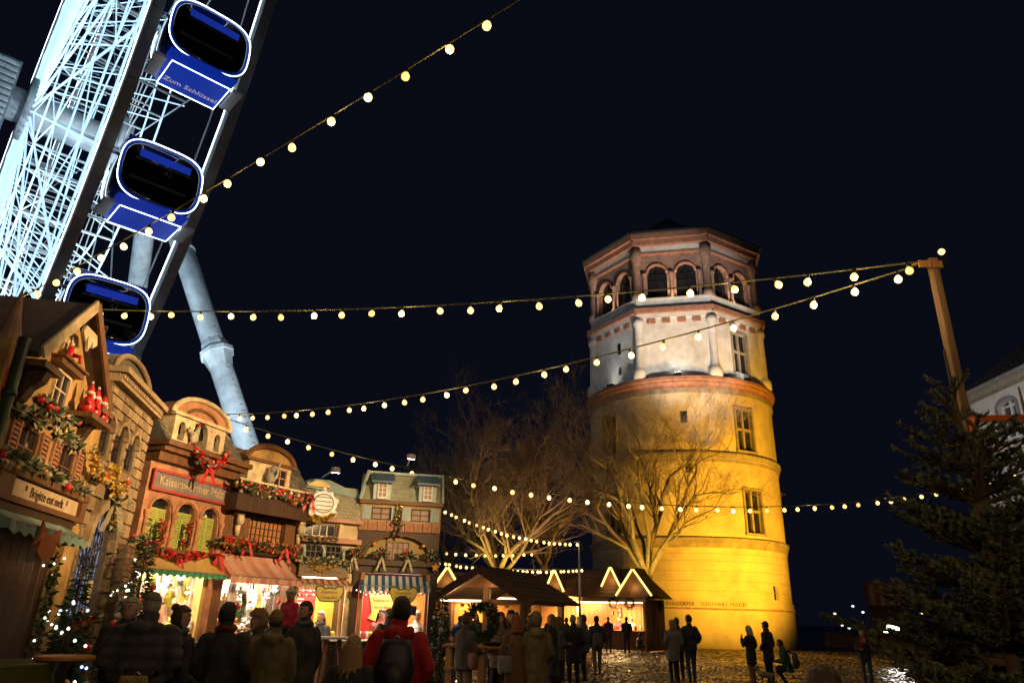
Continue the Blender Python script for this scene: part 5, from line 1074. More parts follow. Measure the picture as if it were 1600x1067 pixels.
# ================================================================== LONG LOG STALL (right of centre)
def plank_wall(parent, x0, x1, z0, z1, y, w_, m, name='plank', vert=True):
    n = max(1, int(round((x1 - x0) / w_))); w_ = (x1 - x0) / n; me = None
    for i in range(n):
        if me is None: q = MB(); q.bev(-w_ / 2 + .006, w_ / 2 - .006, -.03, 0, z0, z1, .008); o = q.build(name, m, parent); me = o.data
        else: o = obj(name, me, parent)
        o.location = (x0 + w_ * (i + .5), y, 0)
AX = atan2(-.587, .81); SL = Vector((.81, .81 * 0 - 0, 0))
s1 = thing('log_stall', 'long timber stall with warm open counter and lit gables before the tower', 'market stall', (7.29 - .81 * 8, 39.21 + .587 * 8, 0), AX)
b = MB()
for x in (.08, 3.95, 7.92): b.box(x - .08, x + .08, 0, .16, 0, 2.55)
stuff(b.build('corner_post', m_lwood, s1))
for x0, x1 in ((.16, 3.87), (4.03, 7.84)):
    b = MB(); b.box(x0, x1, .04, .1, .1, 1.0); c_ = b.build('counter_front', m_bwood, s1); plank_wall(c_, x0, x1, .1, .98, .04, .22, m_bwood)
    b = MB(); b.bar((x0 + .4, -.0, .2), (x0 + 1.5, -.0, .95), .03, .12, up=(0, 1, 0)); b.build('counter_brace', m_lwood, s1)
    b = MB(); b.bev(x0 - .05, x1 + .05, -.22, .5, 1.0, 1.06, .01); b.build('counter_top', m_lwood, s1)
    b = MB(); b.tube([(x0, .0, 2.42), (x1, .0, 2.42)], .05, 8); b.build('light_tube', m_whitelit, s1)
b = MB(); b.box(.1, 7.9, 2.2, 2.26, 0, 2.6); bw = b.build('back_wall', m_lwood, s1); plank_wall(bw, .1, 7.9, .1, 2.5, 2.2, .3, m_lwood)
b = MB(); b.box(7.94, 8.0, .0, 2.3, .1, 2.6); rw = b.build('right_wall', m_bwood, s1)
for i in range(9):
    q = MB(); q.bev(-.12, .12, -.03, 0, .12, 2.55, .008); q.build('plank', m_bwood, rw, loc=(8.0, .14 + i * .25, 0), rot=(0, 0, pi / 2))
b = MB(); b.bar((8.05, .9, .2), (8.05, 1.2, 2.4), .04, .07); b.bar((8.05, 1.6, .2), (8.05, 1.25, 2.4), .04, .07); b.build('wall_brace', m_lwood, rw)
b = MB(); b.box(0, .06, .0, 2.3, .1, 2.6); b.build('left_wall', m_bwood, s1)
b = MB(); b.bev(-.15, 8.2, -.36, -.28, 2.44, 2.68, .01); b.build('fascia', m_lwood, s1)
m_shing = mat('wood_shingle', (.13, .062, .026), .75, var=.35, scale=8, bump=.4, bscale=25); m_shing2 = mat('wood_shingle_dark', (.09, .045, .02), .75, var=.35, scale=8, bump=.4, bscale=25)
b = MB(); b.add([(-.3, -.4, 2.66), (8.35, -.4, 2.66), (8.35, 2.75, 2.66), (-.3, 2.75, 2.66), (.9, 1.17, 4.2), (7.2, 1.17, 4.2)], [(0, 1, 5, 4), (1, 2, 5), (2, 3, 4, 5), (3, 0, 4), (0, 3, 2, 1)]); rf = b.build('roof', m_shing2, s1)
tiles(rf, -.2, 8.25, 2.68, 4.2, -.4, 1.17, .34, .26, [m_shing, m_shing2], 'shingle', clip=lambda x, z: (z - 2.66) / 1.54 > (x + .3) / 1.2 or (z - 2.66) / 1.54 > (8.35 - x) / 1.15)
def lit_gable(parent, x, y, z0, z1, hw, yb):
    b = MB(); b.poly([(x - hw, z0), (x + hw, z0), (x, z1)], y, y + .05); g = b.build('gable', m_bwood, parent)
    b = MB()
    for s in (-1, 1): b.add([(x + s * (hw + .06), y - .05, z0 - .05), (x, y - .05, z1 + .03), (x, yb, z1 + .03), (x + s * (hw + .06), yb - .5, z0 - .05), (x + s * (hw + .06), y - .05, z0 + .02), (x, y - .05, z1 + .1), (x, yb, z1 + .1), (x + s * (hw + .06), yb - .5, z0 + .02)], [(0, 1, 2, 3), (4, 7, 6, 5), (0, 4, 5, 1), (1, 5, 6, 2), (2, 6, 7, 3), (3, 7, 4, 0)])
    b.build('gable_roof', m_shing2, g)
    for s in (-1, 1): b = MB(); b.tube([(x + s * (hw + .02), y - .08, z0), (x + s * .03, y - .08, z1)], .055, 8); b.build('light_tube', m_tubelit, g)
    lamp('gable_light', 'POINT', (x, y - .35, z0 + .3 * (z1 - z0)), 14, (1, .62, .2), parent, size=.15)
lit_gable(s1, 2.5, -.1, 2.95, 4.1, .62, 1.0); lit_gable(s1, 5.95, .15, 3.22, 4.2, .55, 1.1); lit_gable(s1, 7.55, -.38, 2.75, 4.05, 1.0, 1.0)
for x0 in (2.0, 5.9): lamp('stall_light', 'AREA', (x0, .7, 2.4), 420, (1.0, .62, .24), s1, size=1.6)
b = MB(); b.box(.1, 7.9, .1, 2.2, 2.52, 2.56); b.build('stall_ceiling', m_lwood, s1)
def s1w(x, y, z): return s1.location + Matrix.Rotation(AX, 3, 'Z') @ Vector((x, y, z))
for i, (x, lab) in enumerate(((6.35, 'dark wreath on the stall fascia, left of two'), (7.3, 'dark wreath on the stall fascia, right of two'))):
    garland(lab, 0, [s1w(x + .24 * cos(2 * pi * k / 14), -.42, 2.36 + .24 * sin(2 * pi * k / 14)) for k in range(15)], .075, 330, [m_green, m_green2], (0, 0, 1), [(m_red, 4, .03)], .09, .02, name='wreath', cat='wreath')
garland('dark round wreath on the right side wall of the log stall', 0, [s1w(8.1, 1.6 + .2 * cos(2 * pi * k / 14), 2.3 + .2 * sin(2 * pi * k / 14)) for k in range(15)], .07, 260, [m_green, m_green2], (0, 0, 1), [], .09, .02, name='wreath', cat='wreath')
# goods on the stall: menu boards, red boxes and jars
gd = random.Random(9)
for i, (x, z) in enumerate(((4.9, 1.9), (5.4, 2.05), (5.42, 1.8), (6.95, 1.95), (7.45, 1.9))):
    b = MB(); b.box(-.13, .13, -.02, 0, -.11, .11); o = tag(b.build('menu_board', m_black, None, loc=s1w(x, 2.14, z), rot=(0, 0, AX)), ('leftmost small black menu board on the stall back wall', 'upper black menu board of the stacked pair', 'lower black menu board of the stacked pair', 'black menu board left of the two on the right bay', 'black menu board nearest the stall right wall')[i], 'menu board', 'menu boards in the log stall')
    b = MB()
    for k in range(4): b.box(-.09, .05 + .03 * gd.random(), -.026, -.021, .06 - k * .045, .08 - k * .045)
    b.build('chalk_lines', m_white, o)
for i in range(14):
    x = 4.3 + i * .25; m = (m_red, m_white, m_gold, m_redl)[i % 4]; r = .06 + .03 * gd.random()
    b = MB(); b.lathe([(r * .9, 0), (r, .02), (r, .14), (r * .6, .18), (r * .6, .21), (0, .22)], 10); o = b.build('jar', m, None, True, loc=s1w(x, .1 + .2 * gd.random(), 1.062)); tag(o, 'small coloured jar standing on the log stall counter', 'jar', 'jars along the log stall counter')

for x0 in (1.8, 4.2, 6.6): lamp('canopy_light', 'SPOT', (x0, -.3, 2.4), 420, (1.0, .60, .22), s1, target=None, size=.1, spot=150, blend=.8)
# ---- stall behind the pavilion, left
s2 = thing('small_timber_stall', 'timber stall with one lit gable left behind the pavilion', 'market stall', (-4.2, 35.2, 0), radians(-4))
b = MB(); b.box(0, 5.4, 1.9, 1.96, 0, 2.5); b.build('back_wall', m_lwood, s2); b = MB(); b.box(0, .06, 0, 1.9, 0, 2.5); b.box(5.34, 5.4, 0, 1.9, 0, 2.5); b.build('side_wall', m_bwood, s2)
b = MB(); b.box(.06, 5.34, .02, .08, .1, 1.0); c_ = b.build('counter_front', m_bwood, s2); plank_wall(c_, .06, 5.34, .1, 1.0, .02, .3, m_bwood); b = MB(); b.bev(0, 5.4, -.2, .4, 1.0, 1.06, .01); b.build('counter_top', m_lwood, s2)
b = MB(); b.add([(-.2, -.4, 2.5), (5.6, -.4, 2.5), (5.6, 2.3, 2.5), (-.2, 2.3, 2.5), (-.2, .95, 3.5), (5.6, .95, 3.5)], [(0, 1, 5, 4), (1, 2, 5), (2, 3, 4, 5), (3, 0, 4), (0, 3, 2, 1)]); rf = b.build('roof', m_shing2, s2); tiles(rf, -.2, 5.6, 2.52, 3.5, -.4, .95, .4, .3, [m_shing, m_shing2], 'shingle')
lit_gable(s2, 1.5, -.3, 2.75, 3.65, .62, .8)
b = MB(); b.box(.06, 5.34, .1, 1.9, 2.44, 2.48); b.build('stall_ceiling', m_lwood, s2); b = MB(); b.tube([(.3, .0, 2.36), (5.1, .0, 2.36)], .04, 8); b.build('light_tube', m_whitelit, s2)
lamp('stall_light', 'AREA', (2.6, .8, 2.35), 380, (1.0, .56, .16), s2, size=1.8)
# gold heart and star ornaments hanging in the stall opening
for i in range(8):
    b = MB(); b.poly([((.16 if k % 2 == 0 else .08) * sin(2 * pi * k / 10), (.16 if k % 2 == 0 else .08) * cos(2 * pi * k / 10)) for k in range(10)], -.03, .03); tag(b.build('hanging_star', m_yel, None, loc=Vector((-4.0 + i * .68, 35.0 - i * .05, 2.05 - .1 * (i % 3)))), 'yellow star hanging in the opening of the stall behind the pavilion', 'ornament', 'stars in the back stall')

# ---- pavilion with open sides
pv = thing('timber_pavilion', 'open timber pavilion with low shingled gable roof in mid square', 'pavilion', (-2.3, 25.5, 0), radians(-25))
for i, (x, y) in enumerate(((.35, .35), (3.05, .35), (.35, 3.7), (3.05, 3.7), (1.7, .35), (1.7, 3.7))):
    b = MB(); b.bev(-.1, .1, -.1, .1, 0, 2.1 if x != 1.7 else 2.85, .015); b.build('post', m_bwood, pv, loc=(x, y, 0))
m_pshing = mat('pavilion_shingle', (.075, .042, .024), .75, var=.35, scale=8, bump=.4, bscale=25)
for s, xe in ((-1, -.2), (1, 3.6)):
    A = Vector((1.7, -.25, 3.05)); E = Vector((xe, -.25, 2.0)); L = Vector((0, 4.5, 0)); up = Vector((0, 0, .07)); vs = [A, E, E + L, A + L]
    b = MB(); b.add(vs + [p + up for p in vs], [(0, 1, 2, 3), (7, 6, 5, 4), (0, 4, 5, 1), (1, 5, 6, 2), (2, 6, 7, 3), (3, 7, 4, 0)]); rf = b.build('roof_slope', m_pshing, pv)
    for k in range(7):   # shingle courses
        t = k / 7; p = E.lerp(A, t) + up; q = E.lerp(A, t + .17) + up; cm = None
        for j in range(12):
            y0 = j * .375
            c = MB(); c.add([p + Vector((0, y0 + .008, .035)), p + Vector((0, y0 + .367, .03)), q + Vector((0, y0 + .367, .004)), q + Vector((0, y0 + .008, .004)), p + Vector((0, y0 + .008, .002)), p + Vector((0, y0 + .367, .002))], [(0, 1, 2, 3), (4, 5, 1, 0)]); c.build('shingle', m_pshing if (j + k) % 2 else m_shing2, rf)
    b = MB(); b.bar(A + Vector((0, -.03, -.02)), E + Vector((0, -.03, -.02)), .06, .26); b.build('barge_board', m_bwood, pv)
b = MB(); b.box(.2, 3.2, .3, .42, 1.98, 2.12); b.box(.2, 3.2, 3.6, 3.72, 1.98, 2.12); b.box(.28, .4, .42, 3.6, 1.98, 2.12); b.box(3.0, 3.12, .42, 3.6, 1.98, 2.12); b.build('tie_beam', m_bwood, pv)
b = MB(); b.poly([(.9, 2.5), (2.5, 2.5), (1.7, 2.95)], .2, .24); b.build('gable_board', m_bwood, pv)
b = MB(); b.tube([(.0, .22, 2.06), (1.55, .22, 2.06)], .03, 8); b.build('light_tube', m_whitelit, pv)
lamp('pavilion_light', 'POINT', (.9, .0, 1.95), 70, (1.0, .62, .28), pv, size=.2); lamp('pavilion_light', 'POINT', (1.9, 2.0, 2.2), 110, (1.0, .62, .24), pv, size=.2)
lamp('gable_glow', 'POINT', (1.9, -.1, 2.5), 9, (1.0, .6, .25), pv, size=.1)

# ================================================================== STANDING TABLES
def round_table(loc, r, z, m, label, foot='cross'):
    t = thing('standing_table', label, 'table', loc); b = MB(); b.lathe([(r - .01, z - .04), (r, z - .03), (r, z - .008), (r - .01, z)], 28); b.build('table_top', m, t)
    if foot == 'cross':
        for s in (0, 1):
            a = s * pi / 2 + .6; b = MB(); b.bar((cos(a) * r * .8, sin(a) * r * .8, 0), (-cos(a) * r * .7, -sin(a) * r * .7, z - .05), .05); b.build('leg', m_dwood, t)
    else:
        for k in range(3):
            a = 2 * pi * k / 3 + .4; b = MB(); b.bar((cos(a) * r * .95, sin(a) * r * .95, 0), (cos(a) * r * .45, sin(a) * r * .45, z - .05), .07); b.build('leg', m_bwood, t)
        b = MB(); b.lathe([(r * .78, .34), (r * .78, .38)], 18); b.build('foot_ring', m_bwood, t)
    return t
round_table((-4.5, 8.02, 0), .29, 1.15, mat('orange_table', (.55, .24, .05), .45, var=.2), 'round orange wooden standing table beside the grey haired man')
t = round_table((-4.95, 7.75, 0), .46, 1.10, mat('green_table', (.10, .13, .04), .5, var=.2), 'round green table at the lower left edge'); b = MB(); b.lathe([(.47, .45), (.462, .8), (.455, 1.08)], 24); b.build('table_cloth', mat('green_cloth', (.09, .10, .02), .8, var=.2), t)
round_table((-3.05, 13.55, 0), .33, 1.22, m_white, 'tall trestle table with pale top before the narrow stall', 'tri')
t = thing('standing_counter', 'long timber standing table with wreath in mid crowd', 'table', (-.42, 13.45, 0), radians(-18)); b = MB(); b.bev(-.62, .62, -.2, .2, 1.1, 1.15, .01); b.build('table_top', m_lwood, t)
for x in (-.55, .05): b = MB(); b.box(x - .06, x + .06, -.06, .06, 0, 1.1); b.build('leg', m_lwood, t)
b = MB(); b.box(-.6, -.4, -.15, .15, .75, .79); b.build('shelf', m_lwood, t); b = MB(); b.box(-.3, .4, -.25, .25, 0, .05); b.build('base_plate', m_bwood, t)
garland('big dark fir wreath with red bow standing on the timber table', 0, [Vector((-.42, 13.52, 1.52)) + Vector((.24 * cos(2 * pi * k / 16), 0, .26 * sin(2 * pi * k / 16))) for k in range(17)], .11, 900, [m_green, m_green2], (0, 0, 0, 1), [], .11, .018, name='wreath', cat='wreath')
b = MB(); b.lathe([(.2, 1.15), (.22, 1.19), (.2, 1.21)], 16); tag(b.build('serving_tray', m_black, None, loc=(-.15, 13.35, 0)), 'dark round tray on the timber standing table', 'tray')
for i, (x, y) in enumerate(((-.75, 13.5), (.08, 13.25))): b = MB(); b.lathe([(.03, 0), (.04, .02), (.042, .1), (.036, .1), (.0, .03)], 10); tag(b.build('mug', m_white, None, True, loc=(x, y, 1.152)), ('white mug at the left end of the timber table', 'white mug at the right end of the timber table')[i], 'mug')

# ================================================================== SMALL TREES WITH LIGHTS
def xmas_tree(label, loc, h, r, n, lights, baubs, ln=.11, wd=.016, cold=0, top=True):
    t = thing('christmas_tree', label, 'christmas tree', loc); rng = random.Random(int(h * 100) + n); mb = MB()
    for _ in range(n):
        z = h * (1 - sqrt(rng.random())) ; rr = r * (1 - z / h) * (.75 + .25 * sin(z * 22)); a = rng.random() * 2 * pi; k = rng.uniform(.35, 1.0)
        p = Vector((cos(a) * rr * k, sin(a) * rr * k, z + .12)); d = Vector((cos(a), sin(a), rng.uniform(-.5, .35))).normalized(); e = p + d * ln * rng.uniform(.6, 1.3); q = d.cross(Vector((rng.gauss(0, 1), rng.gauss(0, 1), rng.gauss(0, 1)))).normalized() * wd
        mb.add([p, p.lerp(e, .5) + q, e, p.lerp(e, .5) - q], [(0, 1, 2), (0, 2, 3)], rng.choice((0, 0, 1)))
    stuff(mb.build('foliage', [m_green, m_green2], t)); b = MB(); b.tube([(0, 0, 0), (0, 0, h)], [.04, .01], 6); b.build('trunk', m_dwood, t)
    for i in range(lights + baubs):
        z = h * (1 - sqrt(rng.random() * .95)); rr = r * (1 - z / h) * .98 + .03; a = rng.random() * 2 * pi
        if i < lights: obj('fairy_light', bauble_mesh(m_fairyb if i < cold else m_fairy, .017), t, (cos(a) * rr, sin(a) * rr, z + .1))
        else: obj('bauble', bauble_mesh((m_red, m_gold, m_frost)[i % 3], .045), t, (cos(a) * rr, sin(a) * rr, z + .1))
    return t
xmas_tree('lit christmas tree with gold bows beside the orange table', (-5.08, 9.0, 0), 2.05, .4, 2600, 46, 14, cold=10)
xmas_tree('narrow lit tree at the left corner of the bright salmon stall', (-5.22, 10.75, 0), 2.75, .45, 2600, 40, 14)
xmas_tree('dark conical spruce at the right end of the striped awning stall', (-1.32, 15.9, 0), 2.05, .42, 2600, 6, 16)
xmas_tree('dark tree with fairy lights at the left frame edge', (-4.98, 7.15, 0), 2.1, .28, 1500, 14, 10)
garland('fairy light garland hanging on the ochre stall door post', 1, [(1.12, -.1, 2.2), (1.1, -.12, 1.8), (1.12, -.12, 1.3), (1.1, -.1, .8)], .05, 120, None, (0, 1), [], .08, lights=12)
garland('fairy light swag from the stone arch down to the lit corner tree', 2, [(1.2, -.3, 1.75), (1.5, -.4, 1.9), (1.8, -.5, 2.1)], .02, 20, None, (0, 1), [], .05, lights=9)
garland('gold bow bunch on the lit tree by the orange table', 0, [(-4.85, 8.72, 1.5), (-4.77, 8.7, 1.42), (-4.7, 8.75, 1.5)], .07, 150, [m_gold, m_frost, m_green], (0, 1, 2), [(m_red, 3, .04)], .09, .025)

# ================================================================== GOODS IN THE OPEN STALLS
PAL = [mat('cloth_%d' % i, c, .8, var=.2, scale=12) for i, c in enumerate(((.75, .72, .66), (.03, .20, .45), (.55, .60, .05), (.04, .45, .08), (.55, .06, .04), (.45, .43, .40), (.70, .25, .04), (.10, .10, .11), (.70, .62, .12), (.35, .22, .14)))]
gr = random.Random(21)
CN = ('white', 'blue', 'lime', 'green', 'red', 'grey', 'orange', 'black', 'yellow', 'brown')
def goods(h, x0, x1, tagname, n_sc, n_pl, wts):
    for i in range(n_sc):
        x = x0 + (x1 - x0) * (i + .5) / n_sc; w_ = gr.uniform(.05, .10); L = gr.uniform(.25, .75); y = gr.uniform(.05, .5); b = MB(); K = 9; z = gr.choice((2.3, 2.25, 2.0)); ci = gr.choices(range(10), wts)[0]; fl = gr.uniform(.0, .05)
        for k in range(K):
            za, zb = z - L * k / K, z - L * (k + 1) / K; q0, q1 = w_ + fl * k / K, w_ + fl * (k + 1) / K; s0, s1_ = .03 * sin(k * .9 + i), .03 * sin((k + 1) * .9 + i)
            for (u0, u1) in ((-1, -.3), (-.3, .3), (.3, 1)):
                d = lambda u, kk: .035 * sin(u * 4 + i) + .012 * sin(kk + i)
                b.add([(u0 * q0 + s0, d(u0, k), za), (u1 * q0 + s0, d(u1, k), za), (u1 * q1 + s1_, d(u1, k + 1), zb), (u0 * q1 + s1_, d(u0, k + 1), zb)], [(0, 1, 2, 3)])
        o = b.build('scarf', PAL[ci], None, True, loc=hworld(h, x, y, 0), rot=(0, 0, hframe(h)[1])); tag(o, '%s scarf hung %s in the opening of the %s' % (CN[ci], ('at the left', 'in the middle', 'at the right')[int(3 * i / n_sc)], tagname), 'scarf', '%s scarves in the %s' % (CN[ci], tagname))
    for i in range(n_pl):
        x = x0 + (x1 - x0) * gr.random(); z = gr.choice((1.1, 1.36, 1.62, 1.88)) if i % 2 else gr.uniform(1.15, 2.05); y = (gr.uniform(.1, .4) if z < 1.2 else gr.uniform(.85, 1.05)) if i % 2 else gr.uniform(.02, .25); ci = gr.choices(range(10), wts)[0]
        b = MB(); r = gr.uniform(.035, .075); b.sph((0, 0, r), (r, r * .8, r), 8, 6); b.sph((0, -.01, r * 2.3), r * .68, 8, 6); b.sph((-r * .5, 0, r * 2.9), r * .28, 6, 4); b.sph((r * .5, 0, r * 2.9), r * .28, 6, 4); b.sph((-r, -.02, r * 1.1), (r * .35, r * .3, r * .6), 6, 4); b.sph((r, -.02, r * 1.1), (r * .35, r * .3, r * .6), 6, 4)
        if i % 2 == 0: b.tube([(0, 0, r * 3), (0, 0, 2.36 - z)], .004, 4)
        o = b.build('plush_toy', PAL[ci], None, True, loc=hworld(h, x, y, z), rot=(0, 0, hframe(h)[1] + gr.gauss(0, .4))); tag(o, '%s plush toy %s of the %s' % (CN[ci], 'hanging in the opening' if i % 2 == 0 else 'on the counter' if z < 1.2 else 'on the shelves', tagname), 'plush toy', '%s plush toys in the %s' % (CN[ci], tagname))
    b = MB()
    for z in (1.33, 1.59, 1.85): b.box(x0, x1, .8, 1.15, z, z + .025)
    stuff(b.build('shelf', m_lwood, {3: h3, 4: h4, 5: h5, 6: h6}[h]))
goods(3, .25, 1.68, 'salmon stall', 9, 60, (9, 1, 2, 1, 1, 2, 0, 1, 1, 1)); goods(4, .28, 1.9, 'pink awning stall', 10, 56, (8, 2, 1, 1, 2, 2, 2, 1, 1, 1))
for i, (z, n) in enumerate(((2.02, 7), (1.94, 7))):
    for k in range(n): o = obj('bauble_ornament', bauble_mesh(m_white if (i + k) % 2 else m_red, .03), None, hworld(5, .12 + k * .08, .2, z)); tag(o, 'small round bauble strung across the red narrow stall', 'bauble', 'baubles in the narrow red stall')
for i in range(12):
    h, x = (5, .75 + .05 * (i % 6)) if i < 5 else (6, .22 + .045 * (i - 5)); b = MB(); r = .035 + .02 * gr.random(); b.lathe([(r, 0), (r * 1.15, .05), (r, .12), (r * .5, .15), (0, .16)], 9); tag(b.build('pastry_box', gr.choice(PAL[:1] + PAL[4:5] + PAL[8:9]), None, True, loc=hworld(h, x, .1 + .12 * gr.random(), 1.082)), 'small package on the white counter of the %s stall' % ('narrow red' if h == 5 else 'striped awning'), 'package', 'packages on the %s counter' % ('narrow stall' if h == 5 else 'striped stall'))
b = MB(); b.box(0, .14, 0, .012, 0, .2); o = tag(b.build('price_board', m_black, None, loc=hworld(6, 1.3, .2, 1.6), rot=(.1, .12, hframe(6)[1])), 'small black price board leaning in the striped awning stall', 'price board')

# ================================================================== BARE PLANE TREES
m_bark = mat('plane_bark', (.17, .135, .085), .85, var=.35, scale=5, bump=.4, bscale=14)
m_twig = mat('twig_bark', (.17, .125, .085), .85, var=.2, scale=3)
def bare_tree(label, loc, fork, height, spread, seed, limbs=7, dens=4, tr=.42, squash=1.0):
    t = thing('bare_tree', label, 'tree', loc, 0, 'bare trees before the tower'); rng = random.Random(seed)
    tk = MB(); tk.tube([(0, 0, 0), (.05, 0, fork * .5), (0, .03, fork)], [tr * 1.3, tr, tr * .95], 12); tk.build('trunk', m_bark, t, True)
    lb = MB(); tw = MB(); ends = []
    def branch(p, d, L, r, lev):
        n = (6, 5, 4, 3, 2, 2)[lev]; pts = [p.copy()]; rad = [r]; q = p.copy(); dd = d.copy()
        for i in range(n):
            dd = (dd + Vector((rng.gauss(0, .20), rng.gauss(0, .20), rng.gauss(.03, .12) + .05 * (lev > 1)))).normalized()
            q = q + dd * (L / n); pts.append(q.copy()); rad.append(max(.005, r * (1 - .5 * (i + 1) / n)))
        (lb if lev < 4 else tw).tube(pts, rad, (8, 7, 5, 4, 3, 3)[lev], 0, lev < 4)
        if lev < 5:
            kn = (5, 5, 4, 4, dens)[lev]
            for k in range(kn):
                i = rng.randrange(max(1, n // 3), n + 1) if k else n; a = rng.random() * 2 * pi; s = rng.uniform(.4, 1.2)
                ax = dd if i == n else (pts[i] - pts[i - 1]).normalized(); o = Matrix.Rotation(a, 3, ax) @ ax.orthogonal().normalized()
                nd = (ax + o * s + Vector((0, 0, .10 + .10 * (lev > 2)))).normalized(); branch(pts[i], nd, L * rng.uniform(.42, .68), rad[i] * (.62 if k else .8), lev + 1)
    H = height - fork
    for k in range(limbs):
        a = 2 * pi * k / limbs + rng.gauss(0, .25); out = rng.uniform(.25, 1.0) * spread / H * 1.5
        d = Vector((cos(a) * out, sin(a) * out * squash, 1)).normalized(); branch(Vector((0, 0, fork - .15)), d, H * rng.uniform(.38, .52), tr * rng.uniform(.36, .55), 0)
    lb.build('limbs', m_bark, t, True); stuff(tw.build('twigs', m_twig, t))
    return t
bare_tree('bare plane tree with yellow lit limbs in front of the tower', (8.37, 44.2, 0), 4.0, 18.3, 6.4, 4, 8, 4, .34)
bare_tree('bare tree left of the tower, its limbs lit yellow above the pavilion', (-.5, 40.3, 0), 3.4, 14.6, 8.4, 12, 8, 4, .34)
bare_tree('tall dim bare tree between the left tree and the tower', (2.6, 52, 0), 5.0, 18.6, 6.4, 23, 7, 4, .34)
bare_tree('dim bare tree behind the blue shuttered stall', (-3.6, 47, 0), 4.5, 13.6, 5.6, 31, 7, 4, .3)
for (x, y, z, tx, ty, tz, pw) in ((7.4, 42.3, 3.0, 8.5, 44.2, 9, 900), (9.6, 42.8, 2.6, 8.8, 44.2, 8, 600), (-.9, 37.9, 2.9, -.4, 40.3, 7.5, 900), (.9, 38.8, 2.9, 0, 40.3, 8, 500)): lamp('tree_uplight', 'SPOT', (x, y, z), pw, (1.0, .66, .12), None, target=(tx, ty, tz), size=.15, spot=85, blend=.9)
lamp('tree_wash', 'SPOT', (1.5, 33.0, 3.0), 3000, (1.0, .52, .22), None, target=(0, 44, 11), size=.4, spot=80, blend=.9)

# ================================================================== FIR TREES (right foreground)
m_needle = mat('fir_needle', (.09, .12, .05), .55, var=.35, scale=3); m_needle2 = mat('fir_needle_light', (.16, .19, .08), .55, var=.3, scale=3); m_fbark = mat('fir_bark', (.14, .085, .04), .85, var=.3, scale=12, bump=.3)
def fir(label, loc, h, r, seed, whorls=13, per=7, z0=.35, dens=1.0):
    t = thing('fir_tree', label, 'fir tree', loc, 0, 'fir trees by the mast'); rng = random.Random(seed)
    b = MB(); b.tube([(0, 0, 0), (.02, 0, h * .5), (0, 0, h * .86), (0, 0.01, h)], [.07, .045, .016, .009], 8); b.build('trunk', m_fbark, t, True)
    br = MB(); nd = MB()
    def needles(p, q, n, ln):
        ax = (q - p).normalized(); L = (q - p).length; o = ax.orthogonal().normalized()
        for _ in range(n):
            s = p.lerp(q, rng.random()); a = rng.random() * 2 * pi; rd = Matrix.Rotation(a, 3, ax) @ o
            if rd.z < -.3 and rng.random() < .5: rd = -rd
            e = s + (rd * .95 + ax * .65).normalized() * ln * rng.uniform(.7, 1.2); w_ = ax.cross(rd).normalized() * .0052 * rng.uniform(.8, 1.4)
            nd.add([s - w_, s + w_, e], [(0, 1, 2)], rng.choice((0, 0, 1)))
    def shoot(p, d, L, lev):
        q = p + d * L * .5 + Vector((0, 0, -.02 * L)); e = q + (d + Vector((0, 0, .18))).normalized() * L * .5
        br.tube([p, q, e], [.006 * (3 - lev) * (.6 + L), .005 * (3 - lev) * (.5 + L), .003], 4, 0, False)
        needles(p, q, int(L * 330 * dens), .036); needles(q, e, int(L * 400 * dens), .034)
        if lev < 2:
            k = max(2, int(L / .11))
            for i in range(k):
                f = (i + 1) / (k + .3); c = p.lerp(q, f * 2) if f < .5 else q.lerp(e, f * 2 - 1)
                for sgn in (-1, 1):
                    side = d.cross(Vector((0, 0, 1))).normalized() * sgn; nd_ = (d * .8 + side * .75 + Vector((0, 0, rng.gauss(.05, .12)))).normalized(); l = L * (1 - f * .75) * (.48 if lev == 0 else .42) * rng.uniform(.7, 1.15)
                    if l > .045: shoot(c, nd_, l, lev + 1)
    for w_ in range(whorls):
        f = w_ / (whorls - .2); z = z0 + (h * .93 - z0) * f ** .92; L = (r * (1 - f) ** .8 + .10) * min(1.0, .35 + z / 1.9)
        for k in range(per if f < .8 else 5):
            a = 2 * pi * (k + rng.uniform(-.3, .3)) / per + w_ * 1.1; tilt = rng.gauss(.16 + .35 * f, .10); shoot(Vector((0, 0, z + rng.gauss(0, .04))), Vector((cos(a), sin(a), tilt)).normalized(), L * rng.uniform(.72, 1.12), 0)
    br.build('branches', m_fbark, t, True); stuff(nd.build('needles', [m_needle, m_needle2], t))
    return t
fir('large fir tree at the right edge, in front of the wooden mast', (3.6, 5.5, 0), 3.8, 1.28, 5, 14, 8, .5, .66)
fir('second fir tree behind the first, its bare tip before the white house', (4.45, 5.9, 0), 3.62, 1.0, 9, 10, 7, .8, .55)
# bright lamp seen through the fir, and a striped awning far behind
t = thing('ground_lamp', 'glaring white lamp low behind the fir branches', 'lamp', (17.0, 33.6, 0)); b = MB(); b.tube([(0, 0, 0), (0, 0, 1.25)], .05, 8); b.build('stand', m_black, t); b = MB(); b.bev(-.4, .4, -.1, .12, 1.28, 1.72, .03); b.build('housing', m_black, t, rot=(0, 0, .0)); b = MB(); b.box(-.34, .34, -.125, -.105, 1.34, 1.66); b.build('lens', glow('white_lamp_lens', (1, .95, .85), 14.0, True), t)
lamp('ground_lamp_beam', 'SPOT', (16.9, 33.2, 1.5), 260, (1, .94, .84), None, target=(11, 21, 0), size=.2, spot=80, blend=.8)
t = thing('striped_kiosk', 'distant kiosk with faint red and white striped awning', 'kiosk', (26.0, 54.0, 0), radians(-27)); b = MB(); b.box(0, 2.6, .6, 2.2, 0, 4.4); b.build('cabin', m_dwood, t); awning(t, -.1, 2.7, 4.5, 3.1, 1.0, .2, mat('faded_red', (.2, .05, .05), .8), mat('faded_white', (.3, .28, .27), .8), 9, None, True, .7)

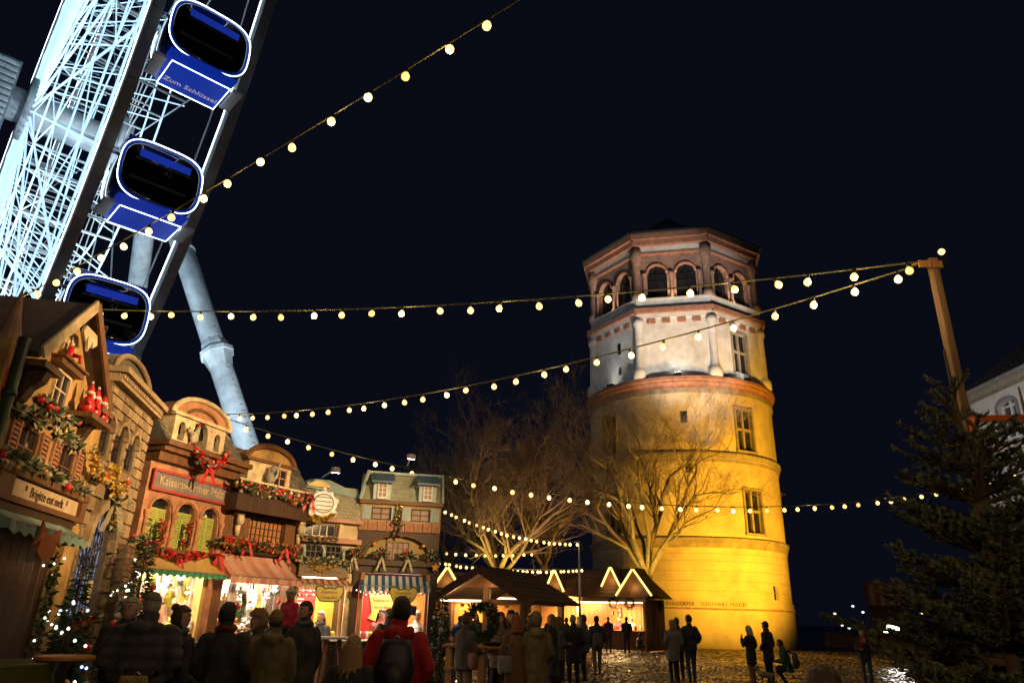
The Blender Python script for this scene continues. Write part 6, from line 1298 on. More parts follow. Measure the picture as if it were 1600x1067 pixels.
# ================================================================== PEOPLE
SKIN = mat('skin', (.52, .30, .20), .55, var=.08, scale=30); SKIN2 = mat('skin_tan', (.42, .23, .15), .55, var=.08, scale=30)
m_eyew = mat('eye_white', (.7, .68, .64), .3, var=0); m_eyed = mat('eye_dark', (.02, .015, .01), .2, var=0); m_lip = mat('lip', (.36, .12, .10), .5, var=0)
m_shoe = mat('dark_shoe', (.02, .018, .016), .5, var=.2); m_jean = mat('jeans', (.05, .08, .14), .85, var=.25, scale=20); m_dtr = mat('dark_trousers', (.018, .018, .022), .85, var=.2, scale=20); m_khk = mat('khaki_trousers', (.17, .13, .07), .85, var=.2, scale=20)
def cloth(n, c, r=.8): return mat('coat_' + n, c, r, var=.28, scale=7, bump=.25, bscale=60)
HAIR = {k: mat('hair_' + k, c, .5, var=.4, scale=60, bump=.5, bscale=120) for k, c in dict(grey=(.36, .33, .28), black=(.012, .010, .009), brown=(.07, .038, .018), blond=(.42, .26, .10), dblond=(.25, .14, .05), white=(.6, .58, .54), red=(.20, .06, .02)).items()}
QUEUE = []
def loft(mb, rings, n=16, step=.03, mi=0):
    """rings (x, y, z, rx, ry) interpolated along z"""
    R_ = []
    for a, b in zip(rings, rings[1:]):
        d = sqrt(sum((a[i] - b[i]) ** 2 for i in range(3))); k = max(1, int(d / step))
        for j in range(k): R_.append([a[i] + (b[i] - a[i]) * j / k for i in range(5)])
    R_.append(list(rings[-1])); vs = []; fs = []
    for x, y, z, rx, ry in R_:
        for k in range(n): t = 2 * pi * k / n; vs.append((x + rx * cos(t), y + ry * sin(t), z))
    for i in range(len(R_) - 1):
        for k in range(n): a = i * n + k; b = i * n + (k + 1) % n; fs.append((a, b, b + n, a + n))
    fs.append(tuple(range(n))[::-1]); fs.append(tuple(range((len(R_) - 1) * n, len(R_) * n))); mb.add(vs, fs, mi)
def limb(mb, pts, rad, mi=0, n=12, step=.035):
    P = []; Q = []
    for i in range(len(pts) - 1):
        a, b = Vector(pts[i]), Vector(pts[i + 1]); k = max(1, int((b - a).length / step))
        for j in range(k): P.append(a.lerp(b, j / k)); Q.append(rad[i] + (rad[i + 1] - rad[i]) * j / k)
    P.append(Vector(pts[-1])); Q.append(rad[-1]); mb.tube(P, Q, n, mi)
    mb.sph(P[0], Q[0] * .99, 10, 6, mi); mb.sph(P[-1], Q[-1] * .99, 10, 6, mi)
def hand(mb, w, d, side, mi, curl=.5):
    """palm and five bent fingers from wrist w along d"""
    d = Vector(d).normalized(); w = Vector(w); lat = Vector((side, 0, 0)); lat = (lat - d * lat.dot(d)).normalized() if abs(d.dot(lat)) < .95 else Vector((0, 0, 1)); pn = d.cross(lat).normalized()
    if pn.z > 0 and abs(d.z) < .7: pn = -pn
    mb.tube([w - d * .02, w + d * .03, w + d * .085], [.024, .036, .034], 8, mi)
    for i, (o, L) in enumerate(((-.027, .066), (-.009, .078), (.010, .073), (.027, .056))):
        b = w + d * .08 + lat * o; m_ = b + (d + pn * curl * .4).normalized() * L * .5; e = m_ + (d + pn * curl * 1.6).normalized() * L * .5; mb.tube([b, m_, e], [.0095, .009, .007], 6, mi)
    b = w + d * .03 - lat * .03; m_ = b + (d * .6 - lat * .8).normalized() * .035; e = m_ + (d * .9 - lat * .1 + pn * .4).normalized() * .03; mb.tube([b, m_, e], [.012, .011, .008], 6, mi)
POSE = {'down': ((.238, -.03, 1.13), (.245, .05, .88), (0, .1, -1)), 'pocket': ((.265, -.06, 1.14), (.205, .115, .97), (-.5, .5, -.8)), 'front': ((.235, .03, 1.13), (.10, .28, 1.12), (-.35, 1, .1)), 'up': ((.235, .13, 1.16), (.075, .24, 1.36), (-.3, .3, 1)), 'lean': ((.25, .10, 1.14), (.17, .34, 1.11), (-.2, 1, -.05)), 'bag': ((.25, -.05, 1.12), (.27, .03, .86), (0, 0, -1))}
def person(label, x, y, h, face, coat, hem=.80, legs=m_dtr, hair='black', style='short', poseL='down', poseR='down', turn=0.0, stride=.0, puff=False, skin=None, hat=None, hatm=None, scarf=None, width=1.0, vox=.02, z=0.0, crouch=False, sit=False, hood=None, beard=False, shoes=m_shoe, nod=0.0, gl=False, bare=False):
    t = thing('person', label, 'person', (x, y, z), radians(face)); s = h / 1.75; sk = skin or SKIN; W = width
    child = h < 1.35; hs_ = 1.25 if child else 1.0
    b = MB(); D = Vector
    dz = -.42 if crouch else (-.40 if sit else 0.0); lean = .16 if crouch else 0
    def up(p): return (p[0] * W, p[1] + lean * max(0, (p[2] - .9) / .7) - (.12 if crouch else 0), p[2] + dz)
    # legs
    for sd in (-1, 1):
        st = stride * sd; hip = (sd * .092 * W, -.12 if crouch else 0, .92 + dz)
        if crouch: kn = (sd * .16, .26 if sd > 0 else .20, .50 if sd > 0 else .42); an = (sd * .13, .02 if sd > 0 else -.05, .09)
        elif sit: kn = (sd * .12, .36, .50); an = (sd * .12, .34, .09)
        else: kn = (sd * .10 * W, st * .5 + .03, .50); an = (sd * .105 * W, st - .02, .09)
        limb(b, [hip, kn, an], [.096 * W, .068, .05], 2); a = D(an); limb(b, [a + D((0, -.04, -.04)), a + D((sd * .01, .07, -.05)), a + D((sd * .02, .15, -.055))], [.042, .042, .032], 3)
    loft(b, [(*up((0, 0, zz)), rx * W, ry) for zz, rx, ry in ((.84, .15, .11), (.95, .165, .118), (1.12, .148, .105), (1.3, .168, .115), (1.40, .155, .10), (1.455, .09, .075))], 16, .03, 1)
    nk = up((0, .0, 1.44)); hc = D(up((0, .022, 1.64))); limb(b, [nk, tuple(hc - D((0, .02, .07)))], [.062, .055], 0)
    nshape = len(b.v)
    # head, own turn
    hb = MB(); hs = hs_
    hb.sph((0, 0, .01), (.078 * hs, .098 * hs, .112 * hs), 18, 14); hb.sph((0, .032 * hs, -.055 * hs), (.058 * hs, .062 * hs, .058 * hs), 14, 10); hb.sph((0, .06 * hs, -.088 * hs), (.028, .028, .022), 8, 6)
    hb.tube([(0, .085 * hs, .02), (0, .108 * hs, -.02), (0, .092 * hs, -.032)], [.009, .016, .012], 8); hb.sph((0, .085 * hs, .03), (.05, .02, .012), 8, 5)
    for sd in (-1, 1): hb.sph((sd * .078 * hs, -.005, -.005), (.012, .026, .034), 8, 6)
    M = Matrix.Translation(hc) @ Matrix.Rotation(radians(turn), 4, 'Z') @ Matrix.Rotation(nod, 4, 'X'); b.add([M @ D(p) for p in hb.v], hb.f, 0)
    wr = []
    for sd, po in ((-1, poseL), (1, poseR)):
        e, w_, d_ = POSE[po]; sh = up((sd * .18, 0, 1.385)); el = up((sd * e[0], e[1], e[2])); wp_ = up((sd * w_[0] / W, w_[1], w_[2])); limb(b, [sh, el, wp_], [.055, .043, .031], 1 if not bare else 0); wr.append((wp_, (sd * d_[0], d_[1], d_[2]), sd, el, sh, po))
    # coat
    c = MB(); th = .03 if not puff else .05; hemz = hem
    rg = [(hemz, .205 if hemz < .75 else .19, .155 if hemz < .75 else .148)] if not (sit or crouch) else [(.82, .2, .16)]
    rg += [(max(hemz + .05, .93), .19 + th * .3, .145 + th * .3), (1.08, .165 + th, .115 + th), (1.28, .178 + th, .122 + th), (1.39, .165 + th * .8, .108 + th * .8), (1.45, .105 + th * .6, .085 + th * .5), (1.49, .075, .075)]
    loft(c, [(*up((0, 0, zz)), rx * W, ry) for zz, rx, ry in rg], 20, .03)
    for wp_, d_, sd, el, sh, po in wr:
        limb(c, [sh, el, tuple(D(wp_).lerp(D(el), .08))], [.072 + th * .45, .056 + th * .45, .046 + th * .3], 0, 12)
    limb(c, [up((0, 0, 1.46)), up((0, .0, 1.52))], [.088, .082], 0)
    if hood: limb(c, [up((-.08, -.09, 1.45)), up((0, -.125, 1.43)), up((.08, -.09, 1.45))], [.06, .075, .06], 0)
    QUEUE.append(dict(t=t, s=s, body=b, coat=c, sk=sk, coatm=coat, legs=legs, shoes=shoes, M=M, hs=hs, wr=wr, puff=puff, vox=vox, lab=label, hidehand={'pocket'}, gl=gl))
    # hair or hat
    rr = random.Random(hash(label) % 999 if False else sum(map(ord, label)))
    def cap(k, cond, m, nm, amp=.006, n=28, mm=20, extra=None):
        q = MB(); q.sph((0, 0, 0), 1.0, n, mm); keep = [f for f in q.f if cond(*[sum(q.v[i][j] for i in f) / len(f) for j in range(3)])]
        def pos(p): v = D((p[0] * .078 * hs, p[1] * .098 * hs - .003, p[2] * .112 * hs + .01)); g = 1 + (k - 1) + noise.noise(D(p) * 6 + D((rr.random() * 0, 0, len(label)))) * amp * 10; return M @ (D((0, 0, .01)) + (v - D((0, 0, .01))) * g)
        q2 = MB(); q2.add([pos(p) for p in q.v], keep)
        if extra: extra(q2)
        o = q2.build(nm, m, t, True); o.scale = (s, s, s)
        md = o.modifiers.new('thickness', 'SOLIDIFY'); md.thickness = .012; md.offset = -1
        return o
    hm = HAIR[hair] if hair else None
    scalp = lambda x_, y_, z_: z_ > .42 or (y_ < .18 and z_ > -.55) or (y_ < -.3 and z_ > -.75)
    if hat:
        if hat == 'beanie':
            def ex(q): q.add([M @ D(p) for p in [(.088 * hs * cos(2 * pi * i / 20) * a, .108 * hs * sin(2 * pi * i / 20) * a, zz * hs) for a, zz in ((1.0, .02), (1.06, .03), (1.07, .055), (1.0, .065)) for i in range(20)]], [(j * 20 + i, j * 20 + (i + 1) % 20, (j + 1) * 20 + (i + 1) % 20, (j + 1) * 20 + i) for j in range(3) for i in range(20)])
            cap(1.17, lambda x_, y_, z_: z_ > .2 or (y_ < -.2 and z_ > -.1), hatm, 'knit_hat', .008, extra=ex)
        elif hat == 'cap':
            def ex(q): q.add([M @ D(p) for p in [(.07 * hs, .06, .055), (.05, .15, .045), (0, .175, .05), (-.05, .15, .045), (-.07 * hs, .06, .055)]], [(0, 1, 2, 3, 4)])
            cap(1.12, lambda x_, y_, z_: z_ > .34, hatm, 'cap', .002, extra=ex)
        elif hat == 'hood':
            cap(1.34, lambda x_, y_, z_: not (y_ > .35 and z_ < .75) , hatm, 'hood', .01)
    if hm:
        if style == 'short': cap(1.09, scalp, hm, 'hair', .006)
        elif style == 'thick': cap(1.2, scalp, hm, 'hair', .012)
        elif style == 'curly': cap(1.42, lambda x_, y_, z_: z_ > .38 or y_ < .25, hm, 'hair', .035, 36, 26)
        elif style == 'under': cap(1.06, lambda x_, y_, z_: y_ < .15 and -.6 < z_ < .4, hm, 'hair', .006)
        elif style in ('long', 'bob', 'bun', 'wavy'):
            def ex(q):
                L = {'long': .36, 'bob': .17, 'bun': .0, 'wavy': .40}[style]; wide = 2.6 if style == 'wavy' else 1.0
                if L:
                    ks = 18; rows = 9; vs = []
                    for j in range(rows):
                        f = j / (rows - 1)
                        for i in range(ks):
                            a = pi + .25 + (pi - .5) * i / (ks - 1) if True else 0
                            wv = .008 * wide * sin(i * 2.3 + j * 1.1); rx = (.088 + .035 * f * wide + wv) * hs; ry = (.108 + .02 * f + wv) * hs; vs.append(M @ D((rx * cos(a), ry * sin(a) - .02 * f, .03 - (L + .03) * f + .012 * sin(i * 3.1) * f)))
                    q.add(vs, [(j * ks + i, j * ks + i + 1, (j + 1) * ks + i + 1, (j + 1) * ks + i) for j in range(rows - 1) for i in range(ks - 1)])
                else:
                    q3 = MB(); q3.sph((0, -.08, .11), (.05, .05, .045), 12, 8); q.add([M @ D(p) for p in q3.v], q3.f)
            cap(1.14, scalp, hm, 'hair', .01, extra=ex)
    if beard: cap(1.07, lambda x_, y_, z_: y_ > .1 and z_ < -.42, HAIR['grey' if hair == 'grey' else 'brown'], 'beard', .006)
    if scarf:
        q = MB(); pts = [D(up((.085 * cos(a), .08 * sin(a) + .01, 1.50 + .012 * sin(3 * a)))) for a in [2 * pi * i / 16 for i in range(17)]]; q.tube(pts, .036, 8); q.tube([D(up((.03, .12, 1.47))), D(up((.05, .17, 1.33))), D(up((.05, .165, 1.12)))], [.035, .04, .035], 8); o = q.build('scarf', scarf, t, True); o.scale = (s, s, s)
    return t
def finish_people():
    tmp = []
    for q in QUEUE:
        for k in ('body', 'coat'):
            me = bpy.data.meshes.new('tmp'); me.from_pydata(q[k].v, [], q[k].f); me.update(); o = bpy.data.objects.new('tmp', me); col.objects.link(o)
            md = o.modifiers.new('r', 'REMESH'); md.mode = 'VOXEL'; md.voxel_size = q['vox'] * (.95 if k == 'body' and q['vox'] > .028 else 1.15 if k == 'body' else 1.25); md.use_smooth_shade = True
            sm = o.modifiers.new('s', 'SMOOTH'); sm.iterations = 2; sm.factor = .5; tmp.append((q, k, o))
    dg = bpy.context.evaluated_depsgraph_get()
    for q, k, o in tmp:
        me = bpy.data.meshes.new_from_object(o.evaluated_get(dg)); s = q['s']; t = q['t']
        co = [v.co.copy() for v in me.vertices]
        if k == 'coat':
            ph = len(q['lab'])
            for v, p in zip(me.vertices, co):
                nrm = v.normal; f = noise.noise(p * 7 + Vector((ph, 0, 0))) * .020 + noise.noise(Vector((p.x * 13, p.y * 13, p.z * 6)) + Vector((0, ph, 0))) * .020
                if q['puff']: f += .026 * abs(sin(p.z * pi / .115)) - .013
                v.co = p + nrm * f
            me.materials.clear(); me.materials.append(q['coatm'])
            ob = obj('coat', me, t)
        else:
            kd = kdtree.KDTree(len(q['body'].v)); vm = [0] * len(q['body'].v)
            for f, m in zip(q['body'].f, q['body'].m):
                for i in f: vm[i] = m
            for i, p in enumerate(q['body'].v): kd.insert(p, i)
            kd.balance(); me.materials.clear()
            for m in (q['sk'], q['coatm'], q['legs'], q['shoes'], m_eyew, m_eyed, m_lip): me.materials.append(m)
            idx = [vm[kd.find(p.center)[1]] for p in me.polygons]
            # add eyes, brows, lips and fingered hands to the same mesh
            x = MB(); M = q['M']; hs = q['hs']
            for sd in (-1, 1):
                e = MB(); e.sph((sd * .033 * hs, .083 * hs, .006), (.015, .012, .010), 8, 6, 4); e.sph((sd * .033 * hs, .0925 * hs, .006), (.0075, .005, .0075), 6, 4, 5); e.tube([(sd * .016 * hs, .098 * hs, .028), (sd * .035 * hs, .095 * hs, .033), (sd * .052 * hs, .08 * hs, .026)], [.004, .005, .003], 5, 5); x.v, off = x.v, len(x.v)
                x.v += [tuple(M @ Vector(p)) for p in e.v]; x.f += [tuple(i + off for i in f) for f in e.f]; x.m += e.m
            e = MB(); e.sph((0, .0915 * hs, -.062 * hs), (.022, .008, .006), 8, 5, 6); off = len(x.v); x.v += [tuple(M @ Vector(p)) for p in e.v]; x.f += [tuple(i + off for i in f) for f in e.f]; x.m += e.m
            for wp_, d_, sd, el, sh, po in q['wr']:
                if po != 'pocket': hand(x, wp_, d_, sd, 0, .9 if po in ('up', 'bag') else .5)
            bm = bmesh.new(); bm.from_mesh(me); bm.faces.ensure_lookup_table()
            for f, i in zip(bm.faces, idx): f.material_index = i; f.smooth = True
            nv = [bm.verts.new(p) for p in x.v]
            for f, m in zip(x.f, x.m):
                try: fc = bm.faces.new([nv[i] for i in f]); fc.material_index = m; fc.smooth = True
                except ValueError: pass
            bm.to_mesh(me); bm.free(); ob = obj('body', me, t)
        ob.scale = (s, s, s); bpy.data.objects.remove(o)
def backpack(label, p, m, h=.46, w_=.32, d=.17, strap=m_black, face=0.0, cat='backpack', z=1.0):
    """p = centre of the back where the pack rests; its outer face points along -y of the wearer"""
    t = thing('backpack', label, cat, (p[0], p[1], z), radians(face)); b = MB(); K = 9; n = 18; vs = []
    for j in range(K + 1):
        f = j / K; k = sin(pi * (.16 + .68 * f)) ** .5; zz = -h / 2 + h * f
        for i in range(n):
            a = 2 * pi * i / n; vs.append((w_ / 2 * k * math.copysign(abs(cos(a)) ** .6, cos(a)), -d / 2 + d / 2 * k * math.copysign(abs(sin(a)) ** .6, sin(a)), zz))
    b.add(vs, [(j * n + i, j * n + (i + 1) % n, (j + 1) * n + (i + 1) % n, (j + 1) * n + i) for j in range(K) for i in range(n)] + [tuple(range(n))[::-1], tuple(range(K * n, (K + 1) * n))]); b.build('sack', m, t, True)
    b = MB(); b.sph((0, -d + .01, -h * .12), (w_ * .36, .05, h * .26), 12, 8); b.build('front_pocket', m, t, True)
    for sd in (-1, 1): b = MB(); b.tube([(sd * .09, .0, h * .42), (sd * .115, .08, h * .56), (sd * .125, .19, h * .5), (sd * .13, .24, h * .2), (sd * .14, .16, -h * .2), (sd * .12, .02, -h * .36)], [.022, .028, .028, .024, .018, .015], 6); b.build('strap', strap, t, True)
    b = MB(); b.tube([(-.04, 0, h * .48), (0, -.01, h * .56), (.04, 0, h * .48)], .01, 5); b.build('grab_loop', m_steel, t, True)
    return t
def shoulder_bag(label, x, y, z, m, face=0, sz=.28, cat='bag', name='shoulder_bag'):
    t = thing(name, label, cat, (x, y, z), radians(face)); b = MB(); vs = []; n = 16; K = 6
    for j in range(K + 1):
        f = j / K; k = (1 - .25 * f) * (1 - .3 * (1 - f) ** 3)
        for i in range(n): a = 2 * pi * i / n; vs.append((sz / 2 * k * math.copysign(abs(cos(a)) ** .7, cos(a)), sz * .24 * k * math.copysign(abs(sin(a)) ** .7, sin(a)), -sz * .5 + sz * .85 * f))
    b.add(vs, [(j * n + i, j * n + (i + 1) % n, (j + 1) * n + (i + 1) % n, (j + 1) * n + i) for j in range(K) for i in range(n)] + [tuple(range(n))[::-1], tuple(range(K * n, (K + 1) * n))]); b.build('bag_body', m, t, True)
    b = MB(); b.tube([(-sz * .35, 0, sz * .3), (-sz * .2, 0, sz * .9), (sz * .2, 0, sz * .9), (sz * .35, 0, sz * .3)], .012, 6); b.build('handle', m, t, True)
    return t
kb, kd_, kg = cloth('black', (.028, .027, .030)), cloth('charcoal', (.06, .058, .062)), cloth('grey', (.10, .10, .10)); kn_ = cloth('navy', (.03, .042, .09)); ko = cloth('olive', (.15, .12, .055)); kr = cloth('red', (.42, .008, .014)); kbr = cloth('brown', (.13, .07, .035)); kgr = cloth('green', (.03, .12, .04)); kpu = cloth('purple', (.10, .03, .13)); kpk = cloth('pink', (.60, .03, .09)); kbl = cloth('blue', (.03, .10, .32)); kw = cloth('white', (.62, .60, .56)); ktw = mat('coat_tweed', (.20, .19, .18), .85, var=.6, scale=40, bump=.4, bscale=60); kbu = cloth('burgundy', (.16, .02, .03))
wool_grey = cloth('wool_grey', (.17, .15, .13)); wool_olive = cloth('wool_olive', (.20, .14, .04)); wool_white = cloth('wool_white', (.6, .55, .48))
# near left group
person('grey haired bearded man in black jacket behind the orange table', -4.2, 8.56, 1.72, 205, kb, .82, hair='grey', style='short', poseL='front', poseR='up', beard=True, turn=-28, vox=.018)
person('broad person in black puffer coat and grey cap, seen from behind', -3.54, 7.62, 1.76, 12, kd_, .72, hair='grey', style='under', hat='cap', hatm=wool_grey, puff=True, width=1.2, hood=True, poseL='pocket', poseR='pocket', vox=.018)
person('woman with brown hair bun in black coat turned to the bright stall', -3.42, 8.05, 1.64, -30, kb, .7, hair='brown', style='bun', poseL='pocket', poseR='down', turn=-50, scarf=kg, vox=.018)
person('child in patterned knit hat and jacket beside the salmon stall', -3.5, 9.0, 1.2, 10, ktw, .78, hair=None, hat='beanie', hatm=ktw, vox=.018)
person('man in black coat and burgundy scarf, black hair, back to the camera', -3.0, 8.27, 1.68, 8, kb, .62, hair='black', style='thick', scarf=kbu, poseL='pocket', poseR='pocket', turn=-35, vox=.018)
person('woman with curly blond hair and earrings facing left', -2.98, 9.3, 1.60, 120, cloth('dark_olive', (.10, .085, .045)), .68, hair='dblond', style='curly', poseL='front', poseR='front', turn=15, puff=True, vox=.018)
person('child in dark hood looking up beside the curly haired woman', -3.1, 10.2, 1.40, -100, kd_, .8, hair=None, hat='hood', hatm=kd_, vox=.02, nod=.25, turn=-20)
person('person in olive knit hat and khaki hooded parka seen from behind', -2.58, 8.62, 1.62, 15, ko, .55, hair='brown', style='under', hat='beanie', hatm=wool_olive, hood=True, poseL='front', poseR='down', turn=20, vox=.018)
person('dark haired man in black jacket looking back over his shoulder', -2.5, 9.6, 1.74, 60, kb, .7, hair='black', style='short', poseL='pocket', poseR='down', turn=88, scarf=kg, vox=.018)
person('hidden man in dark jacket carrying the child on his shoulders', -2.98, 10.62, 1.72, 160, kd_, .78, hair='brown', vox=.024)
person('small child in white bobble hat and pink jacket on a man\'s shoulders', -2.98, 10.52, 1.05, 150, kpk, .85, hair=None, hat='beanie', hatm=wool_white, sit=True, z=1.10, vox=.02, turn=30)
person('person with long wavy blond hair and dark jacket, back to the camera', -1.38, 7.07, 1.43, -8, kb, .66, hair='blond', style='wavy', poseL='pocket', poseR='pocket', vox=.018)
person('man in bright red jacket with black backpack, seen from behind', -1.03, 7.53, 1.77, 4, kr, .78, legs=m_jean, hair='black', style='thick', poseL='pocket', poseR='pocket', width=1.12, turn=32, hood=True, vox=.015)
backpack('black backpack on the man in the red jacket', (-1.02, 7.53 - .165, 0), mat('black_nylon', (.012, .012, .013), .5, var=.2, bump=.2), .50, .36, .19, face=4, z=1.16)
backpack('yellow and brown backpack carried low by the person in grey cap', (-3.43, 7.36, 0), mat('camo_pack', (.30, .21, .06), .7, var=.5, scale=9, c2=(.05, .03, .012)), .44, .32, .16, face=10, z=.82)
# vendors and customers
person('woman vendor in black leaning on the counter of the narrow stall', -3.95, 16.42, 1.62, 165, kb, .8, hair='grey', style='bob', poseL='lean', poseR='lean', scarf=kg)
person('vendor in pink jacket behind the striped awning counter', -2.75, 17.05, 1.70, 200, cloth('rose', (.5, .12, .12)), .85, hair='brown', style='bob', poseL='front', poseR='front')
person('man in black jacket and flat cap at the striped awning counter', -2.36, 15.6, 1.70, 30, kb, .8, hair='black', style='short', hat='cap', hatm=kd_, poseL='front', poseR='front', turn=40, vox=.018)
person('vendor in white top and dark apron at the right of the orange stall', -1.95, 17.1, 1.68, 175, kw, .9, hair='white', style='short', legs=m_jean, poseL='front', poseR='down')
# middle group round the timber table
person('man in charcoal jacket at the left end of the timber table', -.66, 13.0, 1.66, -50, kd_, .82, legs=m_khk, hair='brown', poseL='front', poseR='front', vox=.018)
shoulder_bag('brown leather bag on the hip of the man in charcoal jacket', -.52, 12.82, .95, mat('brown_leather', (.13, .06, .03), .5, var=.3), -50, .3)
shoulder_bag('blue carrier bag standing beside the timber table leg', -.92, 13.3, .42, mat('blue_bag', (.02, .09, .28), .45, var=.2), 0, .34, 'bag', 'carrier_bag')
person('laughing woman with red brown hair behind the timber table', -.07, 14.05, 1.68, 160, cloth('plaid', (.16, .12, .09)), .8, hair='red', style='bob', poseL='up', poseR='front', turn=-15, vox=.018)
person('dark haired bearded man in suit jacket behind the timber table', .12, 14.6, 1.72, 185, kb, .78, hair='black', style='thick', poseL='down', poseR='front', beard=True, vox=.018)
person('person in brown coat with reddish hair, back turned, at the table', .2, 12.6, 1.64, 20, kbr, .66, hair='red', style='bob', poseL='front', poseR='bag', vox=.018)
shoulder_bag('black and white patterned handbag hanging by the brown coat', .02, 12.45, .93, ktw, 15, .3, 'handbag', 'handbag')
person('tall figure in long olive hooded parka, back to the camera', .52, 12.6, 1.68, 8, ko, .42, hair=None, hat='hood', hatm=ko, poseL='front', poseR='pocket', hood=True, vox=.018)
person('person in long black coat standing in profile right of the parka', 1.06, 16.97, 1.67, 75, kb, .45, hair='dblond', style='bob', poseL='front', poseR='pocket', vox=.02)
person('woman in dark jacket in front of the lit stalls', 1.5, 20.94, 1.63, 10, kd_, .75, hair='brown', style='long', poseL='pocket', poseR='pocket', vox=.024)
person('grey haired man in long dark coat, seen from behind', 1.74, 19.42, 1.68, 5, kb, .6, hair='grey', poseL='pocket', poseR='pocket', stride=.04, vox=.022)
person('walking man in navy jacket with grey backpack', 2.85, 23.63, 1.68, 4, kn_, .82, legs=m_khk, hair='black', stride=.17, poseL='down', poseR='pocket', vox=.022)
backpack('small grey backpack of the walking man', (2.84, 23.47, 0), kg, .42, .3, .15, face=4, z=.98)
person('person in purple jacket at the log stall counter', 5.25, 38.7, 1.68, -20, kpu, .8, hair='grey', poseL='front', poseR='front', vox=.034)
person('man in black jacket standing at the log stall counter', 6.05, 37.9, 1.70, -15, kb, .8, hair='black', poseL='front', poseR='front', vox=.034)
person('child in dark jacket crouching below the log stall counter', 6.75, 38.3, 1.25, -60, kn_, .8, hair='black', crouch=True, vox=.03, poseL='front', poseR='front')
person('vendor in red top and santa style red hat, left in the log stall', 5.6, 42.0, 1.62, 150, kr, .8, hair=None, hat='beanie', hatm=kr, poseL='front', poseR='front', vox=.034)
person('vendor in pink jumper in the middle of the log stall', 6.2, 41.4, 1.64, 150, kpk, .8, hair='blond', style='bob', poseL='front', poseR='front', vox=.034)
person('vendor in white shirt at the right of the log stall', 6.85, 41.1, 1.68, 160, kw, .8, hair='white', poseL='front', poseR='front', vox=.034)
person('woman in grey tweed coat standing beside the tall man', 4.76, 21.68, 1.62, 12, ktw, .62, hair='dblond', style='bob', poseL='pocket', poseR='pocket', turn=25, vox=.02)
person('tall man in black jacket and jeans next to the tweed coat', 5.29, 21.87, 1.77, 15, kb, .80, legs=m_jean, hair='black', stride=.06, poseL='pocket', poseR='pocket', turn=30, vox=.02)
person('person half hidden behind the couple near the log stall', 5.1, 22.6, 1.69, 0, kd_, .8, hair='brown', vox=.026)
person('white haired woman in short black coat and skirt by the tower', 7.1, 22.19, 1.52, 45, kb, .55, legs=SKIN2, hair='white', style='bob', poseL='up', poseR='pocket', vox=.02)
person('slim man in black coat and cap looking up at the tower', 7.65, 22.33, 1.65, 40, kb, .6, hair='black', hat='cap', hatm=kd_, poseL='pocket', poseR='down', nod=.2, turn=10, vox=.02)
person('person in green jacket crouching with a backpack', 7.9, 21.83, 1.55, 60, kgr, .8, legs=m_dtr, hair='brown', crouch=True, poseL='front', poseR='front', vox=.02)
backpack('grey backpack on the crouching person in green', (8.1, 21.72, 0), kg, .42, .3, .16, face=60, z=.66)
person('man in black jacket with red scarf standing alone near the fir', 10.6, 22.65, 1.50, 150, kb, .8, legs=m_jean, hair='white', scarf=kr, poseL='up', poseR='front', turn=10, nod=.1, vox=.022)
person('dark head of a short person at the bottom edge near the camera', 1.37, 3.33, 1.46, 0, kb, .8, hair='brown', style='thick', poseL='pocket', poseR='pocket', vox=.018)
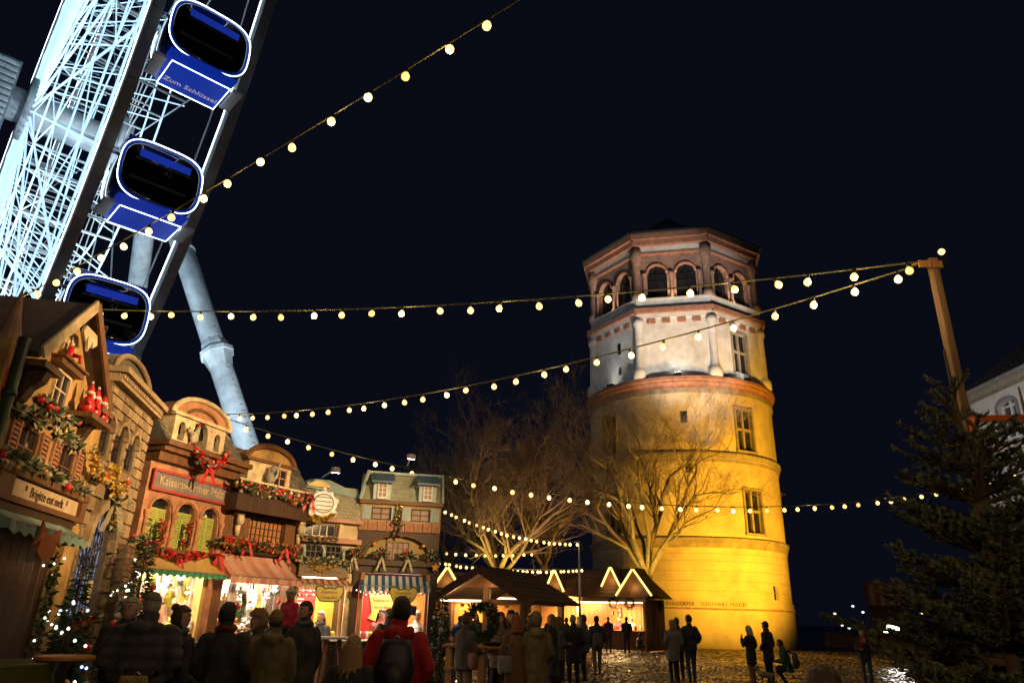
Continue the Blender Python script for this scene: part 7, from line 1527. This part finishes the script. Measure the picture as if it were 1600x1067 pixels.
for i, (x, y, h, f, c, hr, lab) in enumerate(((-2.09, 27.9, 1.68, 20, kn_, 'brown', 'person in navy coat left under the pavilion strip light'), (-1.46, 25.0, 1.60, -30, kbl, 'black', 'person in bright blue jacket beside the pavilion post'), (-1.11, 29.98, 1.64, 170, kd_, 'brown', 'person in charcoal coat deep under the pavilion'), (-.46, 29, 1.62, 100, kbu, 'dblond', 'person in burgundy coat in the middle of the pavilion'), (-2.5, 29.9, 1.72, 0, kb, None, 'person in red hat among the pavilion crowd'), (2.42, 29.9, 1.60, 0, kn_, 'black', 'person in navy jacket behind the grey haired man'), (.9, 26.3, 1.70, 30, kb, 'brown', 'person in black coat by the right pavilion post'), (1.9, 31.5, 1.66, -10, kd_, 'blond', 'blond person in charcoal coat before the log stall'), (-.3, 24.4, 1.66, 60, kb, 'black', 'person in black jacket under the pavilion gable'), (3.2, 33, 1.64, 20, kbr, 'grey', 'grey haired person in brown coat near the lamp pole'), (1.25, 18.2, 1.62, -60, kg, 'dblond', 'woman in grey coat turned to the person in long black coat'), (2.2, 21.2, 1.70, 80, kd_, 'brown', 'man in charcoal coat right of the grey haired man'), (-.2, 17.5, 1.64, 200, kw, 'brown', 'woman in pale jacket facing the camera behind the table'), (.75, 22.5, 1.66, 150, kbr, 'black', 'person in brown jacket between pavilion and table crowd'), (2.7, 27.5, 1.66, -20, ktw, 'white', 'white haired person in tweed walking to the log stall'), (-1.0, 21.0, 1.68, 30, kgr, 'dblond', 'person in green jacket left of the pavilion front'), (.3, 19.6, 1.70, 10, kn_, 'brown', 'person in navy coat behind the bearded man'), (-1.6, 20.2, 1.62, 90, kbu, 'blond', 'blond person in burgundy coat beside the dark spruce'), (3.6, 35.2, 1.62, -30, kpk, 'brown', 'person in pink jacket at the log stall corner'))):
    person(lab, x, y, h, f, c, .75, hair=hr, hat=None if hr else 'beanie', hatm=kr, style='short' if i % 2 else 'bob', poseL='pocket', poseR='front' if i % 3 else 'pocket', vox=.034)
finish_people()
# small dog at the feet of the couple by the tower
dg_ = thing('dog', 'small white and brown dog beside the crouching person', 'dog', (7.42, 22.0, 0), radians(80))
b = MB(); limb(b, [(0, -.16, .24), (0, 0, .25), (0, .14, .27)], [.075, .08, .09]); limb(b, [(0, .16, .30), (0, .22, .40)], [.06, .05]); b.sph((0, .25, .43), (.055, .065, .055), 10, 8); limb(b, [(0, .28, .42), (0, .35, .40)], [.035, .022]); limb(b, [(0, -.2, .28), (0, -.28, .38)], [.02, .012])
for sx in (-1, 1):
    limb(b, [(sx * .05, .13, .22), (sx * .05, .12, .11), (sx * .05, .14, .02)], [.035, .022, .02]); limb(b, [(sx * .05, -.14, .22), (sx * .055, -.10, .13), (sx * .055, -.17, .08), (sx * .055, -.15, .02)], [.045, .028, .02, .02]); b.sph((sx * .045, .23, .49), (.02, .012, .035), 6, 5)
me = bpy.data.meshes.new('tmp'); me.from_pydata(b.v, [], b.f); o = bpy.data.objects.new('tmp', me); col.objects.link(o); md = o.modifiers.new('r', 'REMESH'); md.mode = 'VOXEL'; md.voxel_size = .014; md.use_smooth_shade = True
me2 = bpy.data.meshes.new_from_object(o.evaluated_get(bpy.context.evaluated_depsgraph_get())); bpy.data.objects.remove(o); me2.materials.clear(); me2.materials.append(mat('dog_fur', (.5, .42, .34), .8, var=.5, scale=6, c2=(.10, .05, .02))); obj('body', me2, dg_)
